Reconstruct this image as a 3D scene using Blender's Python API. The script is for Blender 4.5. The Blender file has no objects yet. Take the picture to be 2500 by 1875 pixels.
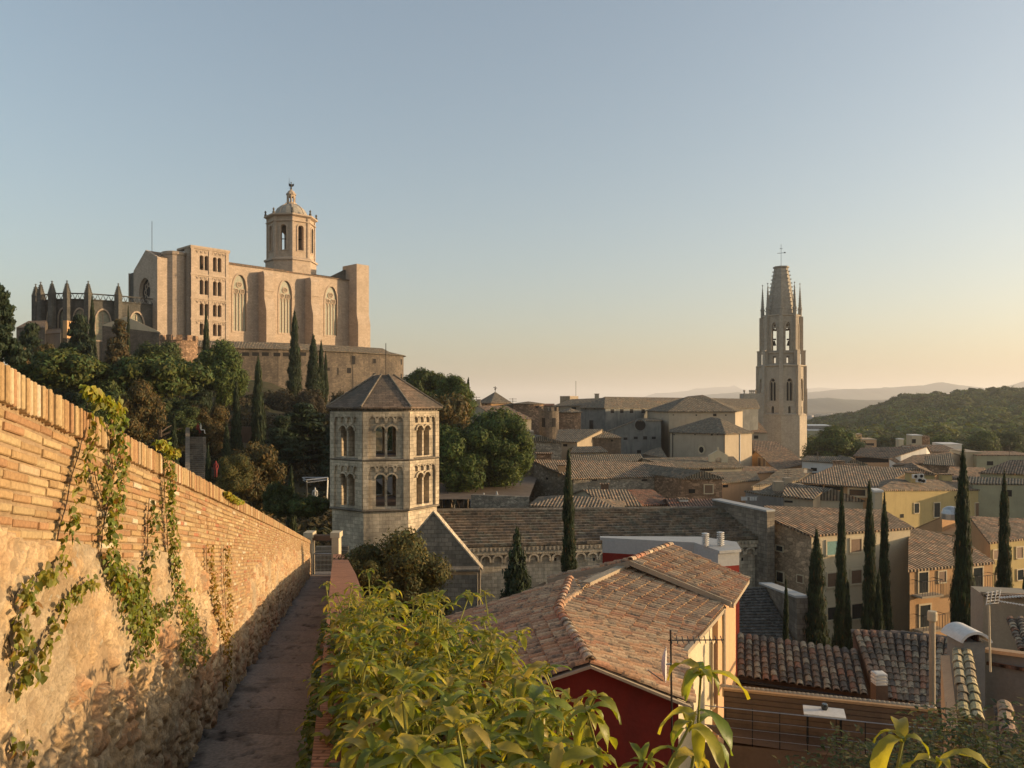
import bpy, bmesh, math, random
import numpy as np
from mathutils import Vector, Matrix
from mathutils.geometry import tessellate_polygon
R = math.radians
random.seed(7); RNG = np.random.default_rng(7)
SC = bpy.context.scene
COL = SC.collection
FPX, CU, CV = 1910.0, 1250.0, 983.0        # photo focal length in px, centre column, horizon row

def Pt(u, v, Y):
    "world point seen at photo pixel (u,v) and Y metres away"
    return Vector(((u-CU)/FPX*Y, Y, (CV-v)/FPX*Y))

# ---------------------------------------------------------------- tagging
def tag(o, label=None, cat=None, group=None, kind=None):
    if label: o['label'] = label
    if cat: o['category'] = cat
    if group: o['group'] = group
    if kind: o['kind'] = kind
    return o

def empty(name, loc, label=None, cat=None, group=None, rz=0.0):
    o = bpy.data.objects.new(name, None); COL.objects.link(o)
    o.location = loc; o.rotation_euler = (0, 0, rz); o.empty_display_size = 0.3
    return tag(o, label, cat, group)

def wloc(o):
    v = Vector((0, 0, 0))
    while o is not None:
        v += Vector(o.location); o = o.parent
    return v

class MB:
    "collects faces in world coordinates; build() links them as one mesh object"
    def __init__(s): s.v = []; s.f = []; s.c = []
    def add(s, vs, fs, col=None):
        n = len(s.v); s.v += [tuple(p) for p in vs]
        s.f += [tuple(i+n for i in f) for f in fs]
        s.c += [col]*len(fs)
        return s
    def quad(s, a, b, c, d, col=None): return s.add((a, b, c, d), ((0, 1, 2, 3),), col)
    def poly(s, pts, col=None): return s.add(pts, (tuple(range(len(pts))),), col)
    def box(s, c, d, rz=0.0, col=None, rx=0.0):
        m = Matrix.Rotation(rz, 4, 'Z') @ Matrix.Rotation(rx, 4, 'X'); c = Vector(c)
        vs = [c + m @ Vector((x*d[0]/2, y*d[1]/2, z*d[2]/2)) for z in (-1, 1) for y in (-1, 1) for x in (-1, 1)]
        return s.add(vs, ((0, 2, 3, 1), (4, 5, 7, 6), (0, 1, 5, 4), (2, 6, 7, 3), (0, 4, 6, 2), (1, 3, 7, 5)), col)
    def prism(s, pts, z0, z1, col=None):
        n = len(pts); vs = [(p[0], p[1], z0) for p in pts] + [(p[0], p[1], z1) for p in pts]
        fs = [(i, (i+1) % n, (i+1) % n+n, i+n) for i in range(n)] + [tuple(range(n-1, -1, -1)), tuple(range(n, 2*n))]
        return s.add(vs, fs, col)
    def ring(s, c, prof, n=12, rot=0.0, col=None, cap=True):
        "lathe: prof = [(r,z)...]"
        vs = []
        for r, z in prof:
            for k in range(n):
                a = rot+2*math.pi*k/n
                vs.append((c[0]+r*math.cos(a), c[1]+r*math.sin(a), c[2]+z))
        fs = []
        for i in range(len(prof)-1):
            for k in range(n):
                k2 = (k+1) % n
                fs.append((i*n+k, i*n+k2, (i+1)*n+k2, (i+1)*n+k))
        if cap:
            fs.append(tuple(range(n-1, -1, -1))); m = (len(prof)-1)*n
            fs.append(tuple(m+k for k in range(n)))
        return s.add(vs, fs, col)
    def tube(s, path, r, n=6, col=None):
        path = [Vector(p) for p in path]
        rr = r if isinstance(r, (list, tuple)) else [r]*len(path)
        vs = []
        for i, p in enumerate(path):
            t = (path[min(i+1, len(path)-1)]-path[max(i-1, 0)])
            if t.length < 1e-9: t = Vector((0, 0, 1))
            t.normalize()
            a = t.cross(Vector((0, 0, 1)))
            if a.length < 1e-3: a = t.cross(Vector((1, 0, 0)))
            a.normalize(); b = t.cross(a)
            for k in range(n):
                w = 2*math.pi*k/n
                vs.append(p+(a*math.cos(w)+b*math.sin(w))*rr[i])
        fs = [(i*n+k, i*n+(k+1) % n, (i+1)*n+(k+1) % n, (i+1)*n+k) for i in range(len(path)-1) for k in range(n)]
        fs += [tuple(range(n-1, -1, -1)), tuple((len(path)-1)*n+k for k in range(n))]
        return s.add(vs, fs, col)
    def split(s, name, mat, parent=None, fix=True):
        "one object per loose piece"
        par = list(range(len(s.v)))
        def find(i):
            while par[i] != i: par[i] = par[par[i]]; i = par[i]
            return i
        for f in s.f:
            r = find(f[0])
            for i in f[1:]: par[find(i)] = r
        gr = {}
        for f, c in zip(s.f, s.c): gr.setdefault(find(f[0]), []).append((f, c))
        out = []
        for fs in gr.values():
            m = MB(); mp = {}
            for f, c in fs:
                for i in f:
                    if i not in mp: mp[i] = len(m.v); m.v.append(s.v[i])
                m.f.append(tuple(mp[i] for i in f)); m.c.append(c)
            out.append(m.build(name, mat, parent, False, fix))
        return out
    def build(s, name, mat, parent=None, smooth=False, fix=True):
        off = wloc(parent) if parent is not None else Vector((0, 0, 0))
        me = bpy.data.meshes.new(name)
        vs = np.array(s.v, dtype=np.float64).reshape(-1, 3)-np.array(off)
        me.from_pydata([tuple(v) for v in vs], [], s.f)
        if fix:
            bm = bmesh.new(); bm.from_mesh(me)
            if any(s.c):
                lay = None
            bmesh.ops.recalc_face_normals(bm, faces=bm.faces); bm.to_mesh(me); bm.free()
        auto_uv(me, off)
        if any(c is not None for c in s.c):
            at = me.color_attributes.new('Col', 'FLOAT_COLOR', 'CORNER')
            buf = []
            for f, c in zip(s.f, s.c):
                c = c or (1, 1, 1)
                buf += [c[0], c[1], c[2], 1.0]*len(f)
            at.data.foreach_set('color', buf)
        if mat is not None: me.materials.append(mat)
        if smooth: me.polygons.foreach_set('use_smooth', [True]*len(me.polygons))
        o = bpy.data.objects.new(name, me); COL.objects.link(o)
        if parent is not None: o.parent = parent
        return o

def auto_uv(me, off=(0, 0, 0)):
    "metre-scaled UVs: u along the horizontal of each face, v up its slope"
    if not me.polygons: return
    n = len(me.loops); li = np.empty(n, int); me.loops.foreach_get('vertex_index', li)
    co = np.empty(len(me.vertices)*3); me.vertices.foreach_get('co', co); co = co.reshape(-1, 3)+np.array(off)
    pn = np.empty(len(me.polygons)*3); me.polygons.foreach_get('normal', pn); pn = pn.reshape(-1, 3)
    lt = np.empty(len(me.polygons), int); me.polygons.foreach_get('loop_total', lt)
    N = np.repeat(pn, lt, axis=0)
    T = np.stack([-N[:, 1], N[:, 0], np.zeros(n)], 1); L = np.linalg.norm(T, axis=1)
    flat = L < 1e-3
    T[flat] = (1, 0, 0); L[flat] = 1; T /= L[:, None]
    B = np.cross(N, T)
    P = co[li]
    uv = np.stack([(P*T).sum(1), (P*B).sum(1)], 1)
    l = me.uv_layers.new(name='UVMap'); l.data.foreach_set('uv', uv.ravel())

def npmesh(name, V, Fq, mat, parent=None, col=None, smooth=False, uv=False):
    "fast mesh from arrays; Fq (n,3|4) ints; col (nfaces,3)"
    me = bpy.data.meshes.new(name); k = Fq.shape[1]; nf = len(Fq)
    me.vertices.add(len(V)); me.vertices.foreach_set('co', np.asarray(V, dtype=np.float32).ravel())
    me.loops.add(nf*k); me.loops.foreach_set('vertex_index', np.asarray(Fq, dtype=np.int32).ravel())
    me.polygons.add(nf); me.polygons.foreach_set('loop_start', np.arange(0, nf*k, k, dtype=np.int32))
    me.polygons.foreach_set('loop_total', np.full(nf, k, dtype=np.int32))
    me.update(calc_edges=True)
    if smooth: me.polygons.foreach_set('use_smooth', [True]*nf)
    if col is not None:
        at = me.color_attributes.new('Col', 'FLOAT_COLOR', 'CORNER')
        c = np.ones((nf*k, 4), dtype=np.float32); c[:, :3] = np.repeat(col, k, axis=0) if len(col) == nf else col[Fq.ravel()]
        at.data.foreach_set('color', c.ravel())
    if uv: auto_uv(me)
    if mat is not None: me.materials.append(mat)
    if parent == 'mesh': return me
    o = bpy.data.objects.new(name, me); COL.objects.link(o)
    if parent is not None: o.parent = parent
    return o

# ---------------------------------------------------------------- panels with holes
def arch(cx, z0, z1, w, pointed=False, n=8):
    "closed loop of an arched opening: z1 is the crown"
    r = w/2; pts = [(cx-r, z0), (cx+r, z0)]
    if pointed:
        h = w*0.95; sp = z1-h
        for k in range(n+1):
            t = k/n; pts.append((cx+r*(1-t**1.7), sp+h*math.sin(t*math.pi/2)))
        for k in range(1, n+1):
            t = 1-k/n; pts.append((cx-r*(1-t**1.7), sp+h*math.sin(t*math.pi/2)))
    else:
        sp = z1-r
        for k in range(2*n+1):
            a = math.pi*k/(2*n); pts.append((cx+r*math.cos(a), sp+r*math.sin(a)))
    return pts
def rect(a, b, z0, z1): return [(a, z0), (b, z0), (b, z1), (a, z1)]
def circ(cx, cz, r, n=20): return [(cx+r*math.cos(2*math.pi*k/n), cz+r*math.sin(2*math.pi*k/n)) for k in range(n)]

def panel(mb, O, d, outer, holes=(), th=0.5, off=0.0, col=None):
    """wall slab in the vertical plane through O (x,y) along unit d; (s,z) outlines;
    outward normal is d turned clockwise; slab spans off .. off-th along that normal"""
    d = Vector((d[0], d[1])).normalized(); n = Vector((d.y, -d.x))
    def W(p, k):
        return (O[0]+d.x*p[0]+n.x*k, O[1]+d.y*p[0]+n.y*k, p[1])
    loops = [outer]+list(holes)
    flat = [p for l in loops for p in l]
    tr = tessellate_polygon([[Vector((p[0], p[1], 0)) for p in l] for l in loops])
    N = len(flat)
    vs = [W(p, off) for p in flat]+[W(p, off-th) for p in flat]
    fs = []
    for t in tr:
        fs.append(tuple(t)); fs.append(tuple(i+N for i in reversed(t)))
    i0 = 0
    for l in loops:
        m = len(l)
        for i in range(m):
            a, b = i0+i, i0+(i+1) % m
            fs.append((a, b, b+N, a+N))
        i0 += m
    # orient: recalc handles it
    mb.add(vs, fs, col)

def dup(root, loc, rz=None, scale=None, label=None, group=None):
    r = root.copy(); COL.objects.link(r); r.location = loc
    if rz is not None: r.rotation_euler = (0, 0, rz)
    if scale is not None: r.scale = scale
    if label: r['label'] = label
    if group: r['group'] = group
    for ch in list(root.children):
        c = ch.copy(); COL.objects.link(c); c.parent = r
        for g in ch.children:
            e = g.copy(); COL.objects.link(e); e.parent = c
    return r

# ---------------------------------------------------------------- materials
def nmat(name):
    m = bpy.data.materials.new(name); m.use_nodes = True
    nt = m.node_tree; nt.nodes.clear()
    return m, nt
class NT:
    def __init__(s, name):
        s.m, s.t = nmat(name); s.n = s.t.nodes; s.l = s.t.links
        s.out = s.n.new('ShaderNodeOutputMaterial'); s.b = s.n.new('ShaderNodeBsdfPrincipled')
        s.l.new(s.b.outputs[0], s.out.inputs[0]); s.b.inputs['Specular IOR Level'].default_value = 0.2
    def node(s, ty, **kw):
        n = s.n.new(ty)
        for k, v in kw.items():
            if k in n.inputs.keys(): n.inputs[k].default_value = v
            else: setattr(n, k, v)
        return n
    def link(s, a, b): s.l.new(a, b)
    def coord(s, which='UV'):
        if which == 'Obj': return s.node('ShaderNodeNewGeometry').outputs['Position']
        return s.node('ShaderNodeTexCoord').outputs[which]
    def noise(s, vec, scale, detail=4, rough=.6):
        n = s.node('ShaderNodeTexNoise'); n.inputs['Scale'].default_value = scale
        n.inputs['Detail'].default_value = detail; n.inputs['Roughness'].default_value = rough
        s.link(vec, n.inputs['Vector']); return n.outputs['Fac']
    def ramp(s, fac, stops):
        r = s.node('ShaderNodeValToRGB'); e = r.color_ramp.elements
        while len(e) > 1: e.remove(e[-1])
        e[0].position = stops[0][0]; e[0].color = c4(stops[0][1])
        for p, c in stops[1:]:
            x = e.new(p); x.color = c4(c)
        s.link(fac, r.inputs[0]); return r.outputs[0]
    def mix(s, fac, a, b, mode='MIX'):
        m = s.node('ShaderNodeMix', data_type='RGBA', blend_type=mode)
        for i, v in ((0, fac), (6, a), (7, b)):
            if isinstance(v, (int, float)): m.inputs[i].default_value = v
            elif isinstance(v, tuple): m.inputs[i].default_value = c4(v)
            else: s.link(v, m.inputs[i])
        return m.outputs[2]
    def math(s, op, a, b=None):
        m = s.node('ShaderNodeMath', operation=op)
        for i, v in ((0, a), (1, b)):
            if v is None: continue
            if isinstance(v, (int, float)): m.inputs[i].default_value = v
            else: s.link(v, m.inputs[i])
        return m.outputs[0]
    def bump(s, h, dist=.02, strength=.6, prev=None):
        b = s.node('ShaderNodeBump'); b.inputs['Distance'].default_value = dist
        b.inputs['Strength'].default_value = strength; s.link(h, b.inputs['Height'])
        if prev is not None: s.link(prev, b.inputs['Normal'])
        return b.outputs[0]
    def done(s, col=None, nrm=None, rough=.85):
        if col is not None:
            if isinstance(col, tuple): s.b.inputs['Base Color'].default_value = c4(col)
            else: s.link(col, s.b.inputs['Base Color'])
        if nrm is not None: s.link(nrm, s.b.inputs['Normal'])
        s.b.inputs['Roughness'].default_value = rough
        return s.m
def c4(c): return (c[0], c[1], c[2], 1.0)
def sc(c, k): return tuple(x*k for x in c)

def m_stone(name, base, bw=.6, bh=.3, mortar=.02, stain=.5, dark=(.06, .055, .045), var=.25, bmp=.03, streak=True):
    t = NT(name); uv = t.coord('UV')
    br = t.node('ShaderNodeTexBrick'); t.link(uv, br.inputs['Vector'])
    br.inputs['Scale'].default_value = 1.0; br.inputs['Brick Width'].default_value = bw; br.inputs['Row Height'].default_value = bh
    br.inputs['Mortar Size'].default_value = mortar; br.inputs['Mortar Smooth'].default_value = .4; br.inputs['Bias'].default_value = -.1
    br.inputs['Color1'].default_value = c4(sc(base, 1+var)); br.inputs['Color2'].default_value = c4(sc(base, 1-var))
    br.inputs['Mortar'].default_value = c4(sc(base, .5))
    pos = t.coord('Obj')
    n1 = t.noise(pos, .35, 6, .65); n2 = t.noise(pos, 4.0, 5, .7)
    col = t.mix(t.ramp(n1, [(.42, (0, 0, 0)), (.68, (stain,)*3)]), br.outputs['Color'], dark)
    if streak:
        mp = t.node('ShaderNodeMapping'); t.link(pos, mp.inputs[0]); mp.inputs['Scale'].default_value = (1.6, 1.6, .12)
        n3 = t.noise(mp.outputs[0], 1.0, 4, .6)
        col = t.mix(t.ramp(n3, [(.5, (0, 0, 0)), (.72, (stain*.8,)*3)]), col, dark)
    col = t.mix(.55, col, t.ramp(n2, [(.25, (.45, .45, .45)), (.7, (1.25, 1.22, 1.15))]), 'MULTIPLY')
    h = t.math('ADD', br.outputs['Fac'], t.math('MULTIPLY', n2, -.9))
    b = t.bump(t.math('MULTIPLY', h, -1.0), bmp, .7)
    return t.done(col, b, .9)

def m_rubble(name, base, scale=3.0, dark=(.07, .06, .045), var=.3):
    t = NT(name); pos = t.coord('Obj')
    mp = t.node('ShaderNodeMapping'); t.link(pos, mp.inputs[0]); mp.inputs['Scale'].default_value = (1, 1, 1.6)
    vo = t.node('ShaderNodeTexVoronoi', feature='F1'); vo.inputs['Scale'].default_value = scale; t.link(mp.outputs[0], vo.inputs['Vector'])
    ve = t.node('ShaderNodeTexVoronoi', feature='DISTANCE_TO_EDGE'); ve.inputs['Scale'].default_value = scale; t.link(mp.outputs[0], ve.inputs['Vector'])
    hsv = t.node('ShaderNodeSeparateColor'); t.link(vo.outputs['Color'], hsv.inputs[0])
    c1 = t.ramp(hsv.outputs[0], [(0, sc(base, 1-var)), (.5, base), (.8, sc(base, 1+var)), (1, sc(base, 1+2*var))])
    n = t.noise(pos, .5, 5, .6)
    col = t.mix(t.ramp(n, [(.42, (0, 0, 0)), (.66, (.75,)*3)]), c1, sc(base, .62))
    e = t.ramp(ve.outputs[0], [(0, (.55,)*3), (.09, (1, 1, 1))])
    col = t.mix(.8, col, e, 'MULTIPLY')
    n2 = t.noise(pos, 9, 4)
    col = t.mix(.5, col, t.ramp(n2, [(.3, (.5,)*3), (.7, (1.2,)*3)]), 'MULTIPLY')
    b = t.bump(t.math('ADD', ve.outputs[0], t.math('MULTIPLY', n2, .3)), .08, .6)
    return t.done(col, b, .92)

def m_plaster(name, base, stain=.35, dark=None, scale=.6):
    dark = dark or sc(base, .4)
    t = NT(name); pos = t.coord('Obj')
    n1 = t.noise(pos, scale, 6, .62)
    mp = t.node('ShaderNodeMapping'); t.link(pos, mp.inputs[0]); mp.inputs['Scale'].default_value = (1.3, 1.3, .15)
    n3 = t.noise(mp.outputs[0], 1.2, 4, .6); n2 = t.noise(pos, 14, 3)
    col = t.mix(t.ramp(n1, [(.4, (0, 0, 0)), (.72, (stain,)*3)]), base, dark)
    col = t.mix(t.ramp(n3, [(.5, (0, 0, 0)), (.75, (stain*1.1,)*3)]), col, dark)
    col = t.mix(.35, col, t.ramp(n2, [(.3, (.7,)*3), (.7, (1.12,)*3)]), 'MULTIPLY')
    return t.done(col, t.bump(t.math('ADD', n2, n1), .012, .5), .9)

def m_tiles(name, base, pitch=.24, lichen=.5, lcol=(.19, .17, .125)):
    "channel tile roof seen from afar: ridges run up the slope"
    t = NT(name); uv = t.coord('UV'); sp = t.node('ShaderNodeSeparateXYZ'); t.link(uv, sp.inputs[0]); pos = t.coord('Obj')
    w = t.math('SINE', t.math('MULTIPLY', sp.outputs[0], 2*math.pi/pitch))
    cell = t.math('FLOOR', t.math('DIVIDE', sp.outputs[0], pitch))
    rowo = t.math('FRACT', t.math('ADD', t.math('DIVIDE', sp.outputs[1], .38), t.math('MULTIPLY', cell, .37)))
    row = t.math('FLOOR', t.math('ADD', t.math('DIVIDE', sp.outputs[1], .38), t.math('MULTIPLY', cell, .37)))
    cb = t.node('ShaderNodeCombineXYZ'); t.link(cell, cb.inputs[0]); t.link(row, cb.inputs[1])
    wn = t.node('ShaderNodeTexWhiteNoise', noise_dimensions='3D'); t.link(cb.outputs[0], wn.inputs['Vector'])
    c1 = t.ramp(wn.outputs[0], [(0, sc(base, .6)), (.35, base), (.7, sc(base, 1.3)), (.86, (base[0]*1.6, base[1]*1.15, base[2]*.9)), (1, sc(base, 1.9))])
    n = t.noise(pos, .45, 6, .7); n2 = t.noise(pos, 5, 5, .7)
    col = t.mix(t.ramp(n, [(.38, (0, 0, 0)), (.62, (lichen,)*3)]), c1, lcol)
    col = t.mix(t.ramp(n2, [(.5, (0, 0, 0)), (.66, (lichen*.8,)*3)]), col, sc(lcol, .45))
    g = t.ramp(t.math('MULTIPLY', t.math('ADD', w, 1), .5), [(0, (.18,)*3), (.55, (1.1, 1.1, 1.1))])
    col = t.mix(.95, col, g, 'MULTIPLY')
    h = t.math('ADD', t.math('MULTIPLY', w, .8), t.math('ADD', t.math('MULTIPLY', rowo, -.5), n2))
    return t.done(col, t.bump(h, .09, 1.0), .9)

def m_attr(name, noise_scale=20, lo=.7, hi=1.15, bmp=.004, rough=.85, lichen=None, trans=0, lsc=6, spec=None):
    "albedo from the per-piece colour attribute with grain"
    t = NT(name); a = t.node('ShaderNodeAttribute', attribute_name='Col'); pos = t.coord('Obj')
    n = t.noise(pos, noise_scale, 5, .65)
    col = t.mix(1.0, a.outputs['Color'], t.ramp(n, [(.3, (lo,)*3), (.7, (hi,)*3)]), 'MULTIPLY')
    if lichen:
        n2 = t.noise(pos, lsc, 6, .7)
        col = t.mix(t.ramp(n2, [(.54, (0, 0, 0)), (.6, (.75,)*3)]), col, lichen)
        n4 = t.noise(pos, lsc*2.1, 5, .75)
        col = t.mix(t.ramp(n4, [(.6, (0, 0, 0)), (.66, (.7,)*3)]), col, (.33, .31, .24))
    m = t.done(col, t.bump(n, bmp, .6), rough)
    if spec: t.b.inputs['Specular IOR Level'].default_value = spec
    if trans:
        tr = t.node('ShaderNodeBsdfTranslucent'); t.link(t.mix(1.0, col, (1.7, 1.6, .6), 'MULTIPLY'), tr.inputs[0])
        mx = t.node('ShaderNodeMixShader'); mx.inputs[0].default_value = trans
        t.link(t.b.outputs[0], mx.inputs[1]); t.link(tr.outputs[0], mx.inputs[2]); t.link(mx.outputs[0], t.out.inputs[0])
    return m

def m_flat(name, col, rough=.7, metal=0, spec=.3, grain=.2, scale=10):
    t = NT(name); pos = t.coord('Obj'); n = t.noise(pos, scale, 4)
    c = t.mix(1.0, col, t.ramp(n, [(.3, (1-grain,)*3), (.7, (1+grain*.5,)*3)]), 'MULTIPLY')
    t.b.inputs['Metallic'].default_value = metal; t.b.inputs['Specular IOR Level'].default_value = spec
    return t.done(c, None, rough)

M = {}
M['cath'] = m_stone('cathedral_limestone', (.48, .375, .28), .75, .38, .015, .3, (.26, .20, .14), .1, .03)
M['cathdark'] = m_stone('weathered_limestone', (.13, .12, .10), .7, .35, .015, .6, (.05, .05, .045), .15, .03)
M['galli'] = m_stone('grey_ashlar', (.58, .48, .345), .42, .26, .012, .7, (.15, .13, .10), .2, .03)
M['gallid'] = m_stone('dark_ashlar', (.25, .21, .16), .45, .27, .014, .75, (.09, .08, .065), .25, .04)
M['feliu'] = m_stone('pale_tower_ashlar', (.47, .40, .31), .7, .36, .012, .3, (.24, .20, .16), .08, .02)
M['spire'] = m_stone('grey_spire_stone', (.37, .33, .27), .7, .36, .012, .4, (.20, .18, .15), .12, .02)
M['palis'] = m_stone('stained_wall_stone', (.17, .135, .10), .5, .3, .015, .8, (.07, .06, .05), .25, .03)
M['rubble'] = m_rubble('brown_rubble', (.48, .34, .21), 2.6)
M['rubbleg'] = m_rubble('grey_rubble', (.34, .285, .21), 2.4, var=.35)
M['rubbleo'] = m_rubble('orange_rubble', (.30, .19, .115), 2.4, var=.4)
M['cream'] = m_plaster('cream_render', (.52, .43, .29), .22)
M['beige'] = m_plaster('beige_render', (.40, .32, .22), .35)
M['chapel'] = m_plaster('chapel_render', (.46, .38, .27), .3, (.26, .21, .15))
M['yellow'] = m_plaster('yellow_render', (.50, .38, .17), .22)
M['olive'] = m_plaster('olive_render', (.36, .34, .22), .3)
M['orange'] = m_plaster('orange_render', (.52, .31, .15), .28)
M['peach'] = m_plaster('peach_render', (.60, .37, .20), .3, (.42, .25, .14), 1.1)
M['pale'] = m_plaster('pale_render', (.62, .51, .33), .28, (.40, .33, .23), .9)
M['greyw'] = m_plaster('grey_render', (.22, .21, .19), .45)
M['bluegr'] = m_plaster('mottled_grey_render', (.22, .215, .19), .6, (.08, .085, .075))  # the walls' own blue-grey with darker mottling
M['white'] = m_plaster('white_paint', (.66, .63, .57), .2)
M['redw'] = m_plaster('oxblood_render', (.20, .026, .017), .5, (.10, .022, .016), 1.4)
M['redl'] = m_plaster('red_render', (.22, .028, .018), .15)
M['parapetgrey'] = m_plaster('light_grey_render', (.42, .415, .39), .15)
M['brown'] = m_plaster('brown_render', (.16, .10, .065), .4)
M['tile'] = m_tiles('weathered_tile_roof', (.30, .225, .15), .32)
M['tileg'] = m_tiles('grey_tile_roof', (.235, .195, .135), .32, lichen=.6)
M['tiler'] = m_tiles('red_tile_roof', (.20, .10, .065), .30, lichen=.35)
M['tileb'] = m_tiles('brown_tile_roof', (.28, .195, .125), .30, lichen=.45)
M['dark'] = m_flat('dark_opening', (.018, .016, .014), .9)
M['glass'] = m_flat('dark_glass', (.03, .035, .035), .15, 0, .6)
M['teal'] = m_flat('teal_shutter', (.16, .30, .26), .6)
M['shutter'] = m_flat('brown_shutter', (.20, .12, .07), .6)
M['wood'] = m_flat('old_wood', (.12, .07, .04), .7)
M['iron'] = m_flat('dark_iron', (.03, .028, .026), .5, .6)
M['steel'] = m_flat('galvanised_steel', (.45, .44, .42), .35, .8)
M['lead'] = m_flat('leaded_glazing', (.27, .26, .18), .5, 0, .4, .3, 3)
M['copper'] = m_flat('dark_bronze', (.05, .045, .04), .5, .5)
M['leaf'] = m_attr('tree_foliage', 1.5, .6, 1.25, .01, .7, trans=.18)
M['bark'] = m_flat('bark', (.09, .065, .045), .95, grain=.5, scale=6)
M['dirt'] = m_flat('hillside_earth', (.075, .06, .04), 1, grain=.4, scale=.6)
# ---------------------------------------------------------------- foliage
def leaf_quads(P, Nrm, size, cols, elong=1.6, jit=.35):
    "one bent-free leaf clump quad per point, facing roughly Nrm"
    n = len(P); a = RNG.normal(size=(n, 3)); Nrm = Nrm+jit*RNG.normal(size=(n, 3))
    Nrm /= np.linalg.norm(Nrm, axis=1)[:, None]+1e-9
    T = np.cross(Nrm, a); T /= np.linalg.norm(T, axis=1)[:, None]+1e-9; B = np.cross(Nrm, T)
    s = size*(.6+.8*RNG.random(n))[:, None]
    V = np.stack([P-T*s*elong*.5, P+B*s*.32-T*s*.1, P+T*s*elong*.5, P-B*s*.32+T*s*.1], 1).reshape(-1, 3)
    F = np.arange(4*n).reshape(n, 4)
    return V, F, cols

def ico(sub=1):
    bm = bmesh.new(); bmesh.ops.create_icosphere(bm, subdivisions=sub, radius=1)
    V = np.array([v.co[:] for v in bm.verts]); F = np.array([[v.index for v in f.verts] for f in bm.faces]); bm.free()
    return V, F
ICO1 = ico(2)

def tint(n, base, var=.25, warm=.15):
    k = 1+var*(RNG.random(n)*2-1); w = warm*(RNG.random(n)*2-1)
    return np.stack([base[0]*k*(1+w), base[1]*k, base[2]*k*(1-w)], 1)

def crown_mesh(name, blobs, nleaf, size, base, core=.72, var=.35, warm=.2, up=0.0, brown=0.0):
    """blobs = [(x,y,z,rx,rz)] ; leaves spread through each blob's outer shell, dark core inside"""
    Vs, Fs, Cs = [], [], []; off = 0
    tot = sum(b[3]*b[3] for b in blobs)
    for b in blobs:
        c = np.array(b[:3]); r = np.array([b[3], b[3], b[4]])
        n = max(12, int(nleaf*b[3]*b[3]/tot))
        d = RNG.normal(size=(n, 3)); d /= np.linalg.norm(d, axis=1)[:, None]
        rad = 1.04-.36*RNG.random(n)**1.5+.13*RNG.normal(size=n)
        P = c+d*r*rad[:, None]
        nm = d/r; nm /= np.linalg.norm(nm, axis=1)[:, None]; nm[:, 2] += up
        t = tint(n, base, var, warm)*(1+.35*(RNG.random()-.5))
        if brown:
            k = RNG.random(n) < brown; t[k] = tint(k.sum(), (.16, .085, .03), .3)
        V, F, C = leaf_quads(P, nm, size, t)
        Vs.append(V); Fs.append(F+off); Cs.append(C); off += len(V)
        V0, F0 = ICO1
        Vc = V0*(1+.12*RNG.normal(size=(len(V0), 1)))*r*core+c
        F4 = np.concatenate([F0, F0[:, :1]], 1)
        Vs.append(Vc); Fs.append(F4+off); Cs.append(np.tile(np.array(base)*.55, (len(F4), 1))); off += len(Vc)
    V = np.concatenate(Vs); F = np.concatenate(Fs); C = np.concatenate(Cs)
    # drop degenerate quads of the core by repeating a vertex: split to proper tris is not needed for shading
    tri = F[:, 3] == F[:, 0]
    me = bpy.data.meshes.new(name)
    lt = np.where(tri, 3, 4); ls = np.concatenate([[0], np.cumsum(lt)[:-1]])
    mask = np.ones(F.shape, bool); mask[tri, 3] = False
    me.vertices.add(len(V)); me.vertices.foreach_set('co', V.astype(np.float32).ravel())
    me.loops.add(int(lt.sum())); me.loops.foreach_set('vertex_index', F[mask].astype(np.int32))
    me.polygons.add(len(F)); me.polygons.foreach_set('loop_start', ls.astype(np.int32)); me.polygons.foreach_set('loop_total', lt.astype(np.int32))
    me.update(calc_edges=True)
    at = me.color_attributes.new('Col', 'FLOAT_COLOR', 'CORNER')
    c = np.ones((int(lt.sum()), 4), np.float32); c[:, :3] = np.repeat(C, lt, axis=0); at.data.foreach_set('color', c.ravel())
    me.materials.append(M['leaf'])
    return me

def blobs_cypress(seed=0):
    r_ = np.random.default_rng(seed+40); out = []; n = 26; ph = r_.random()*6
    for i in range(n):
        t = (i+.3)/n
        r = .5*(min(1, t*5+.25))*(1-t)**.55*.98+.012
        a = r_.random()*6.28; r *= 1+.05*math.sin(t*11+ph)
        out.append((math.cos(a)*r*.13, math.sin(a)*r*.13, .02+t*.965, r*(.80+.28*r_.random()), .045))
        if r_.random() < .45: out.append((math.cos(a)*r*.75, math.sin(a)*r*.75, .02+t*.93, r*.33, .06))
    return out
def blobs_fir():
    out = []; n = 15
    for i in range(n):
        t = (i+.5)/n; rr = .5*(1-t)**.85+.02
        m = max(1, int(7*(1-t)+1))
        for k in range(m):
            a = k*2*math.pi/m+i*1.3; q = rr*.52 if m > 1 else 0
            out.append((math.cos(a)*q, math.sin(a)*q, .05+t*.93+RNG.normal()*.01, rr*(.62 if m > 1 else 1.0)*(.8+.4*RNG.random()), .045))
    return out
def blobs_broad(n=26, flat=1.0, seed=0):
    r_ = np.random.default_rng(seed); out = []
    for i in range(n):
        d = r_.normal(size=3); d /= np.linalg.norm(d); q = .30+.12*r_.random()
        z = .55+d[2]*q*flat
        s = .13+.09*r_.random()
        out.append((d[0]*q, d[1]*q, z, s, s*.85))
    out.append((0, 0, .52, .3, .3*flat))
    return out
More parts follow.
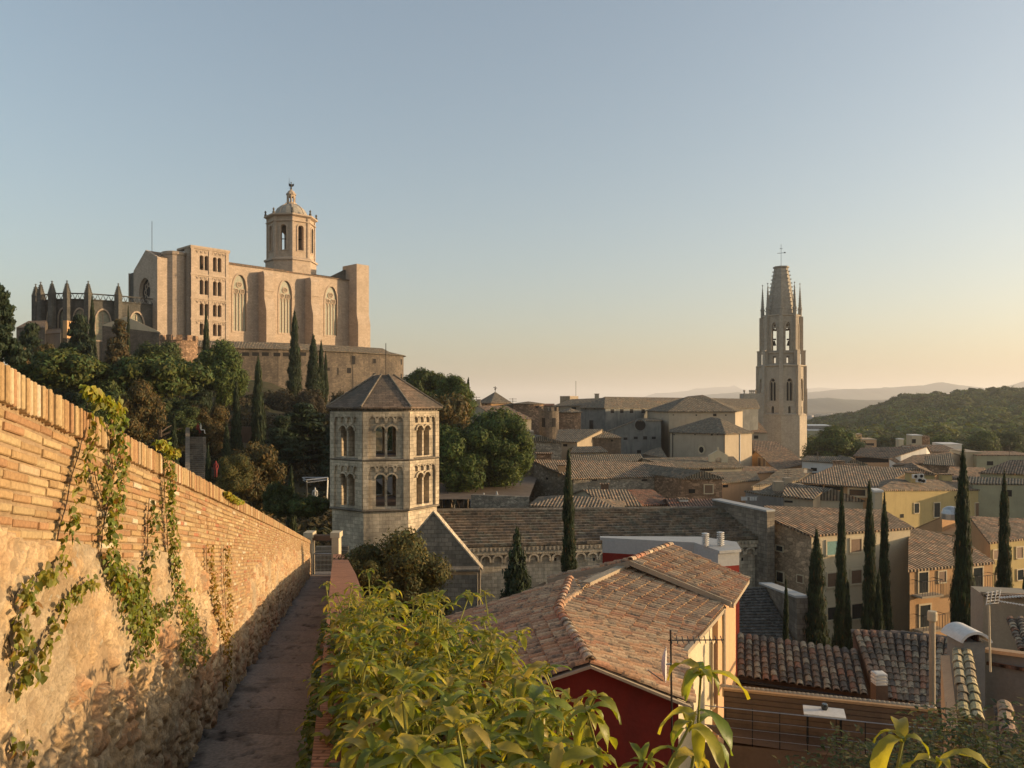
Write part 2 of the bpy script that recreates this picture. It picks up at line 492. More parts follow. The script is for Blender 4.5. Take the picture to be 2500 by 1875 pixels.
def blobs_pine(n=34, seed=0):
    "umbrella pine: dome of tufts on a flat underside"
    r_ = np.random.default_rng(seed); out = []
    for i in range(n):
        a = r_.random()*6.28; q = .46*math.sqrt(r_.random())
        z = .62+.26*math.sqrt(max(0, 1-(q/.5)**2))*(.75+.35*r_.random())
        s = .085+.05*r_.random()
        out.append((math.cos(a)*q, math.sin(a)*q, z, s, s*.7))
    out.append((0, 0, .66, .34, .13))
    return out
def blobs_cedar(seed=0):
    r_ = np.random.default_rng(seed); out = []
    for i in range(12):
        t = (i+.5)/12; rr = .5*(1-t*.85)*(.65+.5*r_.random())
        for k in range(4):
            a = r_.random()*6.28; q = rr*(.35+.5*r_.random())
            out.append((math.cos(a)*q, math.sin(a)*q, .12+t*.83, .14*(1.2-t*.6)*(.7+.6*r_.random()), .03+.02*r_.random()))
    out.append((0, 0, .5, .12, .4))
    return out

CYP = (.034, .048, .020); GRN = (.062, .082, .026); OLV = (.085, .085, .026); DRK = (.034, .050, .024); BRN = (.105, .080, .030)
CR = {}
def crown(key):
    if key in CR: return CR[key]
    k = key.rstrip('0123456789'); s = int(key[len(k):] or 0)
    if k == 'cyp': me = crown_mesh('crown', blobs_cypress(s), 15000, .055, CYP, .8, .45, .25, up=.3)
    elif k == 'cypn': me = crown_mesh('crown', blobs_cypress(s), 42000, .03, CYP, .78, .45, .25, up=.3, brown=.03)
    elif k == 'fir': me = crown_mesh('crown', blobs_fir(), 16000, .05, DRK, .6, .35)
    elif k == 'broad': me = crown_mesh('crown', blobs_broad(28, 1, s), 16000, .040, GRN, .7)
    elif k == 'chestnut': me = crown_mesh('crown', blobs_broad(44, 1.15, s), 26000, .036, (.082, .11, .028), .7, .45)
    elif k == 'brown': me = crown_mesh('crown', blobs_broad(26, 1.2, s+5), 16000, .04, BRN, .62, .4, .3)
    elif k == 'olive': me = crown_mesh('crown', blobs_broad(30, 1.1, s+9), 26000, .026, (.115, .105, .035), .62, .45, .3)
    elif k == 'pine': me = crown_mesh('crown', blobs_pine(38, s), 17000, .036, (.075, .095, .026), .7, .45, .3)
    elif k == 'cedar': me = crown_mesh('crown', blobs_cedar(s), 14000, .045, DRK, .6, .3)
    elif k == 'cedarb': me = crown_mesh('crown', blobs_cedar(s+3), 14000, .045, (.085, .068, .032), .6, .3, .3)
    elif k == 'hedge': me = crown_mesh('crown', [(RNG.uniform(-.45, .45), RNG.uniform(-.3, .3), .4+.2*RNG.random(), .16, .3) for _ in range(14)], 9000, .04, (.07, .055, .03), .8)
    CR[key] = me; return me
def trunk_mesh(kind):
    key = 't'+kind
    if key in CR: return CR[key]
    mb = MB(); top = {'pine': .66, 'broad': .5, 'cyp': .12, 'fir': .5, 'cedar': .7}[kind]
    mb.tube([(0, 0, -.15), (0, 0, 0), (.012, .004, top*.5), (-.006, .008, top)], [.05, .038, .028, .018], 7)
    if kind in ('pine', 'broad', 'cedar'):
        for k in range(7):
            a = k*.9+.4; z0 = top*(.55+.06*k); q = .28 if kind == 'pine' else .22
            mb.tube([(0, 0, z0), (math.cos(a)*q*.5, math.sin(a)*q*.5, z0+.06), (math.cos(a)*q, math.sin(a)*q, z0+(.10 if kind == 'pine' else .14))], [.014, .01, .005], 5)
    off = mb.build('trunk', M['bark']); me = off.data; bpy.data.objects.remove(off)
    CR[key] = me; return me
TK = {'cyp': 'cyp', 'cypn': 'cyp', 'fir': 'fir', 'broad': 'broad', 'chestnut': 'broad', 'brown': 'broad', 'olive': 'broad', 'pine': 'pine', 'cedar': 'cedar', 'cedarb': 'cedar', 'hedge': 'broad'}
KN = {'cyp': ('cypress_tree', 'cypress'), 'cypn': ('cypress_tree', 'cypress'), 'fir': ('conifer_tree', 'conifer'), 'pine': ('umbrella_pine', 'pine tree'), 'cedar': ('cedar_tree', 'cedar'), 'cedarb': ('cedar_tree', 'cedar'), 'hedge': ('hedge', 'hedge')}

def tree(u, vtop, Y, wpx, key, label, group=None, vbase=None, rot=None):
    p = Pt(u, vtop, Y); g = ground(p.x, p.y)
    zb = g if vbase is None else Pt(u, vbase, Y).z
    h = p.z-zb; w = wpx/FPX*Y
    k = key.rstrip('0123456789'); nm, cat = KN.get(k, ('leafy_tree', 'tree'))
    r = empty(nm, (p.x, p.y, zb), label, cat, group, rot if rot is not None else random.random()*6.28)
    wf = {'cyp': 1.0, 'cypn': 1.0}.get(k, .98)
    lo = .5 if k in ('broad', 'chestnut', 'brown', 'olive') else 1
    r.scale = (w*wf, w*wf, h)
    if k in ('cyp', 'cypn'): r.scale = (w, w, h)
    cr = {'pine': 1.05, 'broad': 1.1, 'chestnut': 1.12, 'brown': 1.3, 'olive': 1.2, 'cedar': 1.9, 'cedarb': 1.9}.get(k)
    r.scale = (1, 1, 1)
    if k in ('cyp', 'cypn', 'fir'): w *= 1.22
    hc = h if cr is None else min(h*.98, w*cr)
    o = bpy.data.objects.new('trunk', trunk_mesh(TK[k])); COL.objects.link(o); o.parent = r; o.scale = (w*.8, w*.8, h if cr is None else h-hc*.35)
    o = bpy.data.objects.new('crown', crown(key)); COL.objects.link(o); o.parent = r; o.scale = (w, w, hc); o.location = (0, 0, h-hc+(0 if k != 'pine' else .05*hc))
    return r

# ---------------------------------------------------------------- terrain
CTRL = [(-12, 62, -13), (-25, 78, -12), (-35, 100, -8), (-30, 125, -3), (-50, 150, 1), (-60, 168, 5), (-40, 175, 0), (-20, 180, -8), (-10, 160, -6),
        (-50, 188, 12), (-20, 205, -10), (-80, 180, 10), (-95, 130, 4), (-60, 90, -4), (-40, 60, -8), (-26, 36, -10), (-14, 18, -7), (-8, 8, -6), (-20, 8, -3),
        (-100, 200, 12), (-110, 240, 8), (0, 95, -17), (8, 125, -14), (14, 170, -16), (5, 50, -16), (20, 50, -18), (0, 30, -12), (12, 30, -15), (25, 38, -19),
        (3, 8, -7), (10, 15, -11), (14, 8, -9), (-3, 60, -15), (30, 70, -22), (40, 100, -23), (20, 120, -20), (50, 150, -26), (30, 200, -22), (90, 260, -30), (60, 60, -22),
        (100, 120, -28), (0, -20, -3), (-30, -20, -2), (40, -10, -8), (-150, 150, 6), (-160, 40, 0), (-60, 300, -10), (0, 300, -26), (-200, 300, -12),
        (150, 400, -32), (-100, 500, -30), (50, 600, -33), (300, 300, -33), (500, 600, -35), (-400, 400, -30), (-400, 0, -20), (300, 0, -30), (0, -200, -10), (-3.0, 12, -8), (-5, 20, -9.5), (-7, 30, -11.5)]
CA = np.array(CTRL)
def ground_np(x, y):
    x = np.asarray(x, float); y = np.asarray(y, float)
    d2 = (x[..., None]-CA[:, 0])**2+(y[..., None]-CA[:, 1])**2+4
    # inverse-distance weights with reach that grows away from the camera
    w = 1/d2**1.6
    z = (w*CA[:, 2]).sum(-1)/w.sum(-1)
    r = np.hypot(x, y-150); k = np.clip((r-450)/600, 0, 1)
    return z*(1-k)+(-36)*k
def ground(x, y): return float(ground_np(np.array([x]), np.array([y]))[0])
HAZE = 1.2e-4; SAZ = 87; SEL = 7.5; SUNP = 4.2; SUNC = (1.0, .71, .41); DUST = 3.0; SKYP = .125; SKG = .82; SKS = .9; SKT = (1.04, .985, .91); SKV = 1.5; EXPO = 0.9
# ================================================================ setting: ground
gx = np.concatenate([-np.geomspace(16000, 120, 26), np.linspace(-115, 115, 93), np.geomspace(120, 16000, 26)])
gy = np.concatenate([-np.geomspace(4000, 40, 12), np.linspace(-35, 330, 147), np.geomspace(335, 24000, 34)])
X, Yg = np.meshgrid(gx, gy); Z = ground_np(X, Yg)
nx, ny = len(gx), len(gy); idx = np.arange(nx*ny).reshape(ny, nx)
Fq = np.stack([idx[:-1, :-1], idx[:-1, 1:], idx[1:, 1:], idx[1:, :-1]], -1).reshape(-1, 4)
t = NT('ground_earth'); pos = t.coord('Obj'); n1 = t.noise(pos, .08, 8, .7); n2 = t.noise(pos, 1.3, 4)
gc = t.mix(1.0, t.ramp(n1, [(.35, (.035, .045, .02)), (.5, (.075, .06, .035)), (.65, (.05, .06, .028))]), t.ramp(n2, [(.3, (.6,)*3), (.7, (1.2,)*3)]), 'MULTIPLY')
o = npmesh('ground', np.stack([X.ravel(), Yg.ravel(), Z.ravel()], 1), Fq, t.done(gc, t.bump(n2, .1), 1), smooth=True); tag(o, kind='structure')

# ================================================================ wall-walk: left wall, path, parapet
WX = lambda Y: -1.061-.2255*Y            # face of the left wall
PX = lambda Y: -.062-.2254*Y             # inner face of the right parapet
ZP = lambda Y: -1.606-.1714*Y            # path
ZT = lambda Y: .597-.195*Y+.09*math.exp(-((Y-2.2)/1.2)**2)*0   # top of the left wall
WD = Vector((-.2255, 1, 0)).normalized(); WN = Vector((WD.y, -WD.x, 0))
Y0w, Y1w = .6, 32.5
root = empty('brick_wall', (WX(10)-.2, 10, ZP(10)), 'long sunlit wall of thin ochre bricks over rubble beside the footpath', 'wall')
# core
mb = MB()
for a in np.arange(Y0w, Y1w, 1.0):
    b = min(a+1.0, Y1w)
    p = [(WX(a)-.009, a), (WX(b)-.009, b), (WX(b)-.42, b), (WX(a)-.42, a)]
    vs = [(q[0], q[1], ZP(q[1])-4.0) for q in p]+[(q[0], q[1], ZT(q[1])-.03) for q in p]
    mb.add(vs, ((0, 1, 5, 4), (2, 3, 7, 6), (4, 5, 6, 7), (1, 2, 6, 5), (3, 0, 4, 7)))
t = NT('wall_mortar'); pos = t.coord('Obj'); n = t.noise(pos, 30, 6, .7); n2 = t.noise(pos, 2.5, 4)
mc = t.mix(1, t.ramp(n, [(.3, (.25, .17, .095)), (.7, (.40, .285, .165))]), t.ramp(n2, [(.35, (.75,)*3), (.65, (1.1,)*3)]), 'MULTIPLY')
M['mortar'] = t.done(mc, t.bump(n, .01, .9), .95)
mb.build('mortar', M['mortar'], root)
M['brick'] = m_attr('thin_brick', 60, .72, 1.15, .003, .9, lichen=None)
def wallpt(Y, z, k=0.0):
    return Vector((WX(Y), Y, z))+WN*k
def brickbox(mb, Y, zc, ln, h, dep, col, tilt=0, proud=0.0):
    c = wallpt(Y, zc, proud-dep/2)
    sl = math.atan(-.195/1.025)+tilt
    ax = Vector((WD.x*math.cos(sl), WD.y*math.cos(sl), math.sin(sl))); up = WN.cross(ax)*-1
    if up.z < 0: up = -up
    vs = []
    ch = min(.004, h*.15)
    for dn, inn in ((-dep/2, 0), (dep/2-ch, 0), (dep/2, ch)):
        for s, t_ in ((-1, -1), (1, -1), (1, 1), (-1, 1)):
            vs.append(c+WN*dn+ax*(s*(ln/2-inn))+up*(t_*(h/2-inn)))
    fs = [(8, 9, 10, 11)]+[(i, (i+1) % 4, (i+1) % 4+4, i+4) for i in range(4)]+[(i+4, (i+1) % 4+4, (i+1) % 4+8, i+8) for i in range(4)]
    mb.add(vs, fs, col)
def brickcol():
    r = random.random()
    b = random.choice([(.38, .25, .12), (.41, .28, .14), (.36, .22, .105), (.43, .31, .16), (.35, .20, .10)]) if r < .9 else random.choice([(.50, .37, .22), (.37, .16, .085), (.54, .43, .29)])
    k = random.uniform(.85, 1.1); return (b[0]*k, b[1]*k, b[2]*k)
def brickbottom(Y):
    "depth below the wall top down to which brick is laid"
    base = np.interp(Y, [0, 2.4, 4.5, 6.3, 7.0, 7.6, 9.0, 9.5, 11, 14, 17, 22, 32], [.50, .54, .60, .66, .95, 1.25, 1.35, .84, .72, .58, .50, .52, .6])
    return float(base)+.05*math.sin(Y*2.1)+.04*math.sin(Y*5.3)
mb = MB(); PITCH = .0375
for r in range(34):
    Y = Y0w+random.random()*.1
    while Y < Y1w-.3:
        ln = random.choice([.16, .21, .22, .10, .20, .12])*random.uniform(.9, 1.08)
        dY = ln/1.025
        dz = .128+PITCH*(r+.5)+.006*math.sin(Y*1.7+r)
        if dz < brickbottom(Y+dY/2)+random.uniform(-.02, .02):
            brickbox(mb, Y+dY/2, ZT(Y+dY/2)-dz+random.uniform(-.002, .002), ln-.009, PITCH-.0105+random.uniform(-.002, .002), .05, brickcol(), random.uniform(-.012, .012), random.uniform(-.004, .004))
        Y += dY
mb.build('brick_courses', M['brick'], root, fix=False)
mb = MB(); Y = Y0w
while Y < Y1w:
    w = random.uniform(.025, .033); h = .118+random.uniform(-.004, .006)
    c = wallpt(Y, ZT(Y)-.055+random.uniform(-.003, .004), -.21+random.uniform(0, .01))
    sl = random.uniform(-.04, .04); col = brickcol()
    mb.box(c, (.45, w-.006, h), math.atan2(-WD.x, WD.y), col, 0)
    Y += w+.004
cop = mb.build('coping', M['brick'], root)
mbv = cop.modifiers.new('bevel', 'BEVEL'); mbv.width = .004; mbv.segments = 1
# rubble and old render below the brick: displaced sheet
sg = np.concatenate([np.arange(.6, 6.5, .016), np.arange(6.5, 14, .028), np.arange(14, Y1w, .06)])
hg = np.arange(-.15, 2.0, .0155)
S, H = np.meshgrid(sg, hg)
def cellnoise(x, y, seed):
    xi = np.floor(x).astype(int); yi = np.floor(y).astype(int)
    f1 = np.full(x.shape, 9.); f2 = np.full(x.shape, 9.); idn = np.zeros(x.shape)
    for dx in (-1, 0, 1):
        for dy in (-1, 0, 1):
            a, b = xi+dx, yi+dy
            h = np.sin(a*127.1+b*311.7+seed)*43758.5453; h -= np.floor(h)
            g = np.sin(a*269.5+b*183.3+seed)*43758.5453; g -= np.floor(g)
            d = np.hypot(a+.15+.7*h-x, b+.15+.7*g-y)
            n = d < f1
            f2 = np.where(n, f1, np.minimum(f2, d)); idn = np.where(n, (h*7.13+g*3.7) % 1, idn); f1 = np.where(n, d, f1)
    return f1, f2, idn
def vnoise(x, y, seed):
    xi = np.floor(x); yi = np.floor(y); fx = x-xi; fy = y-yi; fx = fx*fx*(3-2*fx); fy = fy*fy*(3-2*fy)
    def h(a, b):
        v = np.sin(a*12.9898+b*78.233+seed)*43758.5453; return v-np.floor(v)
    return (h(xi, yi)*(1-fx)+h(xi+1, yi)*fx)*(1-fy)+(h(xi, yi+1)*(1-fx)+h(xi+1, yi+1)*fx)*fy
def fbm(x, y, seed, o=5):
    s = 0; a = .5
    for i in range(o): s = s+a*vnoise(x*2**i, y*2**i, seed+i*7); a *= .5
    return s
wx = S+.08*fbm(S*6, H*6, 3)+.0; wy = H+.08*fbm(S*6, H*6, 11)
rough0 = fbm(S*9, H*9, 91)
wx = wx+.09*fbm(S*9, H*9, 93); wy = wy+.07*fbm(S*11, H*11, 95)
f1, f2, idn = cellnoise(wx/.23, wy/.125, 1.3); g1, g2, idg = cellnoise(wx/.075, wy/.06, 5.1)
st = np.clip((f2-f1)/.28, 0, 1); st = st*st*(3-2*st); st2 = np.clip((g2-g1)/.35, 0, 1)
st = np.clip(st*2.2, 0, 1); stone = np.where(idn > .25, st*(.55+.6*idn), st2*.5)+.35*(rough0-.5)
plas = np.clip((fbm(S*.9, H*1.3, 21)-.46)*9+np.clip((6.0-S)*.6, -1.3, 1.6), 0, 1)      # old render still on, mostly near
rough = fbm(S*14, H*14, 31); fine = fbm(S*42, H*42, 37, 4)
disp = (1-plas)*(stone*.034-.034+rough*.065)+plas*(.008+rough*.035)+fine*.042-.026
holes = fbm(S*2.4, H*3.0, 55); disp -= np.clip((.36-holes)*1.2, 0, .09)
zT = .597-.195*S
bb = np.array([brickbottom(v) for v in sg])
zz = (-1.606-.1714*S)+H
over = zz > (zT-bb[None, :]+.01)
disp = np.where(over, -.05, disp)
nvec = np.array(WN); V = np.stack([WX(S)+nvec[0]*disp, S+nvec[1]*disp, zz], -1).reshape(-1, 3)
ny_, nx_ = S.shape; idx = np.arange(nx_*ny_).reshape(ny_, nx_)
Fq = np.stack([idx[:-1, :-1], idx[:-1, 1:], idx[1:, 1:], idx[1:, :-1]], -1).reshape(-1, 4)
keep = ~(over.ravel()[Fq].all(1)); Fq = Fq[keep]
a = np.array([.56, .38, .20]); b_ = np.array([.60, .44, .26]); c_ = np.array([.50, .29, .15]); d_ = np.array([.30, .22, .13])
idf = idn.reshape(-1, 1); pl = plas.reshape(-1, 1); big = fbm(S*1.7, H*2.2, 77).reshape(-1, 1)
cst = np.where(idf > .8, c_, np.where(idf > .4, a, b_))*(.8+.35*idg.reshape(-1, 1))
joint = (1-st).reshape(-1, 1); cst = cst*(1-.30*joint)+d_*.30*joint
cpl = np.array([.50, .385, .24])*(.7+.55*big)+np.array([.07, .02, -.01])*(big > .55)-np.array([.10, .10, .08])*np.clip((fbm(S*3.1, H*3.4, 123).reshape(-1, 1)-.55)*8, 0, 1)
colv = cst*(1-pl)+cpl*pl; colv *= .80*(.60+.85*fine.reshape(-1, 1))*(.8+.4*rough.reshape(-1, 1))
M['oldwall'] = m_attr('rubble_and_render', 70, .6, 1.18, .010, .95, lichen=(.26, .19, .115), lsc=11)
npmesh('rubble_face', V, Fq, M['oldwall'], None, colv, smooth=True).parent = root
root.children[-1].location = -Vector(root.location) if False else Vector((0, 0, 0))
ob = bpy.data.objects['rubble_face']; ob.data.transform(Matrix.Translation(-Vector(root.location)))

# path: irregular slabs and joints as shallow steps
sg = np.concatenate([np.arange(.8, 12, .03), np.arange(12, 35.4, .08)]); tg = np.linspace(-.06, 1.10, 40)
S, T = np.meshgrid(sg, tg)
steps = np.array([1.2, 2.1, 3.3, 4.45, 5.05, 6.3, 7.15, 8.4, 9.6, 11.2, 13.0, 15.2, 17.5, 20.5, 24, 28])
dz = np.zeros_like(S); lin = -1.606-.1714*S
edge = S+.10*np.sin(T*3+np.floor(S))+.12*(fbm(T*3, S*.3, 9)-.5)
k = np.searchsorted(steps, edge); st0 = np.concatenate([[0], steps])[k]; st1 = np.concatenate([steps, [36]])[k]
fr = (edge-st0)/(st1-st0)
dz = .10*(fr-.5)+.0                      # each slab lies a little flatter than the slope, ending in a small step
crack = np.abs(fbm(S*1.3, T*2.5, 41)-.5); dz -= .03*np.clip(1-crack/.008, 0, 1)
dz -= .04*np.clip(1-np.abs(edge-st0)/.03, 0, 1)
dz += .02*(fbm(S*7, T*7, 61)-.5)+.015*(fbm(S*1.5, T*1.5, 63)-.5)
V = np.stack([WX(S)+T*1.0, S, lin+dz], -1).reshape(-1, 3)
ny_, nx_ = S.shape; idx = np.arange(nx_*ny_).reshape(ny_, nx_)
Fq = np.stack([idx[:-1, :-1], idx[:-1, 1:], idx[1:, 1:], idx[1:, :-1]], -1).reshape(-1, 4)
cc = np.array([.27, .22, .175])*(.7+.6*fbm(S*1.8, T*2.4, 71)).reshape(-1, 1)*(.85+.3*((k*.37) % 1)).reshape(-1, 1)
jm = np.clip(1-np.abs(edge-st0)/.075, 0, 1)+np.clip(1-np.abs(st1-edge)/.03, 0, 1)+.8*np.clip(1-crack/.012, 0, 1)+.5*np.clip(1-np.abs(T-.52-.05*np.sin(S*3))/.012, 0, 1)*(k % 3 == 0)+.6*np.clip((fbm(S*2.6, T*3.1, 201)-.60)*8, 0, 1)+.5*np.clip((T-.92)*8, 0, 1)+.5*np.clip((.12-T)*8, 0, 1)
cc *= (1-.78*np.clip(jm, 0, 1)).reshape(-1, 1)  # step-edge shadow and joint dirt darkened into the slab colour
M['slab'] = m_attr('worn_path_slab', 35, .62, 1.2, .008, .9)
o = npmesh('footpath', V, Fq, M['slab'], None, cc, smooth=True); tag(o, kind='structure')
mb = MB()
for a_ in np.arange(.6, 35, 2.0):
    b2 = a_+2.0
    p = [(WX(a_)-.3, a_), (PX(a_)+.3, a_), (PX(b2)+.3, b2), (WX(b2)-.3, b2)]
    zt = [ZP(q[1])-.12 for q in p]
    mb.add([(q[0], q[1], q2) for q, q2 in zip(p, zt)]+[(q[0], q[1], ZP(q[1])-14) for q in p], ((0, 1, 2, 3), (0, 1, 5, 4), (1, 2, 6, 5), (2, 3, 7, 6), (3, 0, 4, 7)))
o = mb.build('rampart_base', M['rubbleg']); tag(o, 'tall rubble rampart carrying the footpath', 'rampart')

# right parapet
root = empty('parapet_wall', (PX(18)+.2, 18, ZP(18)), 'low red brick parapet with sloping top along the right of the footpath', 'parapet')
mb = MB(); mt = MB()
ys = [.7, 3, 6, 9, 12, 15, 18, 21, 24, 27, 30, 32.2]
for a_, b2 in zip(ys[:-1], ys[1:]):
    def sec(Y):
        w = .42 if Y < 20 else .42+.0*(Y-20)
        h = .70 if Y < 10 else .70+.14*min(1, (Y-10)/4)
        return [(PX(Y), Y, ZP(Y)-.15), (PX(Y), Y, ZP(Y)+h), (PX(Y)+w, Y, ZP(Y)+h+.0), (PX(Y)+w, Y, ZP(Y)-13)]
    A, B = sec(a_), sec(b2)
    mb.quad(A[0], A[1], B[1], B[0]); mb.quad(A[2], A[3], B[3], B[2])
    mt.add([Vector(A[1])+Vector((-.03, 0, .002)), Vector(A[2])+Vector((.03, 0, .002)), Vector(B[2])+Vector((.03, 0, .002)), Vector(B[1])+Vector((-.03, 0, .002)),
            Vector(A[1])+Vector((-.03, 0, .05)), Vector(A[2])+Vector((.03, 0, .05)), Vector(B[2])+Vector((.03, 0, .05)), Vector(B[1])+Vector((-.03, 0, .05))],
           ((4, 5, 6, 7), (0, 3, 7, 4), (1, 2, 6, 5)))
M['redbrick'] = m_stone('red_brick', (.30, .115, .065), .25, .05, .008, .4, (.12, .06, .04), .2, .006, False)
M['tilecap'] = m_stone('brick_capping', (.40, .19, .11), .5, .045, .007, .35, (.2, .09, .05), .18, .006, False)
mb.build('parapet', M['redbrick'], root); mt.build('capping', M['tilecap'], root)
# gate posts, lintel, gate and stair beyond
Yg_ = 33.0
def px(u, v, Y=Yg_): return Pt(u, v, Y)
root = empty('gateway', (px(790, 1405).x, Yg_, ZP(Yg_)), 'small gateway with pale stone posts and dark lintel at the end of the footpath', 'gateway')
for u0, u1 in ((748, 765), (813, 830)):
    mb = MB(); a_ = px(u0, 1306); b2 = px(u1, 1420)
    mb.box(((a_.x+b2.x)/2, Yg_, (a_.z+b2.z)/2-.3), (b2.x-a_.x, .5, a_.z-b2.z+.6)); mb.box(((a_.x+b2.x)/2, Yg_, a_.z+.03), (b2.x-a_.x+.1, .6, .22))
    mb.build('post', M['cream'], root)
mb = MB(); a_ = px(765, 1306); b2 = px(813, 1318); mb.box(((a_.x+b2.x)/2, Yg_, (a_.z+b2.z)/2), (b2.x-a_.x+.02, .3, a_.z-b2.z)); mb.build('lintel', M['brown'], root)
mb = MB(); c = [px(766, 1352), px(812, 1352), px(812, 1404), px(766, 1404)]
for i in range(4): mb.tube([c[i], c[(i+1) % 4]], .03, 5)
for k in range(1, 14):
    q = c[0].lerp(c[1], k/14); w = c[3].lerp(c[2], k/14); mb.tube([q, w], .009, 4)
mb.build('gate', M['steel'], root)
mb = MB()
for k in range(9):
    mb.box((px(789, 1400).x-.1-.06*k, 34.6+k*.32, -8.10+.15*k), (1.5, .34, .16), .12)
    mb.box((px(789, 1400).x-.1-.06*k, 34.63+k*.32, -9.6+.15*k), (1.5, .34, 2.84), .12)
o = mb.build('stone_steps', M['cathdark']); tag(o, 'dark stone steps rising behind the small gate', 'steps')

# ---------------------------------------------------------------- near tile roofs
TC = [(.50, .28, .16), (.56, .33, .19), (.46, .25, .14), (.56, .41, .27), (.50, .38, .25), (.44, .26, .17), (.48, .22, .13), (.32, .22, .15), (.58, .45, .30), (.40, .30, .21), (.54, .38, .25)]
TD = [(.20, .15, .115), (.26, .19, .14), (.30, .20, .14), (.17, .14, .11), (.32, .26, .19), (.28, .15, .10), (.36, .30, .22), (.13, .11, .095)]
M['ctile'] = m_attr('clay_tile', 22, .6, 1.2, .006, .9, lichen=(.10, .085, .065), lsc=5)
M['ctiled'] = m_attr('lichened_clay_tile', 22, .5, 1.25, .008, .9, lichen=(.055, .05, .042), lsc=7)
def tile_patch(mb, r0, r1, e1, e0, pitch=.21, tl=.36, pal=TC, rad=.088):
    "ridge r0-r1, eave e0-e1; each barrel tile is its own little half cone"
    r0, r1, e0, e1 = map(Vector, (r0, r1, e0, e1))
    nrow = max(1, round(max((r1-r0).length, (e1-e0).length)/pitch))
    mb.quad(e0, e1, r1, r0, (.10, .07, .05))
    nrm = (e1-e0).cross(r0-e0).normalized()
    if nrm.z < 0: nrm = -nrm
    for i in range(nrow):
        s = (i+.5)/nrow
        a = r0.lerp(r1, s); b = e0.lerp(e1, s); L = (b-a).length
        if L < .2: continue
        d = (b-a)/L; side = d.cross(nrm).normalized()
        nt = max(1, math.ceil(L/(tl*.86)))
        lean = random.uniform(-.012, .012)
        for j in range(nt):
            t0 = j*tl*.86; t1 = min(t0+tl, L+.07)
            if t1-t0 < .08: continue
            p0 = a+d*t0+nrm*.012; p1 = a+d*t1+nrm*.034
            jx = random.uniform(-.010, .010)+lean; ro = random.uniform(-.012, .012)
            col = random.choice(pal); av = (.50, .315, .195) if pal is TC else col; col = tuple(.6*x+.4*y for x, y in zip(col, av)); kk = random.uniform(.85, 1.12); col = (col[0]*kk, col[1]*kk*.97, col[2]*kk*.88)
            vs = []; m = 6
            for q, rr, jj in ((p0, rad*.86, jx), (p1, rad*1.02, jx+ro)):
                for k in range(m+1):
                    w = math.pi*k/m
                    vs.append(q+side*(math.cos(w)*rr+jj)+nrm*(math.sin(w)*rr*.85))
            for k in range(m+1):
                w = math.pi*k/m; vs.append(p1+side*(math.cos(w)*(rad-.016)+jx+ro)+nrm*(math.sin(w)*(rad-.016)*.85))
            fs = [(k, k+1, k+m+2, k+m+1) for k in range(m)]+[(k+m+1, k+m+2, k+2*m+3, k+2*m+2) for k in range(m)]
            mb.add(vs, fs, col)
def ridge_tiles(mb, path, tl=.36, pal=TC, rad=.11):
    for a, b in zip(path[:-1], path[1:]):
        a, b = Vector(a), Vector(b); L = (b-a).length; d = (b-a)/L
        side = Vector((d.y, -d.x, 0)).normalized(); up = side.cross(d)*1
        if up.z < 0: up = -up
        n = max(1, round(L/(tl*.85)))
        for j in range(n):
            p0 = a+d*(L*j/n); p1 = a+d*(L*(j+1.12)/n); col = random.choice(pal); m = 7
            vs = [q+side*math.cos(math.pi*k/m)*rr+up*(math.sin(math.pi*k/m)*rr*.95+h) for q, rr, h in ((p1, rad*.88, .03), (p0, rad*1.05, .05), (p0, rad*.9, .04)) for k in range(m+1)]
            fs = [(k, k+1, k+m+2, k+m+1) for k in range(m)]+[(k+m+1, k+m+2, k+2*m+3, k+2*m+2) for k in range(m)]
            mb.add(vs, fs, col)

A = (1.40, 14.0, -4.67); B = (1.03, 17.5, -4.67); Cc = (1.53, 20.6, -4.67)
LA = (-1.85, 13.9, -5.72); LB = (-2.1, 17.2, -5.72); LC = (-1.76, 20.5, -5.70)
D = (3.24, 14.2, -5.46); E = (3.76, 17.4, -5.46); Fp = (4.5, 18.45, -5.32); Gp = (5.55, 20.55, -5.32)
R2s = (1.87, 19.8, -4.67); R2e = (3.36, 22.3, -4.67); G3 = (5.72, 20.4, -5.22); H3 = (6.95, 23.1, -5.2)
R3s = (3.27, 21.66, -4.40); R3e = (4.9, 24.1, -4.40); L3s = (1.07, 23.0, -5.2); L3e = (2.72, 25.4, -5.2); L2s = (-.1, 21.0, -5.45); L2e = (1.3, 23.5, -5.45)
house = empty('tiled_house', (2.5, 18, -9), 'foreground house with lichened clay tile roof, dark red gable and peach side wall', 'house')
mb = MB()
tile_patch(mb, A, B, LB, LA); tile_patch(mb, B, Cc, LC, LB)
tile_patch(mb, A, B, E, D); tile_patch(mb, B, R2s, Fp, E); tile_patch(mb, B, Cc, R2s, (1.4, 18.6, -4.67)); mb.poly([(B[0], B[1], B[2]+.01), (Cc[0], Cc[1], Cc[2]+.01), (R2s[0], R2s[1], R2s[2]+.01)], (.3, .2, .13))
tile_patch(mb, Cc, R2s, L2s, LC); tile_patch(mb, R2s, R2e, Gp, Fp); tile_patch(mb, R2s, R2e, L2e, L2s)
tile_patch(mb, R3s, R3e, H3, G3); tile_patch(mb, R3s, (R3s[0]+.28, R3s[1]+.42, R3s[2]), (L3s[0]+.28, L3s[1]+.42, L3s[2]), L3s)
roof = mb.build('roof', M['ctile'], house, smooth=False, fix=False)
mb = MB(); ridge_tiles(mb, [A, B, Cc]); mb.build('ridge_tiles', M['ctile'], roof, fix=False); mb = MB(); ridge_tiles(mb, [R3s, R3e], rad=.09); mb.build('ridge_tiles', M['ctile'], roof, fix=False)
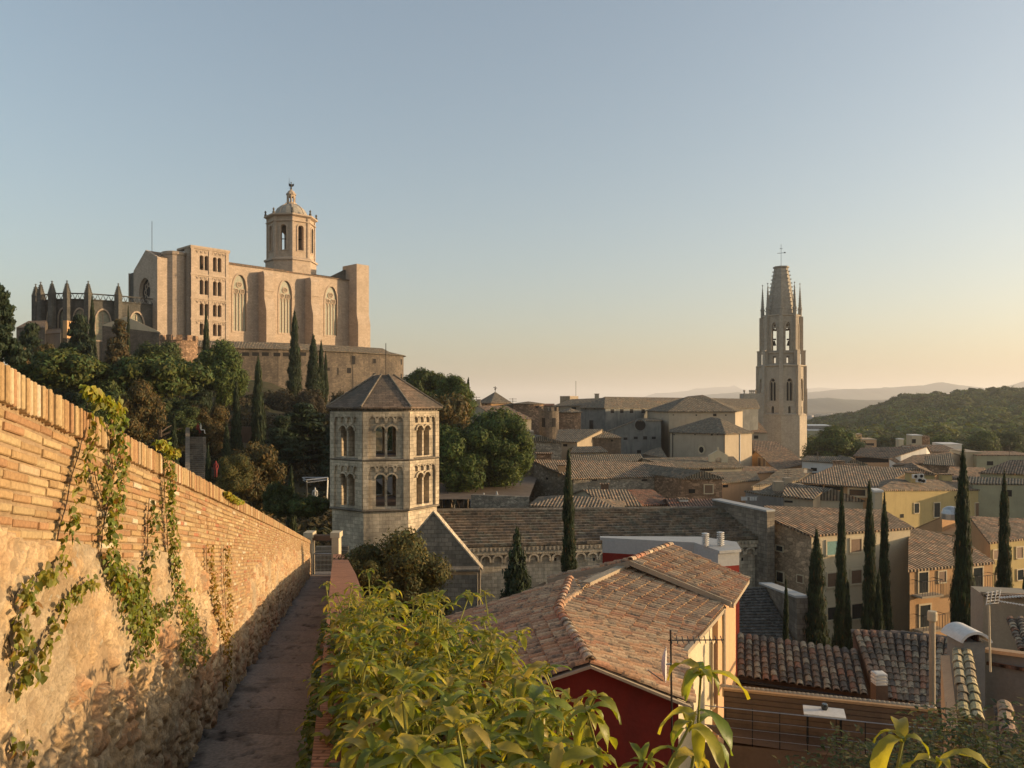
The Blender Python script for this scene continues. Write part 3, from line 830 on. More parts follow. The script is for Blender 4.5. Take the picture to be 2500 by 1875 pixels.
def band(mb, a, b, w, h, z=0.0):
    a, b = Vector(a), Vector(b); d = (b-a); d.z = 0; s = Vector((d.y, -d.x, 0)).normalized()*w/2
    mb.add([a-s+Vector((0, 0, z)), a+s+Vector((0, 0, z)), b+s+Vector((0, 0, z)), b-s+Vector((0, 0, z)), a-s+Vector((0, 0, z+h)), a+s+Vector((0, 0, z+h)), b+s+Vector((0, 0, z+h)), b-s+Vector((0, 0, z+h))],
           ((0, 1, 5, 4), (1, 2, 6, 5), (2, 3, 7, 6), (3, 0, 4, 7), (4, 5, 6, 7), (3, 2, 1, 0)))
mb = MB(); band(mb, R2s, R2e, .24, .13); band(mb, R3s, G3, .12, .14, -.1); band(mb, R3s, L3s, .10, .16, -.14); band(mb, Cc, R2s, .2, .06)
mb.build('mortar_strip', M['beige'], roof)
# walls
def wallquad(mb, a, b, zt_a, zt_b, zb): mb.quad((a[0], a[1], zb), (b[0], b[1], zb), (b[0], b[1], zt_b), (a[0], a[1], zt_a))
mb = MB(); k = .12
mb.poly([(LA[0]+.25, 14.08, -16), (D[0]-.2, 14.28, -16), (D[0]-.2, 14.28, D[2]-.02), (A[0], 14.12, A[2]-.06), (LA[0]+.25, 14.08, LA[2]-.02)])
mb.build('gable_wall', M['redw'], house)
mb = MB(); band(mb, (A[0], 14.02, A[2]), (D[0], 14.16, D[2]), .16, .05, -.07); band(mb, (A[0], 14.02, A[2]), (LA[0], 13.95, LA[2]), .16, .05, -.07); mb.build('verge', M['beige'], roof)
mb = MB(); wallquad(mb, (LA[0]+.25, 14.1), (LC[0]+.25, 20.4), -5.75, -5.72, -16)
mb.quad((LC[0]+.25, 20.4, -16), (1.0, 23.2, -16), (1.0, 23.2, -5.3), (LC[0]+.25, 20.4, -5.72)); mb.build('back_wall', M['beige'], house)
Fw, Gw, Hw = (4.25, 18.5), (5.30, 20.65), (6.62, 23.15); Dw, Ew = (D[0]-.2, 14.28), (3.5, 17.45)
mb = MB(); wallquad(mb, Dw, Ew, -5.5, -5.5, -16); wallquad(mb, Ew, Fw, -5.5, -5.4, -16); wallquad(mb, Fw, Gw, -5.42, -5.42, -16); mb.build('side_wall', M['pale'], house)
mb = MB(); wallquad(mb, (Gw[0]+.12, Gw[1]-.06), Hw, -5.3, -5.3, -16); wallquad(mb, Hw, (4.9, 24.3), -5.3, -4.5, -16); wallquad(mb, (4.9, 24.3), (3.6, 22.2), -4.5, -4.6, -16)
mb.quad((Gw[0]-.5, Gw[1], -16), (Gw[0]+.12, Gw[1]-.06, -16), (Gw[0]+.12, Gw[1]-.06, -5.3), (Gw[0]-.5, Gw[1], -5.3)); mb.build('peach_wall', M['peach'], house)
mb = MB(); band(mb, (Fp[0]-.75, Fp[1]-1.5, Fp[2]-.02), (Gp[0]+.02, Gp[1], Gp[2]), .12, .10, -.13); band(mb, (G3[0], G3[1], G3[2]), H3, .12, .10, -.13); band(mb, D, E, .12, .1, -.13); mb.build('gutter', M['beige'], roof)
def wallwin(parent, a, b, u, v0, v1, wm, mat, frame=None, proud=.03, name='window', cap=None):
    "window on vertical plane a-b; u centre, v0..v1 rows"
    a, b = Vector((a[0], a[1])), Vector((b[0], b[1])); d = (b-a).normalized(); n = Vector((d.y, -d.x))
    if n.dot(-a) < 0: n = -n
    kx = (u-CU)/FPX
    # x = kx*Y on the wall line
    s = (kx*a.y-a.x)/(d.x-kx*d.y); p = a+d*s; Y = p.y
    z1, z0 = (CV-v0)/FPX*Y, (CV-v1)/FPX*Y
    mb = MB(); mb.box((p.x+n.x*proud*.3, p.y+n.y*proud*.3, (z0+z1)/2), (wm, proud*.8, z1-z0), math.atan2(d.y, d.x))
    if frame is None: return mb.build(name, mat, parent)
    fr = MB(); ang = math.atan2(d.y, d.x); fw = max(.05, wm*.12); hh = z1-z0; cz = (z0+z1)/2
    for sx in (-1, 1): fr.box((p.x+d.x*sx*(wm/2+fw/2)+n.x*proud*.5, p.y+d.y*sx*(wm/2+fw/2)+n.y*proud*.5, cz), (fw, proud*1.6, hh+2*fw), ang)
    for sz in (-1, 1): fr.box((p.x+n.x*proud*.5, p.y+n.y*proud*.5, cz+sz*(hh/2+fw/2)), (wm, proud*(1.6 if sz > 0 else 2.6), fw), ang)
    f = fr.build(name, frame, parent); mb.build('pane', mat, f); return f
wallwin(house, Gw, Hw, 1783, 1520, 1575, .28, M['wood'], None)
wallwin(house, Fw, Gw, 1741, 1565, 1715, .55, M['wood'], M['pale'], .05, 'door')
mb = MB(); p = Pt(1767, 1490, 20.3); mb.tube([p, Pt(1768, 1700, 20.3)], .05, 8); mb.build('downpipe', M['beige'], house)

# L-shaped parapet building with two vents
pts = [Pt(1471, 1313, 30.0), Pt(1694, 1324, 29.0), Pt(1753, 1344, 27.4), Pt(1805, 1341, 27.7)]
zt = -5.18; P2 = [(p.x, p.y) for p in pts]+[(8.3, 29.1), (7.3, 30.2), (3.5, 30.3)]
root = empty('terrace_building', (6, 29.5, -14), 'flat-roofed building with light grey parapet over red wall behind the tile roof', 'building')
mb = MB(); mb.prism(P2, -16, zt-1.12); mb.build('wall', M['redl'], root)
mb = MB(); mb.prism(P2, zt-.57, zt-.10); mb.build('parapet', M['parapetgrey'], root)
mb = MB(); mb.prism(P2, zt-1.12, zt-.551); mb.build('parapet_band', M['redl'], root) if False else None
root.children[0].data.transform(Matrix.Identity(4))
cx = sum(p[0] for p in P2)/7; cy = sum(p[1] for p in P2)/7
mb = MB(); mb.prism([(cx+(p[0]-cx)*1.03, cy+(p[1]-cy)*1.05) for p in P2], zt-.098, zt); mb.build('coping', M['parapetgrey'], root)
# red band right under the grey one
mb = MB(); mb.prism([(cx+(p[0]-cx)*.998, cy+(p[1]-cy)*.998) for p in P2], zt-1.3, zt-.571); mb.build('red_band', M['redl'], root)
for i, (u, v0, v1) in enumerate(((1722, 1296, 1328), (1759, 1307, 1341))):
    b = Pt(u, v1, 28.2+.1*i)
    b.z = zt; mb = MB(); h = (v1-v0)/FPX*28.3
    mb.ring(b, [(.06, 0), (.06, h)], 10)
    for k in range(7): mb.ring((b.x, b.y, b.z+.04+k*h/7.2), [(.07, 0), (.135, .01), (.135, .03), (.07, .05)], 14)
    o = mb.build('roof_vent', M['white']); tag(o, ['white louvred vent pipe standing on the white coping, the left one', 'white louvred vent pipe near the corner of the white coping, the right one'][i], 'vent', 'white vent pipes on the terrace building')

# lower tile roof at right with gutter, boarded parapet and terrace
root = empty('lower_house', (9.5, 24, -12), 'low house with mossy barrel-tile roof below the peach wall', 'house')
mb = MB()
RL1, RL2 = Pt(1800, 1548, 25.65), Pt(2094, 1589, 23.95); EL1, EL2 = Pt(1800, 1650, 23.5), Pt(2120, 1697, 21.95)
tile_patch(mb, RL1, RL2, EL2, EL1, .235, .34, TD, .098)
RR1, RR2 = Pt(2083, 1540, 24.7), Pt(2372, 1566, 23.4); ER1, ER2 = Pt(2141, 1700, 21.8), Pt(2330, 1738, 20.7)
tile_patch(mb, RR1, RR2, ER2, ER1, .235, .34, TD, .098)
rf = mb.build('roof', M['ctiled'], root, fix=False)
mb = MB(); ridge_tiles(mb, [Pt(2078, 1548, 24.8), Pt(2200, 1551, 24.3), Pt(2372, 1570, 23.5)], .36, TD); mb.build('ridge_tiles', M['ctiled'], rf, fix=False)
mb = MB(); mb.tube([EL1+Vector((0, -.12, -.12)), EL2+Vector((0, -.12, -.12)), Pt(2260, 1728, 21.0)+Vector((0, -.1, -.1))], .06, 8); mb.build('gutter', M['iron'], rf)
mb = MB(); e1, e2, e3 = EL1+Vector((0, .1, -.12)), EL2+Vector((0, .1, -.12)), ER2+Vector((0, .1, -.12))
for a_, b2 in ((e1, e2), (e2, e3)): mb.quad(a_, b2, (b2.x, b2.y, -14), (a_.x, a_.y, -14))
for a_, b2 in ((RL1, RL2), (RR1, RR2), (RL2, RR1)): mb.quad(a_+Vector((0, .02, -.03)), b2+Vector((0, .02, -.03)), (b2.x, b2.y+.02, -14), (a_.x, a_.y+.02, -14))
mb.quad(RL2, RR1, EL2+Vector((.05, 0, 0)), RL2); mb.build('wall', M['brown'], root)
mb = MB(); mb.quad(RR1, ER1, (ER1.x, ER1.y, -8.3), (RL2.x, RL2.y, -7.7)); mb.build('step_wall', M['brown'], root)
# terrace
root = empty('roof_terrace', (8.8, 18.5, -8), 'sunken terrace with boarded parapet in shade below the mossy roof', 'terrace')
T1, T2 = Pt(1768, 1679, 19.6), Pt(2290, 1733, 18.2)
mb = MB(); d = (T2-T1); nrm = Vector((d.y, -d.x, 0)).normalized()
for k in range(8):
    zc = -.13-.128*k
    a_, b2 = T1+Vector((0, 0, zc)), T2+Vector((0, 0, zc))
    off = nrm*.02
    off = nrm*(.05+.008*(k % 3))
    mb.add([a_+off+Vector((0, 0, -.056)), b2+off+Vector((0, 0, -.056)), b2+off+Vector((0, 0, .056)), a_+off+Vector((0, 0, .056)), a_+Vector((0, 0, -.056)), b2+Vector((0, 0, -.056)), b2+Vector((0, 0, .056)), a_+Vector((0, 0, .056))],
           ((0, 1, 2, 3), (3, 2, 6, 7), (0, 1, 5, 4)))
bd = mb.build('boards', m_attr('weathered_boards', 9, .6, 1.2, .004), root)
bd.data.materials.clear(); bd.data.materials.append(m_plaster('weathered_board', (.20, .125, .075), .4, (.09, .06, .04), 2))
mb = MB(); band(mb, T1+Vector((0, .06, -.05)), T2+Vector((0, .06, -.05)), .26, .06); mb.build('ledge', M['orange'], root)
mb = MB()
for a_ in np.arange(0, 1, .022):
    p = T1.lerp(T2, a_)+Vector((0, .12, 0)); mb.ring(p, [(.09, 0), (.06, .03), (.0, .05)], 8, cap=False)
mb.build('tile_edge', M['beige'], root)
mb = MB(); band(mb, T1+Vector((0, .03, 0)), T2+Vector((0, .03, 0)), .05, 8, -8.05); mb.build('parapet_wall', M['brown'], root)
Q1, Q2 = Pt(1772, 1806, 18.6), Pt(2260, 1862, 17.2)
mb = MB(); mb.add([T1+Vector((-.5, 0, 0)), T2+Vector((.5, 0, 0)), Q2, Q1], ((0, 1, 2, 3),))
mb.v = [(v[0], v[1], -8.05) for v in mb.v]; mb.build('deck', M['wood'], root)
mb = MB(); mb.quad((Q1.x-.6, Q1.y, -8.06), (Q2.x+1, Q2.y, -8.06), (Q2.x+1, Q2.y, -15), (Q1.x-.6, Q1.y, -15)); mb.build('edge_wall', M['brown'], root)
mb = MB()
for k in range(8):
    p = Q1.lerp(Q2, k/7); mb.tube([(p.x, p.y, -8.1), (p.x, p.y, -7.2)], .012, 5)
mb.split('railing_post', M['iron'], root)
for i, zc in enumerate((-7.2, -7.45, -7.66, -7.86)):
    mb = MB(); mb.tube([(Q1.x-.5, Q1.y, zc), (Q2.x+.4, Q2.y, zc)], .012 if i == 0 else .004, 5); mb.build('railing_rail' if i == 0 else 'railing_cable', M['steel'], root)
# white table and jar
tb = empty('white_table', (Pt(2010, 1737, 18.4).x, 18.4, -8.05), 'long white table top against the boarded parapet of the terrace', 'table')
c = [Pt(1960, 1717, 18.75), Pt(2060, 1727, 18.5), Pt(2066, 1747, 17.95), Pt(1963, 1737, 18.2)]
mb = MB(); mb.add([p for p in c]+[p-Vector((0, 0, .04)) for p in c], ((0, 1, 2, 3), (7, 6, 5, 4), (0, 4, 5, 1), (1, 5, 6, 2), (2, 6, 7, 3), (3, 7, 4, 0)))
mb.v = [(v[0], v[1], -7.24 if i < 4 else -7.28) for i, v in enumerate(mb.v)]; mb.build('table_top', M['white'], tb)
for k in (.1, .9):
    p = ((c[0]+c[3])/2).lerp((c[1]+c[2])/2, k); mb = MB(); mb.box((p.x, p.y, -7.66), (.04, .04, .76)); mb.build('leg', M['iron'], tb)
p = Pt(2013, 1727, 18.45); mb = MB(); mb.ring((p.x, p.y, -7.24), [(.06, 0), (.08, .05), (.075, .12), (.06, .14)], 12); o = mb.build('glass_bowl', M['glass']); tag(o, 'small dark glass bowl on the white table', 'bowl')
# tall flue pipe, louvred chimney, arch-capped chimney, aerials
def flue(u, v0, v1, Y, r, label):
    a_, b2 = Pt(u, v0, Y), Pt(u, v1, Y); rt = empty('flue_pipe', (a_.x, Y, b2.z-.3), label, 'flue')
    mb = MB(); mb.ring((a_.x, Y, b2.z-.3), [(r, 0), (r, a_.z-b2.z+.2)], 14); mb.build('pipe', M['beige'], rt)
    mb = MB(); mb.ring((a_.x, Y, a_.z-.25), [(r*1.05, 0), (r*1.55, .04), (r*1.55, .22), (r*1.4, .27)], 14); mb.build('cap', M['cream'], rt)
flue(2276, 1494, 1720, 20, .075, 'tall slim fawn flue pipe with wider cap rising above the mossy roof')
a_, b2 = Pt(2151, 1638, 19.5), Pt(2151, 1715, 19.5); rt = empty('louvred_chimney', (a_.x, 19.5, b2.z-.2), 'short brown chimney with white louvred cowl at the eave of the mossy roof', 'chimney')
mb = MB(); mb.box((a_.x, 19.6, (a_.z+b2.z)/2-.35), (.30, .3, a_.z-b2.z)); mb.build('shaft', M['brown'], rt)
mb = MB()
for k in range(4): mb.ring((a_.x, 19.6, a_.z-.36+.085*k), [(.15, 0), (.21, -.02), (.20, .03), (.14, .045)], 4, R(45))
mb.build('cowl', M['white'], rt)
Yc = 15.5
rt = empty('arched_chimney', (Pt(2380, 1700, Yc).x, Yc, -8), 'grey rendered chimney with a curved white cowl at lower right', 'chimney')
mb = MB(); a_, b2 = Pt(2353, 1568, Yc), Pt(2405, 1750, Yc); mb.box(((a_.x+b2.x)/2, Yc+.3, (a_.z+b2.z)/2), (b2.x-a_.x, .6, a_.z-b2.z)); mb.build('shaft', M['greyw'], rt)
mb = MB(); n_ = 12; c0 = Pt(2376, 1572, Yc); rr = .33
vs = []
for rad_ in (rr, rr-.05):
    for yy in (-.12, .6):
        for k in range(n_+1):
            w = R(22)+R(136)*k/n_; vs.append((c0.x+math.cos(w)*rad_*1.05, Yc+yy, c0.z-.06+math.sin(w)*rad_))
m_ = n_+1; fs = []
for k in range(n_): fs += [(k, k+1, m_+k+1, m_+k), (2*m_+k, 2*m_+k+1, 3*m_+k+1, 3*m_+k), (k, k+1, 2*m_+k+1, 2*m_+k), (m_+k, m_+k+1, 3*m_+k+1, 3*m_+k)]
mb.add(vs, fs); mb.build('cowl', M['white'], rt)
mb = MB()
for sx in (-.12, .12): mb.box((c0.x+sx, Yc+.25, c0.z+.08), (.05, .4, .16))
mb.build('cowl_support', M['tiler'], rt)
# right-edge parapet house with big tiles
rt = empty('grey_parapet_house', (9.6, 14, -9), 'grey rendered house corner with large pale tiles at lower right', 'house')
mb = MB(); a_ = Pt(2405, 1590, 15.9); b2 = Pt(2520, 1605, 15.2)
mb.add([a_, b2, (b2.x, b2.y, -9), (a_.x, a_.y, -9), a_+Vector((.05, .3, 0)), b2+Vector((.05, .3, 0))], ((0, 1, 2, 3), (0, 1, 5, 4))); mb.build('wall', M['greyw'], rt)
mb = MB(); band(mb, a_, b2, .22, .07); mb.build('coping', M['peach'], rt)
mb = MB(); band(mb, Pt(2410, 1622, 15.85), Pt(2520, 1642, 15.15), .06, .06); mb.build('red_flashing', M['tiler'], rt)
mb = MB(); tile_patch(mb, Pt(2326, 1590, 15.6), Pt(2372, 1590, 15.6), Pt(2400, 1760, 12.8), Pt(2345, 1760, 12.8), .24, .42, [(.42, .36, .2), (.5, .42, .27), (.34, .27, .18)], .10)
tile_patch(mb, Pt(2425, 1722, 12.6), Pt(2475, 1722, 12.6), Pt(2490, 1800, 11.6), Pt(2435, 1800, 11.6), .30, .42, [(.42, .3, .2), (.3, .2, .15)], .12)
mb.build('tiles', M['ctile'], rt, fix=False)
mb = MB(); a_ = Pt(2297, 1600, 15.8); b2 = Pt(2318, 1600, 15.6)
mb.add([a_, b2, Pt(2340, 1780, 12.6), Pt(2312, 1780, 12.8), a_-Vector((0, 0, 1)), b2-Vector((0, 0, 1)), Pt(2340, 1780, 12.6)-Vector((0, 0, 1)), Pt(2312, 1780, 12.8)-Vector((0, 0, 1))], ((0, 1, 2, 3), (0, 3, 7, 4), (1, 2, 6, 5), (2, 3, 7, 6), (0, 1, 5, 4)))
mb.build('party_wall', M['peach'], rt)
rt = empty('far_right_house', (16, 24, -14), 'beige stone house corner with tiled lean-to behind the aerial at the right edge', 'house')
mb = MB(); a_, b2 = Pt(2400, 1452, 25.5), Pt(2530, 1458, 25)
mb.add([a_, b2, (b2.x, b2.y, -14), (a_.x, a_.y, -14), a_+Vector((.3, 1.2, 0)), b2+Vector((.3, 1.2, 0)), (a_.x+.3, a_.y+1.2, -14)], ((0, 1, 2, 3), (0, 1, 5, 4), (0, 3, 6, 4))); mb.build('wall', M['beige'], rt)
mb = MB(); band(mb, a_+Vector((-.1, -.1, 0)), b2+Vector((0, -.1, 0)), .35, .09); mb.build('coping', M['tileb'], rt)
mb = MB(); tile_patch(mb, Pt(2455, 1510, 24), Pt(2530, 1510, 23.6), Pt(2530, 1590, 20.5), Pt(2490, 1590, 20.8), .26, .4, TD, .10); mb.build('lean_to_tiles', M['ctiled'], rt, fix=False)
def yagi(mb, c, d, L, n, w=.28):
    c, d = Vector(c), Vector(d).normalized(); s = d.cross(Vector((0, 0, 1))).normalized()
    mb.tube([c, c+d*L], .012, 5)
    for k in range(n):
        p = c+d*(L*(k+.5)/n); mb.tube([p-s*w/2, p+s*w/2], .006, 4)
# aerial at right
rt = empty('tv_aerial', (Pt(2418, 1600, 14).x, 14, -6), 'white television aerial with grid reflector on a pole at right', 'aerial')
mb = MB(); mb.tube([Pt(2418, 1640, 14), Pt(2414, 1468, 14)], .018, 6); mb.build('pole', M['cream'], rt)
mb = MB(); c = Pt(2425, 1462, 14)
for k in range(5): mb.tube([c+Vector((-.16, -.05, -.08+.05*k)), c+Vector((.16, .1, -.10+.055*k))], .006, 4)
for k in range(4): mb.tube([c+Vector((-.16+.105*k, -.05+.05*k, -.1)), c+Vector((-.12+.105*k, -.05+.05*k, .14))], .009, 4)
yagi(mb, c+Vector((.1, 0, .02)), (1, -.15, .12), .42, 9, .16); yagi(mb, c+Vector((.1, 0, -.04)), (1, -.3, -.12), .42, 9, .16); mb.build('elements', M['white'], rt)
# aerial and dish in front of the foreground roof
rt = empty('roof_aerial', (Pt(1640, 1820, 12).x, 12, -8), 'thin yagi aerial on a mast in front of the tiled house', 'aerial')
mb = MB(); mb.tube([Pt(1642, 1880, 12), Pt(1637, 1538, 12)], .016, 6); mb.build('mast', M['iron'], rt)
mb = MB(); a_, b2 = Pt(1632, 1563, 12), Pt(1768, 1562, 12.3); mb.tube([a_, b2], .010, 5)
for k in range(10):
    p = a_.lerp(b2, (k+.5)/10); mb.tube([p-Vector((.01, .1, .02)), p+Vector((.01, .1, .03))], .008, 4)
mb.build('boom', M['iron'], rt)
rt = empty('satellite_dish', (Pt(1627, 1620, 12).x, 12, -4.2), 'pale satellite dish seen edge-on beside the mast', 'dish')
mb = MB(); c = Pt(1626, 1622, 12); n_ = 20; vs = [c+Vector((-.07, .03, 0))]; rings = 4
for i in range(1, rings+1):
    for k in range(n_):
        w = 2*math.pi*k/n_; q = i/rings; rr = .27*q
        vs.append(c+Vector((-.07*(1-q*q)+math.cos(w)*rr*.22, math.cos(w)*rr*.9, math.sin(w)*rr)))
fs = [(0, 1+k, 1+(k+1) % n_) for k in range(n_)]+[(1+(i-1)*n_+k, 1+(i-1)*n_+(k+1) % n_, 1+i*n_+(k+1) % n_, 1+i*n_+k) for i in range(1, rings) for k in range(n_)]
mb.add(vs, fs); mb.build('reflector', M['white'], rt, smooth=True)
mb = MB(); mb.tube([c+Vector((-.05, .0, -.25)), c+Vector((-.3, -.1, -.05))], .01, 5); mb.tube([c+Vector((0, 0, 0)), Pt(1640, 1620, 12)], .015, 5); mb.build('arm', M['steel'], rt)
# ================================================================ Romanesque octagonal tower and church
def V2(a): return Vector((math.cos(a), math.sin(a)))
def octa(cx, cy, ap, rot):
    "corner points of an octagon whose first face normal points along rot"
    Rr = ap/math.cos(R(22.5)); return [(cx+Rr*math.cos(rot+R(22.5)+R(45)*k), cy+Rr*math.sin(rot+R(22.5)+R(45)*k)) for k in range(8)]
def face_frame(pts, k):
    "panel origin/direction for octagon side k so that its outward normal faces out"
    a, b = pts[k], pts[(k+1) % len(pts)]
    # counter-clockwise polygon: direction a->b has outward normal clockwise of it
    return a, (b[0]-a[0], b[1]-a[1]), math.hypot(b[0]-a[0], b[1]-a[1])
tc = Pt(939, 1200, 57.0); ap = 3.66; rot = math.atan2(-tc.y, -tc.x)+R(1.5)
root = empty('bell_tower', (tc.x, tc.y, -16), 'octagonal Romanesque bell tower with two tiers of twin arched windows and pyramid roof', 'tower')
mb = MB(); mb.prism(octa(tc.x, tc.y, ap, rot), -16.5, -7.45); mb.build('base', M['galli'], root)
def blind_arches(mb, O, d, L, z, n, r, th=.06, col=None, off=0.0):
    "row of small raised arch bands"
    d = Vector(d).normalized(); nn = Vector((d.y, -d.x)); w = L/n
    for i in range(n):
        cx = w*(i+.5)
        m = 7; vs = []
        for k in range(m+1):
            a = math.pi*k/m
            for rr in (r, r*.68):
                for o_ in (off, off+th):
                    s = cx+math.cos(a)*rr; vs.append((O[0]+d.x*s+nn.x*o_, O[1]+d.y*s+nn.y*o_, z+math.sin(a)*rr))
        fs = []
        for k in range(m):
            b = k*4; fs += [(b+1, b+5, b+7, b+3), (b, b+4, b+5, b+1), (b+2, b+3, b+7, b+6)]
        mb.add(vs, fs, col)
        for sx in (-1, 1):
            s = cx+sx*r*.84; mb.box((O[0]+d.x*s+nn.x*(off+th/2), O[1]+d.y*s+nn.y*(off+th/2), z-.09), (r*.34, th, .2), math.atan2(d.y, d.x), col)
for lev, (zb, ztp) in enumerate(((-7.25, -4.0), (-3.85, -.62))):
    pts = octa(tc.x, tc.y, ap, rot); wl = MB(); ar = MB(); co = MB()
    H = ztp-zb
    for k in range(8):
        O, d, L = face_frame(pts, k); c = L/2
        zt1 = zb+H*(.69 if lev == 1 else .72)
        holes = [arch(c-.38, zb+.14, zt1, .60), arch(c+.38, zb+.14, zt1, .60)]
        panel(wl, O, d, rect(0.0, L, zb, ztp), holes, .55)
        # raised pilaster strips and arches framing a recessed field
        panel(ar, O, d, rect(-.04, .34, zb, ztp), (), .2, .17); panel(ar, O, d, rect(L-.34, L+.04, zb, ztp), (), .2, .17)
        panel(ar, O, d, rect(.34, L-.34, ztp-.34, ztp), (), .2, .16)
        n_ = 4; blind_arches(ar, (O[0]+d[0]/L*.3, O[1]+d[1]/L*.3), d, L-.6, ztp-.56, n_, (L-.6)/n_/2, .16)
        dd = Vector(d).normalized(); nn = Vector((dd.y, -dd.x))
        for sx in (-.38, .38):   # hood mould
            m = 8; vs = []
            for q in range(m+1):
                a = math.pi*q/m
                for rr in (.44, .33):
                    for o_ in (0, .12): s = c+sx+math.cos(a)*rr; vs.append((O[0]+dd.x*s+nn.x*o_, O[1]+dd.y*s+nn.y*o_, zt1-.30+math.sin(a)*rr))
            fs = []
            for q in range(m): b = q*4; fs += [(b+1, b+5, b+7, b+3), (b, b+4, b+5, b+1), (b+2, b+3, b+7, b+6)]
            ar.add(vs, fs)
        p = (O[0]+dd.x*c-nn.x*.16, O[1]+dd.y*c-nn.y*.16)
        co.ring((p[0], p[1], zb+.14), [(.12, 0), (.12, .08), (.075, .12), (.07, zt1-zb-.68), (.13, zt1-zb-.50), (.14, zt1-zb-.44)], 10)
        co.box((p[0], p[1], zt1-.27), (.20, .5, .10), math.atan2(dd.y, dd.x))
    wl.build('belfry_wall', M['galli'], root); ar.build('blind_arcade', M['galli'], root); co.split('colonnette', M['beige'], root)
def cornice(mb, cx, cy, ap, rot, z0, prof):
    for (a0, h0), (a1, h1) in zip(prof[:-1], prof[1:]):
        A, B = octa(cx, cy, a0, rot), octa(cx, cy, a1, rot)
        for k in range(8): mb.quad((*A[k], z0+h0), (*A[(k+1) % 8], z0+h0), (*B[(k+1) % 8], z0+h1), (*B[k], z0+h1))
mb = MB()
for z0 in (-7.45, -4.0): cornice(mb, tc.x, tc.y, ap, rot, z0, [(ap-.3, 0), (ap+.06, 0), (ap+.20, .08), (ap+.20, .13), (ap+.02, .2), (ap-.5, .2)])
cornice(mb, tc.x, tc.y, ap, rot, -.62, [(ap-.3, 0), (ap+.05, 0), (ap+.05, .12), (ap+.26, .24), (ap+.26, .30), (ap-.3, .31)])
for k in range(8):
    O, d, L = face_frame(octa(tc.x, tc.y, ap+.1, rot), k)
    for i in range(9):
        s = (i+.5)/9; mb.box((O[0]+d[0]*s, O[1]+d[1]*s, -.45), (.13, .2, .12), math.atan2(d[1], d[0]))
mb.build('cornice', M['gallid'], root)
mb = MB(); A = octa(tc.x, tc.y, ap+.42, rot); B = octa(tc.x, tc.y, .62, rot); zA, zB = -.30, 2.0
for k in range(8):
    a, b, c, d = (*A[k], zA), (*A[(k+1) % 8], zA), (*B[(k+1) % 8], zB), (*B[k], zB); mb.quad(a, b, c, d)
    mb.quad((*A[k], zA-.1), (*A[(k+1) % 8], zA-.1), b, a)
mb.poly([(*p, zB) for p in B]); mb.poly([(*p, zA-.1) for p in A]); mb.build('roof', m_stone('tower_roof_slabs', (.19, .135, .095), .5, .22, .02, .8, (.09, .085, .07), .3, .05, False), root)
mb = MB()
for k in range(8): mb.tube([(*A[k], zA+.02), (*B[k], zB+.04)], .08, 6)
mb.build('hip_ribs', M['gallid'], root)
mb = MB()
for k in range(8):
    pts = octa(tc.x, tc.y, ap-.60, rot)
for z in (-7.2, -3.9): mb.prism(octa(tc.x, tc.y, ap-.1, rot), z-.1, z)
mb.build('floor', M['wood'], root)

# ---- church nave
m_slab = m_stone('stone_slab_roof', (.15, .125, .10), .55, .30, .05, .6, (.06, .058, .05), .3, .12, False)
root = empty('stone_church', (9, 57, -16), 'long grey Romanesque church with slab roof and blind arcade under the eaves', 'church')
RA, RB = Pt(1060, 1247.5, 60), Pt(1760, 1241, 61.5); EA, EB = Pt(1110, 1337, 54.3), Pt(1872, 1315, 57.8)
mb = MB(); nr = 13
for i in range(nr):     # overlapping courses of slabs
    a0, a1 = EA.lerp(RA, i/nr), EB.lerp(RB, i/nr); b0, b1 = EA.lerp(RA, (i+1.08)/nr), EB.lerp(RB, (i+1.08)/nr)
    up = Vector((0, 0, .20)); nseg = 44
    for s in range(nseg):
        f, g = s/nseg, (s+1)/nseg; j = random.uniform(-.012, .012); jj = Vector((0, random.uniform(-.03, .03), j))
        p, q, r_, t_ = a0.lerp(a1, f)+up+jj, a0.lerp(a1, g)+up+jj, b0.lerp(b1, g)+Vector((0, 0, .015)), b0.lerp(b1, f)+Vector((0, 0, .015))
        k = random.uniform(.75, 1.3); base = random.choice([(.34, .25, .17), (.38, .29, .20), (.28, .225, .17), (.30, .27, .20)]); col = sc(base, k)
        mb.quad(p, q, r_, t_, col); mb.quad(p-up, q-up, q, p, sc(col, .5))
M['slabroof'] = m_attr('slab_roof_stone', 6, .5, 1.3, .02, .95, lichen=(.07, .066, .055), lsc=2.2)
rf = mb.build('roof', M['slabroof'], root, fix=False)
mb = MB(); mb.tube([RA+Vector((0, .05, .05)), RB+Vector((0, .05, .05))], .12, 8); mb.build('ridge', M['gallid'], rf)
mb = MB(); bk = Vector((0, 6, -1.9)); mb.quad(RA, RB, RB+bk, RA+bk); mb.quad(RA+bk, RB+bk, (RB+bk)*1, (RA+bk)*1) if False else None
for a_, b_2 in ((RA+bk, RB+bk),): mb.quad(a_, b_2, (b_2.x, b_2.y, -20), (a_.x, a_.y, -20))
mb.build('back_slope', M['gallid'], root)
Wa, Wb = EA+Vector((0, .35, 0)), EB+Vector((0, .35, 0)); d = (Wb-Wa); d.z = 0; L = d.length; d.normalize()
mb = MB(); panel(mb, (Wa.x, Wa.y), (d.x, d.y), rect(0, L, -20, -10.1), (), .8); mb.build('nave_wall', M['galli'], root)
mb = MB(); n_ = int(L/.85); blind_arches(mb, (Wa.x, Wa.y), (d.x, d.y), L, -11.05, n_, L/n_/2*.95, .26)
panel(mb, (Wa.x, Wa.y), (d.x, d.y), rect(0, L, -10.68, -10.15), (), .4, .26)
for i in range(int(L/.3)): s = i*.3+.1; mb.box((Wa.x+d.x*s+d.y*.3, Wa.y+d.y*s-d.x*.3, -10.28), (.12, .16, .24), math.atan2(d.y, d.x))
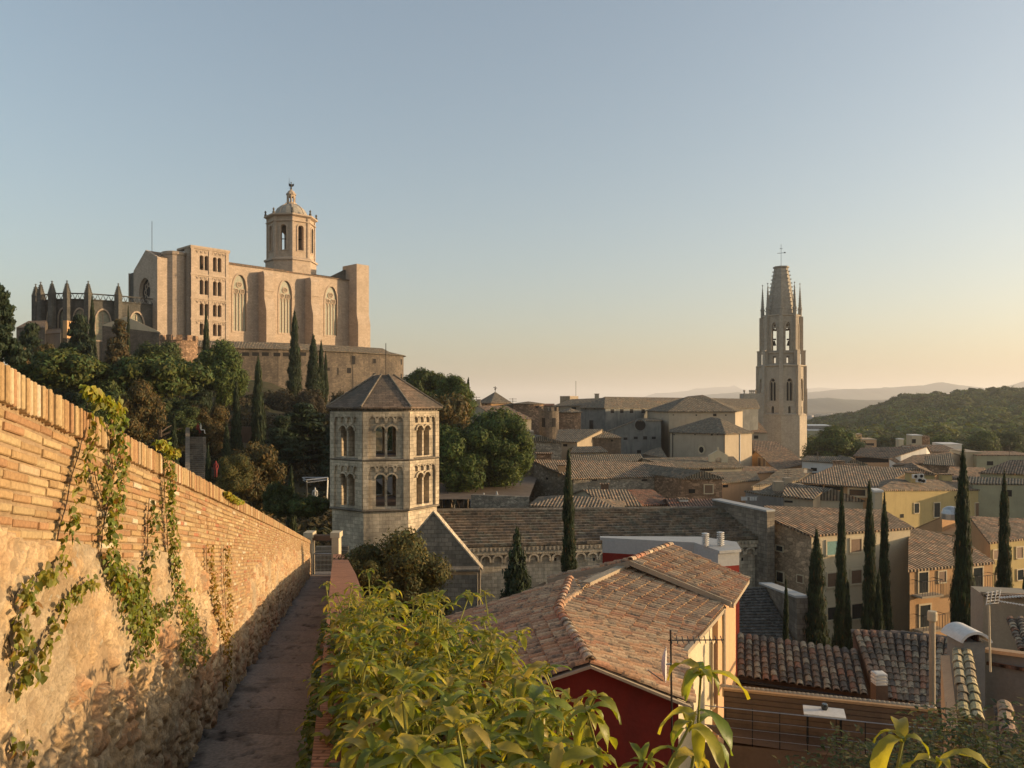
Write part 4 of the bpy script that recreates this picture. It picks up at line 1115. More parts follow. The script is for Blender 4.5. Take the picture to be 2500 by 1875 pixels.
mb.build('arcade_frieze', M['galli'], root)
for u in (1178, 1312, 1356, 1450, 1812):
    wallwin(root, (Wa.x, Wa.y), (Wb.x, Wb.y), u, 1362, 1369, .14, M['dark'], None, .02, 'slit')
# east gable parapet
mb = MB(); Pa, Pb = Pt(1749, 1221, 62.5), Pt(1882, 1249, 57.0); dd = (Pb-Pa); dd.z = 0; dd.normalize(); nn = Vector((dd.y, -dd.x, 0))
for a_, b_2 in ((Pa, Pb),):
    vs = [a_-nn*.35, b_2-nn*.35, b_2+nn*.35, a_+nn*.35]; vs = vs+[Vector((v.x, v.y, -20)) for v in vs]
    mb.add(vs, ((0, 1, 2, 3), (0, 1, 5, 4), (1, 2, 6, 5), (2, 3, 7, 6), (3, 0, 4, 7)))
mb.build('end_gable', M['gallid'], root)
mb = MB(); band(mb, Pa, Pb, .85, .12); mb.build('gable_coping', M['parapetgrey'], root)
# transept gable in front
G0, G1, G2 = Pt(1058, 1252, 50), Pt(1172, 1387, 50), Pt(944, 1387, 50)
mb = MB(); pts = [(G2.x, -18), (G1.x, -18), (G1.x, G1.z), (G0.x, G0.z), (G2.x, G2.z)]
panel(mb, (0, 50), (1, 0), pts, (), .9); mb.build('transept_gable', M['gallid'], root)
mb = MB(); band(mb, G0+Vector((0, .45, 0)), G1+Vector((.08, .45, -.05)), 1.0, .14); 
ri = MB()
for q, w in ((G0, G1), (G0, G2)):
    e = (w-q).normalized(); vs = []
    for o_ in (-.06, .93):
        for h in (0, .13): vs.append(q+Vector((0, o_, h))); 
        for h in (0, .13): vs.append(w+e*.25+Vector((0, o_, h)))
    ri.add(vs, ((0, 2, 3, 1), (4, 6, 7, 5), (1, 3, 7, 5), (0, 2, 6, 4), (2, 3, 7, 6)))
ri.build('gable_rim', M['galli'], root)

b0, b1 = Pt(1085, 1391, 49.2), Pt(1166, 1391, 49.2)
mb = MB(); mb.box(((b0.x+b1.x)/2, 49.5, -14.6), (b1.x-b0.x, .9, 7.6)); mb.box(((b0.x+b1.x)/2, 49.45, b0.z+.02), (b1.x-b0.x+.2, 1.1, .14))
mb.build('buttress', M['gallid'], root)
# small apse with lean-to slab roof in front of the east end, and its coped wall
Ya = 44
root = empty('church_apse', (Pt(1850, 1500, Ya).x, Ya, -18), 'low dark slab-roofed apse beside the stone church', 'apse')
mb = MB(); a0, a1, c0, c1 = Pt(1786, 1562, 40), Pt(1935, 1562, 40), Pt(1800, 1436, 45), Pt(1866, 1432, 45); nr = 18
for i in range(nr):
    p0, p1, q0, q1 = a0.lerp(c0, i/nr), a1.lerp(c1, i/nr), a0.lerp(c0, (i+1)/nr), a1.lerp(c1, (i+1)/nr); up = Vector((0, 0, .07))
    for s in range(12):
        f, g = s/12, (s+1)/12; col = sc((.10, .09, .075), random.uniform(.7, 1.35)); u2 = up*random.uniform(.7, 1.3)
        mb.quad(p0.lerp(p1, f)+u2, p0.lerp(p1, g)+u2, q0.lerp(q1, g), q0.lerp(q1, f), col); mb.quad(p0.lerp(p1, f)-up, p0.lerp(p1, g)-up, p0.lerp(p1, g)+u2, p0.lerp(p1, f)+u2, col)
mb.build('roof', M['slabroof'], root, fix=False)
mb = MB(); mb.quad(a0, a1, (a1.x, a1.y+.1, -19), (a0.x, a0.y+.1, -19)); w0, w1 = Pt(1868, 1426, 46), Pt(1960, 1460, 40)
dd = (w1-w0); dd.z = 0; dd.normalize(); nn = Vector((dd.y, -dd.x, 0)); vs = [w0-nn*.3, w1-nn*.3, w1+nn*.3, w0+nn*.3]; vs += [Vector((v.x, v.y, -19)) for v in vs]
mb.add(vs, ((0, 1, 5, 4), (1, 2, 6, 5), (2, 3, 7, 6), (3, 0, 4, 7))); mb.build('wall', M['gallid'], root)
mb = MB(); band(mb, w0, w1, .75, .10); mb.build('coping', M['parapetgrey'], root)

# ================================================================ cathedral
CO = Pt(558, 700, 200); ex, ey = .676, .737
def C3(a, b, z): return Vector((CO.x+ex*a+ey*b, 200+ey*a-ex*b, z))
def C2(a, b): v = C3(a, b, 0); return (v.x, v.y)
CD = (ex, ey); CN = (ey, -ex)                       # along the nave, outward
cath = empty('cathedral', C3(10, -8, 12), 'huge pale Gothic cathedral on the hilltop with buttresses and octagonal dome tower', 'cathedral')
ZB = 6.0
wins = [(3.1, 1.75, 18.5, 33.0), (16.4, 1.85, 18.9, 33.0), (31.0, 1.95, 19.2, 33.0)]
mb = MB(); panel(mb, C2(-2, 0), CD, rect(0, 39.5, ZB, 35.6), [arch(c+2, z0, z1, 2*w, True) for c, w, z0, z1 in wins], 1.2)
mb.build('nave_wall', M['cath'], cath)
for c, w, z0, z1 in wins:
    g = MB(); panel(g, C2(c, -.38), CD, [(p[0], p[1]) for p in arch(0, z0+.05, z1-.05, 2*w-.1, True)], (), .1); gw = g.build('window', M['lead'], cath)
    g = MB()
    for k in range(1, 4): panel(g, C2(c, -.20), CD, rect(-w+2*w*k/4-.09, -w+2*w*k/4+.09, z0, z1-4.6), (), .25)
    for cx_, cz_, r_ in ((-w*.5, z1-4.2, w*.42), (w*.5, z1-4.2, w*.42), (0, z1-2.5, w*.46)):
        panel(g, C2(c, -.20), CD, circ(cx_, cz_, r_), [circ(cx_, cz_, r_*.74)], .22)
        for q in range(3):
            panel(g, C2(c, -.20), CD, circ(cx_+r_*.36*math.cos(q*2.09+1.57), cz_+r_*.36*math.sin(q*2.09+1.57), r_*.36, 10), [circ(cx_+r_*.36*math.cos(q*2.09+1.57), cz_+r_*.36*math.sin(q*2.09+1.57), r_*.24, 10)], .18)
    for k in range(4): panel(g, C2(c, -.20), CD, arch(-w+2*w*(k+.5)/4, z1-5.6, z1-4.5, w*.5, True, 4), [arch(-w+2*w*(k+.5)/4, z1-5.55, z1-4.65, w*.34, True, 4)], .2)
    g.build('tracery', M['cath'], gw)
    g = MB(); o_ = arch(0, z0-.5, z1+.5, 2*w+1.0, True); panel(g, C2(c, .12), CD, o_, [arch(0, z0, z1+.1, 2*w+.1, True)], .2); g.build('window_surround', M['cath'], gw)
mb = MB()   # buttresses with set-offs
for a in (8.3, 22.4):
    zt = 34.4
    prof = [(0, ZB), (4.1, ZB), (4.1, 24.0), (3.1, 27.2), (3.1, zt-1.2), (2.6, zt), (0, zt)]
    def side(aa): return [C3(aa, b, z) for b, z in prof]
    for a0_, w_ in ((a, 2.6),):
        A_, B_ = side(a0_), side(a0_+w_); n_ = len(prof)
        mb.add(A_+B_, [(i, (i+1) % n_, (i+1) % n_+n_, i+n_) for i in range(n_)]+[tuple(range(n_-1, -1, -1)), tuple(range(n_, 2*n_))])
    mb.add([C3(a-.15, 3.15, 29.2), C3(a+2.75, 3.15, 29.2), C3(a+2.75, 3.3, 29.2), C3(a-.15, 3.3, 29.2), C3(a-.15, 3.15, 29.6), C3(a+2.75, 3.15, 29.6), C3(a+2.75, 3.3, 29.6), C3(a-.15, 3.3, 29.6)], ((0, 1, 5, 4), (1, 2, 6, 5), (2, 3, 7, 6), (3, 0, 4, 7), (4, 5, 6, 7), (0, 3, 2, 1)))
mb.build('buttresses', M['cath'], cath)
mb = MB(); prof = [(-3, ZB), (4.6, ZB), (4.6, 22.5), (3.9, 25.5), (3.9, 39.9), (-3, 39.9)]
A_, B_ = [C3(37, b, z) for b, z in prof], [C3(41.3, b, z) for b, z in prof]; n_ = 6
mb.add(A_+B_, [(i, (i+1) % n_, (i+1) % n_+n_, i+n_) for i in range(n_)]+[tuple(range(n_-1, -1, -1)), tuple(range(n_, 2*n_))]); mb.build('corner_pier', M['cath'], cath)
mb = MB(); mb.poly([C3(32, -1.5, 36.2), C3(37.1, -1.5, 36), C3(37.1, -1.5, 38.9)]); mb.poly([C3(32, -2.5, 36.2), C3(37.1, -2.5, 36), C3(37.1, -2.5, 38.9)]); mb.quad(C3(32, -1.5, 36.2), C3(37.1, -1.5, 38.9), C3(37.1, -2.5, 38.9), C3(32, -2.5, 36.2)); mb.build('stair_gable', M['cathdark'], cath)
mb = MB(); panel(mb, C2(36.9, -1.0), (ex, ey), rect(0, .5, 30, 39), (), 20)
mb = MB()  # nave roof, west wall, body
mb.quad(C3(-16.8, -.8, 35.1), C3(37.2, .35, 35.65), C3(37.2, -7.7, 37.4), C3(-16.8, -7.7, 37.45)); mb.quad(C3(-16.8, -7.7, 37.45), C3(37.2, -7.7, 37.4), C3(37.2, -20, 34.6), C3(-16, -15, 33.3))
mb.quad(C3(-2, .35, 35.65), C3(37.2, .35, 35.65), C3(37.2, .35, 35.35), C3(-2, .35, 35.35)); mb.build('nave_roof', M['tileb'], cath)
mb = MB(); mb.quad(C3(41, -2, ZB), C3(41, -22, ZB), C3(41, -22, 36), C3(41, -2, 36)); mb.quad(C3(41, -22, ZB), C3(-16.7, -20.4, ZB), C3(-16.7, -20.4, 33.3), C3(41, -22, 36)); mb.build('far_wall', M['cath'], cath)
# Romanesque tower of six tiers
mb = MB(); Lw = 9.7; T0 = (-11, 2.5)
tiers = [(32.6, 36.2, 1), (26.6, 30.2, 1), (21.4, 24.4, 1), (16.6, 19.6, 1)]
hol = []
for z0, z1, _ in tiers:
    for cx_ in (3.3, 6.7):
        for sx in (-.62, .62): hol.append(arch(cx_+sx, z0, z1, .98))
for cx_ in (3.3, 6.7): hol.append(arch(cx_, 11.5, 15.0, 1.7))
panel(mb, C2(*T0), CD, rect(0, Lw, ZB, 38.0), hol, 1.0)
hol2 = []
for z0, z1, _ in tiers: hol2.append(arch(1.2, z0, z1, .6))
panel(mb, C2(-11, -1.0), (ey, -ex), rect(0, 3.5, ZB, 38.0), (), 1.0) ; panel(mb, C2(-11+Lw, -4), (ey, -ex), rect(0, 6.5, ZB, 38.0), (), -1.0)
mb.add([C3(-11, 2.5, 37.9), C3(-1.3, 2.5, 37.9), C3(-1.3, -5, 37.9), C3(-11, -5, 37.9)], ((0, 1, 2, 3),))
tw = mb.build('square_tower', M['cath'], cath)
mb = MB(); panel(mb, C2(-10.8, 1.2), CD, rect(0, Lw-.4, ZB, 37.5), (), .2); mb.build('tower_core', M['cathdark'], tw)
mb = MB()
for z in (37.75, 31.35, 25.5, 20.4, 15.8):
    panel(mb, C2(-11.2, 2.5), CD, rect(0, Lw+.4, z-.18, z+.18), (), .3, .22)
    if z < 37 or 1: blind_arches(mb, C2(-10.4, 2.5), CD, 4.2, z-.85, 4, .48, .14); blind_arches(mb, C2(-5.7, 2.5), CD, 4.2, z-.85, 4, .48, .14)
for s in (0, 4.45, 8.9): panel(mb, C2(-11+s, 2.5), CD, rect(0, .8, ZB, 37.6), (), .2, .16)
mb.box(tuple(C3(-6.1, -1, 38.1)), (10.2, 7.6, .5), math.atan2(ey, ex)); mb.build('lesenes', M['cath'], tw)
mb = MB()
for z0, z1, _ in tiers:
    for cx_ in (3.3, 6.7): p = C2(-11+cx_, 2.15); mb.ring((p[0], p[1], z0), [(.2, 0), (.15, .15), (.14, z1-z0-1.1), (.26, z1-z0-.6)], 8)
mb.split('colonnette', M['cath'], tw)
mb = MB(); p = C2(-7.7, 1.9); mb.ring((p[0], p[1], 33.2), [(.42, 0), (.40, .2), (.28, .6), (.2, 1.0), (.05, 1.1)], 12); mb.build('bell', M['copper'], tw)
# wall east of the tower, stair turret, end wall with rose window
mb = MB(); panel(mb, C2(-16.7, -1.0), CD, rect(0, 6, ZB, 35.0), (), .8)
for v0, v1, u in ((703, 720, 437), (781, 790, 437)): pass
mb.build('east_bay_wall', M['cath'], cath)
mb = MB(); p = C2(-12.7, -2.5); mb.ring((p[0], p[1], ZB), [(2.9, 0), (2.9, 29.8), (3.15, 30.1), (3.15, 30.7), (2.6, 30.9)], 14); mb.build('stair_turret', M['cath'], cath)
mb = MB(); b0 = -14.9
# end wall faces away along -CD: panel direction runs from far (b=-14.9) to near (b=-1)
outer = [(0, ZB), (13.9, ZB), (13.9, 35.0), (7.2, 37.5), (0, 33.2)]
rose = [(circ(7.0, 27.6, 2.9, 24))]
panel(mb, C2(-16.7, -14.9), (ey, -ex), outer, [circ(6.6, 27.4, 3.3, 24)], -.9); mb.build('end_gable', M['cath'], cath)
g = MB(); panel(g, C2(-16.3, -14.9), (ey, -ex), circ(6.6, 27.4, 3.3, 24), (), -.2); rw = g.build('rose_window', M['dark'], cath)
g = MB()
panel(g, C2(-16.75, -14.9), (ey, -ex), circ(6.6, 27.4, 3.65, 24), [circ(6.6, 27.4, 3.05, 24)], -.3)
for k in range(8):
    a = k*math.pi/4; cx_, cz_ = 6.6+1.9*math.cos(a), 27.4+1.9*math.sin(a); panel(g, C2(-16.5, -14.9), (ey, -ex), circ(cx_, cz_, .72, 10), [circ(cx_, cz_, .5, 10)], -.15)
g.build('rose_tracery', M['cath'], rw)
mb = MB()
for a0_, a1_, b0_, b1_, z in ((-16.3, -10, -20.4, -14.9, 33.3),):
    mb.prism([C2(a0_, b0_), C2(a1_, b0_), C2(a1_, b1_), C2(a0_, b1_)], ZB, z)
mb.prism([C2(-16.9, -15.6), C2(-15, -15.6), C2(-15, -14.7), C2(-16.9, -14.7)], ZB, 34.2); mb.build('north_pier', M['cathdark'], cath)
mb = MB(); mb.tube([C3(-9.9, -7, 36), C3(-9.9-6, -7-3, 45)], .01, 4) if False else None
p = Pt(371, 640, 196); mb.tube([(p.x, p.y, 36.5), (p.x, p.y, (983-540)/1910*196)], .07, 4); o = mb.build('lightning_rod', M['iron'], cath)
# octagonal dome tower
dc = C3(25.5, -12, 0); rot2 = math.atan2(-dc.y, -dc.x)+R(22.5+3); ap2 = 6.1
dt = empty('dome_tower', (dc.x, dc.y, 30)); COL.objects.unlink(dt); COL.objects.link(dt)
def child_part(mb, name, mat, par=cath): return mb.build(name, mat, par)
bpy.data.objects.remove(dt)
mb = MB(); mb.prism(octa(dc.x, dc.y, ap2+.5, rot2), 30, 40.3)
cornice(mb, dc.x, dc.y, ap2, rot2, 40.3, [(ap2+.9, 0), (ap2+.9, .5), (ap2+.2, .9)])
for k in range(8):
    O, d, L = face_frame(octa(dc.x, dc.y, ap2, rot2), k); c = L/2
    panel(mb, O, d, rect(0, L, 40.4, 52.6), [arch(c, 43.2, 50.3, 1.6)] if k not in (1, 2) else [], 1.0)
    panel(mb, O, d, arch(c, 42.9, 50.8, 2.5), [arch(c, 43.2, 50.35, 1.65)], .2, .18)
    panel(mb, O, d, rect(-.1, .55, 40.4, 52.6), (), .4, .25); panel(mb, O, d, rect(L-.55, L+.1, 40.4, 52.6), (), .4, .25)
dt = mb.build('dome_tower', M['cath'], cath)
mb = MB(); cornice(mb, dc.x, dc.y, ap2, rot2, 51.2, [(ap2, 0), (ap2+.45, .1), (ap2+.45, .35), (ap2, .5)]); cornice(mb, dc.x, dc.y, ap2, rot2, 52.6, [(ap2, 0), (ap2+.9, .4), (ap2+.9, .8), (ap2-2.6, 1.0)])
mb.build('cornice', M['cath'], dt)
mb = MB()
for k, p in enumerate(octa(dc.x, dc.y, ap2+.45, rot2)): mb.ring((p[0], p[1], 53.4), [(.35, 0), (.35, .6), (.15, .8), (.30, 1.1), (.28, 1.4), (.02, 1.7)], 8)
mb.split('finial', M['cathdark'], dt)
mb = MB(); prof = [(4.9, 0), (4.75, .6), (4.4, 1.4), (3.8, 2.5), (2.9, 3.3), (1.8, 3.9), (1.4, 4.0)]
mb.ring((dc.x, dc.y, 53.4), prof, 24, rot2)
dm = mb.build('dome', M['spire'], dt)
mb = MB()
for k in range(8):
    a = rot2+R(22.5)+R(45)*k; mb.tube([(dc.x+r_*1.0*math.cos(a), dc.y+r_*math.sin(a), 53.4+z_) for r_, z_ in prof], .16, 5)
mb.build('dome_ribs', M['cath'], dm)
mb = MB(); mb.ring((dc.x, dc.y, 57.3), [(1.75, 0), (1.75, .4), (1.35, .5)], 8, rot2)
pts = octa(dc.x, dc.y, 1.15, rot2)
for k in range(8): O, d, L = face_frame(pts, k); panel(mb, O, d, rect(0, L, 57.7, 60.2), [arch(L/2, 58.0, 59.6, L*.5)], .2)
mb.ring((dc.x, dc.y, 60.2), [(1.5, 0), (1.5, .25), (1.2, .5), (.9, 1.0), (.35, 1.4), (.25, 1.7)], 8, rot2); mb.build('lantern', M['cath'], dt)
# angel weather vane: robed figure with wings and raised arm
mb = MB(); z0 = 61.6
mb.ring((dc.x, dc.y, z0), [(.08, 0), (.30, .1), (.22, .9), (.17, 1.3), (.22, 1.7), (.10, 1.95), (.08, 2.0)], 8); mb.ring((dc.x, dc.y, z0+2.0), [(.02, 0), (.17, .12), (.17, .3), (.03, .42)], 8)
for sx in (-1, 1): mb.add([(dc.x+sx*.1, dc.y+.1, z0+1.7), (dc.x+sx*.8, dc.y+.2, z0+2.0), (dc.x+sx*.7, dc.y+.2, z0+1.3), (dc.x+sx*.2, dc.y+.1, z0+1.0), (dc.x+sx*.1, dc.y+.2, z0+1.7), (dc.x+sx*.8, dc.y+.3, z0+2.0), (dc.x+sx*.7, dc.y+.3, z0+1.3), (dc.x+sx*.2, dc.y+.2, z0+1.0)], ((0, 1, 2, 3), (4, 5, 6, 7), (0, 1, 5, 4), (1, 2, 6, 5), (2, 3, 7, 6)))
mb.tube([(dc.x-.2, dc.y, z0+1.7), (dc.x-.6, dc.y, z0+2.0), (dc.x-.55, dc.y, z0+2.7)], .07, 5); mb.tube([(dc.x-.55, dc.y, z0+.4), (dc.x-.55, dc.y, z0+3.6)], .04, 4); mb.build('angel_vane', M['copper'], dt)
# bell inside
mb = MB(); mb.ring((dc.x, dc.y, 45.5), [(1.0, 0), (.85, .5), (.55, 1.3), (.4, 1.7), (.05, 1.8)], 12); mb.tube([(dc.x-6, dc.y-1, 47.4), (dc.x+6, dc.y+1, 47.4)], .15, 5); mb.build('bell', M['copper'], dt)

# ---- chevet with pinnacled buttresses
chev = [(-16.7, -3.6), (-25.8, -4.0), (-31.3, -5.2), (-34.6, -7.6), (-36.6, -10.4), (-37.8, -13.8), (-37.6, -18.0), (-30, -22), (-16, -22)]
root = empty('cathedral_chevet', C3(-28, -12, 8), 'dark Gothic apse with pinnacles and openwork balustrade left of the cathedral nave', 'apse')
mb = MB(); zt = 23.5
for i in range(len(chev)-1):
    p, q = C2(*chev[i+1]), C2(*chev[i]); L = math.hypot(q[0]-p[0], q[1]-p[1])
    ho = [arch(L/2, 14.5, 21.5, min(3.0, L*.62), True)] if i < 5 else []
    panel(mb, p, (q[0]-p[0], q[1]-p[1]), rect(0, L, 4, zt), ho, .8)
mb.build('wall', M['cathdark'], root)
for i in range(5):
    p, q = C2(*chev[i+1]), C2(*chev[i]); L = math.hypot(q[0]-p[0], q[1]-p[1]); w = min(3.0, L*.62)
    g = MB(); panel(g, p, (q[0]-p[0], q[1]-p[1]), arch(L/2, 14.5, 21.5, w, True), (), .1, -.5); f = g.build('window', M['lead'], root)
    g = MB(); panel(g, p, (q[0]-p[0], q[1]-p[1]), arch(L/2, 14.2, 21.9, w+.7, True), [arch(L/2, 14.5, 21.5, w, True)], .2, .12)
    for k in range(1, 4): panel(g, p, (q[0]-p[0], q[1]-p[1]), rect(L/2-w/2, L/2+w/2, 14.5+k*1.4, 14.6+k*1.4), (), .12, -.38)
    panel(g, p, (q[0]-p[0], q[1]-p[1]), rect(L/2-.08, L/2+.08, 14.5, 21), (), .12, -.36); g.build('window_frame', M['cath'], f)
mb = MB()   # balustrade of open triangles
for i in range(6):
    p, q = Vector(C2(*chev[i])), Vector(C2(*chev[i+1])); L = (q-p).length; n_ = max(2, int(L/1.0))
    P3 = lambda s, z: Vector((p.x+(q.x-p.x)*s, p.y+(q.y-p.y)*s, z))
    mb.tube([P3(0, 25.1), P3(1, 25.1)], .15, 4); mb.tube([P3(0, 23.7), P3(1, 23.7)], .2, 4)
    for k in range(n_):
        mb.tube([P3(k/n_, 23.7), P3((k+.5)/n_, 25.1), P3((k+1)/n_, 23.7)], .10, 4)
mb.build('balustrade', M['cathdark'], root)
mb = MB(); mb.poly([C3(a, b, 23.45) for a, b in chev]); mb.build('roof', M['spire'], root)
def pinnacle(mb, p, z, r, h, n=4):
    mb.ring((p[0], p[1], z), [(r*1.15, 0), (r*1.15, .25), (r, .3), (r*.55, h*.45), (r*.22, h*.8), (.07, h*.88), (.28, h*.91), (.25, h*.94), (.06, h*.97), (.02, h)], 6)
    for k in range(5):
        t_ = .12+.14*k; rr = r*(1-t_*.95)
        for q in range(6): a = R(60)*q; mb.box((p[0]+math.cos(a)*rr, p[1]+math.sin(a)*rr, z+h*t_), (.24, .24, .26), a)
for (a, b) in ((-25.8, -4.0), (-31.3, -5.2), (-34.6, -7.6), (-36.6, -10.4), (-37.8, -13.8), (-37.6, -18.0)):
    n_ = Vector((a+24, b+14)).normalized(); n_ = Vector((a+26, b+13)); n_.normalize()
    if a > -27: n_ = Vector((0, 1))
    p = C2(a+n_.x*1.0, b+n_.y*1.0); mb = MB(); mb.ring((p[0], p[1], 4), [(1.35, 0), (1.35, 12), (.95, 13), (.95, 20.9)], 6); bt = mb.build('buttress', M['cathdark'], root)
    mb = MB(); pinnacle(mb, p, 24.9, .85, 3.1); mb.build('pinnacle', M['cathdark'], bt)
# ---- lower range of walls under the cathedral: long wall with tile roof and rounded end
def rng(u, Y): return ((u-CU)/FPX*Y, Y)
line = [rng(440, 163), rng(560, 167), rng(680, 171), rng(780, 176.5), rng(860, 181.5), rng(910, 186), rng(958, 190.6)]
_d = (Vector(line[-1])-Vector(line[-2])).normalized(); rad_ = 8.0; cxr, cyr = line[-1][0]-_d.y*rad_, line[-1][1]+_d.x*rad_; _a0 = math.atan2(-_d.x, _d.y)
for k in range(1, 12): 
    a = _a0+R(k*13); line.append((cxr+rad_*math.cos(a)*1.0, cyr+rad_*math.sin(a)))
root = empty('palace_wall', (line[3][0], line[3][1], 0), 'long stained stone wall with tiled roof and rounded end below the cathedral', 'building')
mb = MB()
for i in range(len(line)-1):
    p, q = line[i], line[i+1]; L = math.hypot(q[0]-p[0], q[1]-p[1]); panel(mb, p, (q[0]-p[0], q[1]-p[1]), rect(0, L, -10, 11.75), (), .8)
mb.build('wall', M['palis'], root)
mb = MB(); n_ = len(line)
def outn(i):
    p = Vector(line[max(i-1, 0)]); q = Vector(line[min(i+1, n_-1)]); d = (q-p).normalized(); return Vector((d.y, -d.x))
for i in range(n_-1):
    o0, o1 = outn(i), outn(i+1); p, q = Vector(line[i]), Vector(line[i+1]); w0 = w1 = 3.6 if i < 6 else 6.5; w0 = 3.6 if i < 5 else w0
    a_, b_ = p+o0*.6, q+o1*.6; c_, d_ = q-o1*w1, p-o0*w0
    mb.quad((a_.x, a_.y, 11.75), (b_.x, b_.y, 11.75), (c_.x, c_.y, 13.4), (d_.x, d_.y, 13.4)); mb.quad((a_.x, a_.y, 11.6), (b_.x, b_.y, 11.6), (b_.x, b_.y, 11.75), (a_.x, a_.y, 11.75))
mb.poly([(*(Vector(line[i])-outn(i)*(3.5)), 13.35) for i in range(n_)]) if False else None
mb.build('roof', M['tileg'], root)
def near_seg(u):
    for i in range(n_-1):
        a, b = Vector(line[i]), Vector(line[i+1])
        if a.x/a.y <= (u-CU)/FPX <= b.x/b.y: return tuple(a), tuple(b)
    return line[3], line[4]
for u, v0, v1, w in ((863, 869, 889, 1.0), (914, 876, 887, .9), (914, 911, 927, 1.1), (980, 877, 890, .9), (980, 913, 927, .9), (728, 907, 918, 1.0), (800, 898, 905, 1.0), (825, 898, 915, .3), (852, 898, 911, 1.0), (823, 960, 975, .3), (540, 860, 868, .8), (576, 860, 869, 1.4), (600, 860, 869, 1.4), (624, 860, 869, 1.4), (648, 860, 869, 1.4), (676, 861, 870, 1.4), (698, 861, 870, 1.4), (740, 860, 869, 1.4)):
    a, b = near_seg(u); wallwin(root, a, b, u, v0, v1, w, M['dark'], M['palis'] if u in (863, 914) else None, .05)
mb = MB(); p = Pt(942, 900, 182); mb.tube([(p.x, p.y, -2), (p.x, p.y, (983-838)/1910*182)], .09, 5); mb.build('drain_pipe', M['iron'], root)
# crenellated round turret at the wall's left end
p = Pt(437, 850, 158); root = empty('round_turret', (p.x, p.y, 4), 'round orange-lit crenellated turret at the left end of the palace wall', 'turret')
mb = MB(); mb.ring((p.x, p.y, -4), [(3.7, 0), (3.5, 16.2), (3.6, 16.4)], 24); mb.build('wall', M['rubbleo'], root)
mb = MB()
for k in range(11): a = R(32.7)*k; mb.box((p.x+3.3*math.cos(a), p.y+3.3*math.sin(a), 12.9), (.6, 1.1, 1.1), a)
mb.split('merlon', M['rubbleo'], root)

# ================================================================ tall unfinished-spire church tower
fc = Pt(1907, 900, 250); rotf = math.atan2(-fc.y, -fc.x)+R(22.5); 
root = empty('gothic_belfry', (fc.x, fc.y, -26), 'tall grey Gothic church tower with truncated spire and pinnacles at right', 'tower')
apf = 7.45; Rf = apf/math.cos(R(22.5))
oc = lambda r, ro=rotf: octa(fc.x, fc.y, r, ro)
mb = MB(); bc = octa(fc.x, fc.y, 7.75, rotf); mb.prism(bc, -30, -4.0); cornice(mb, fc.x, fc.y, 7.8, rotf, -4.0, [(7.9, 0), (7.9, .4), (7.3, .7)]); mb.build('base', M['feliu'], root)
mb = MB()
for k in range(8):
    O, d, L = face_frame(oc(7.1), k)
    panel(mb, O, d, rect(0, L, -4, 11.6), [arch(L/2, .6+.0, 7.6, 2.2, True), arch(L/2, -3.6, -1.0, .9, True)], .8)
mb.build('lower_stage', M['feliu'], root)
mb = MB(); mb.prism(oc(6.2), -4, 11.4); mb.build('core', M['dark'], root)
mb = MB()
for k in range(8):
    O, d, L = face_frame(oc(7.1), k); g_ = L/2
    panel(mb, O, d, arch(g_, .2, 8.2, 3.0, True), [arch(g_, .6, 7.65, 2.25, True)], .2, .15); panel(mb, O, d, rect(g_-.12, g_+.12, .6, 6.6), (), .2, -.3)
    panel(mb, O, d, arch(g_-.55, .6, 6.8, 1.1, True, 4), [arch(g_-.55, .6, 6.5, .8, True, 4)], .2, -.35); panel(mb, O, d, arch(g_+.55, .6, 6.8, 1.1, True, 4), [arch(g_+.55, .6, 6.5, .8, True, 4)], .2, -.35)
cornice(mb, fc.x, fc.y, 7.1, rotf, -.4+4.5, [(7.1, 0), (7.35, .1), (7.35, .3), (7.1, .5)]) if False else None
cornice(mb, fc.x, fc.y, 7.1, rotf, 11.3, [(7.1, 0), (7.6, .2), (7.6, .5), (6.0, .8)])
mb.build('tracery', M['feliu'], root)
mb = MB()
for k in range(8):
    a = rotf+R(22.5)+R(45)*k
    for r0_, z0, z1, s in ((7.75, -4, 4.4, 1.45), (7.6, 4.4, 11.6, 1.3), (7.2, 11.6, 16.2, 1.25), (6.45, 16.2, 27.2, 1.15)):
        mb.box((fc.x+r0_*math.cos(a), fc.y+r0_*math.sin(a), (z0+z1)/2), (1.5, s, z1-z0), a)
    mb.box((fc.x+7.3*math.cos(a), fc.y+7.3*math.sin(a), 16.35), (1.5, 1.5, .35), a)
mb.build('buttresses', M['feliu'], root)
mb = MB()
for k in range(8):
    O, d, L = face_frame(oc(5.75), k); panel(mb, O, d, rect(0, L, 11.4, 27.5), [arch(L/2, 16.4, 25.2, 1.65, True), rect(L/2-.5, L/2+.5, 12.4, 14.6)], .9)
    panel(mb, O, d, arch(L/2, 16.2, 25.9, 2.5, True), [arch(L/2, 16.4, 25.25, 1.7, True)], .2, .15)
    panel(mb, O, d, arch(L/2, 23.3, 25.2, 1.65, True, 5), [circ(L/2, 24.3, .42, 8)], .15, -.4)
cornice(mb, fc.x, fc.y, 5.75, rotf, 27.2, [(5.75, 0), (6.1, .2), (6.1, .5), (4.5, .7)]); cornice(mb, fc.x, fc.y, 5.75, rotf, 15.4, [(5.75, 0), (6.2, .2), (6.2, .5), (5.75, .7)])
mb.build('belfry', M['feliu'], root)
mb = MB(); cornice(mb, fc.x, fc.y, 1, rotf, 27.6, [(4.75, 0), (2.15, 15.2), (2.5, 15.35), (2.5, 15.8), (0.1, 15.85)]); sp = mb.build('spire', M['spire'], root)
mb = MB()
for k in range(8):
    a = rotf+R(22.5)+R(45)*k
    for i in range(12): t_ = i/12; r_ = (4.75+(2.15-4.75)*t_)/math.cos(R(22.5))+.12; mb.box((fc.x+r_*math.cos(a), fc.y+r_*math.sin(a), 28+15.1*t_), (.5, .28, .3), a, None)
mb.split('crocket', M['spire'], sp)
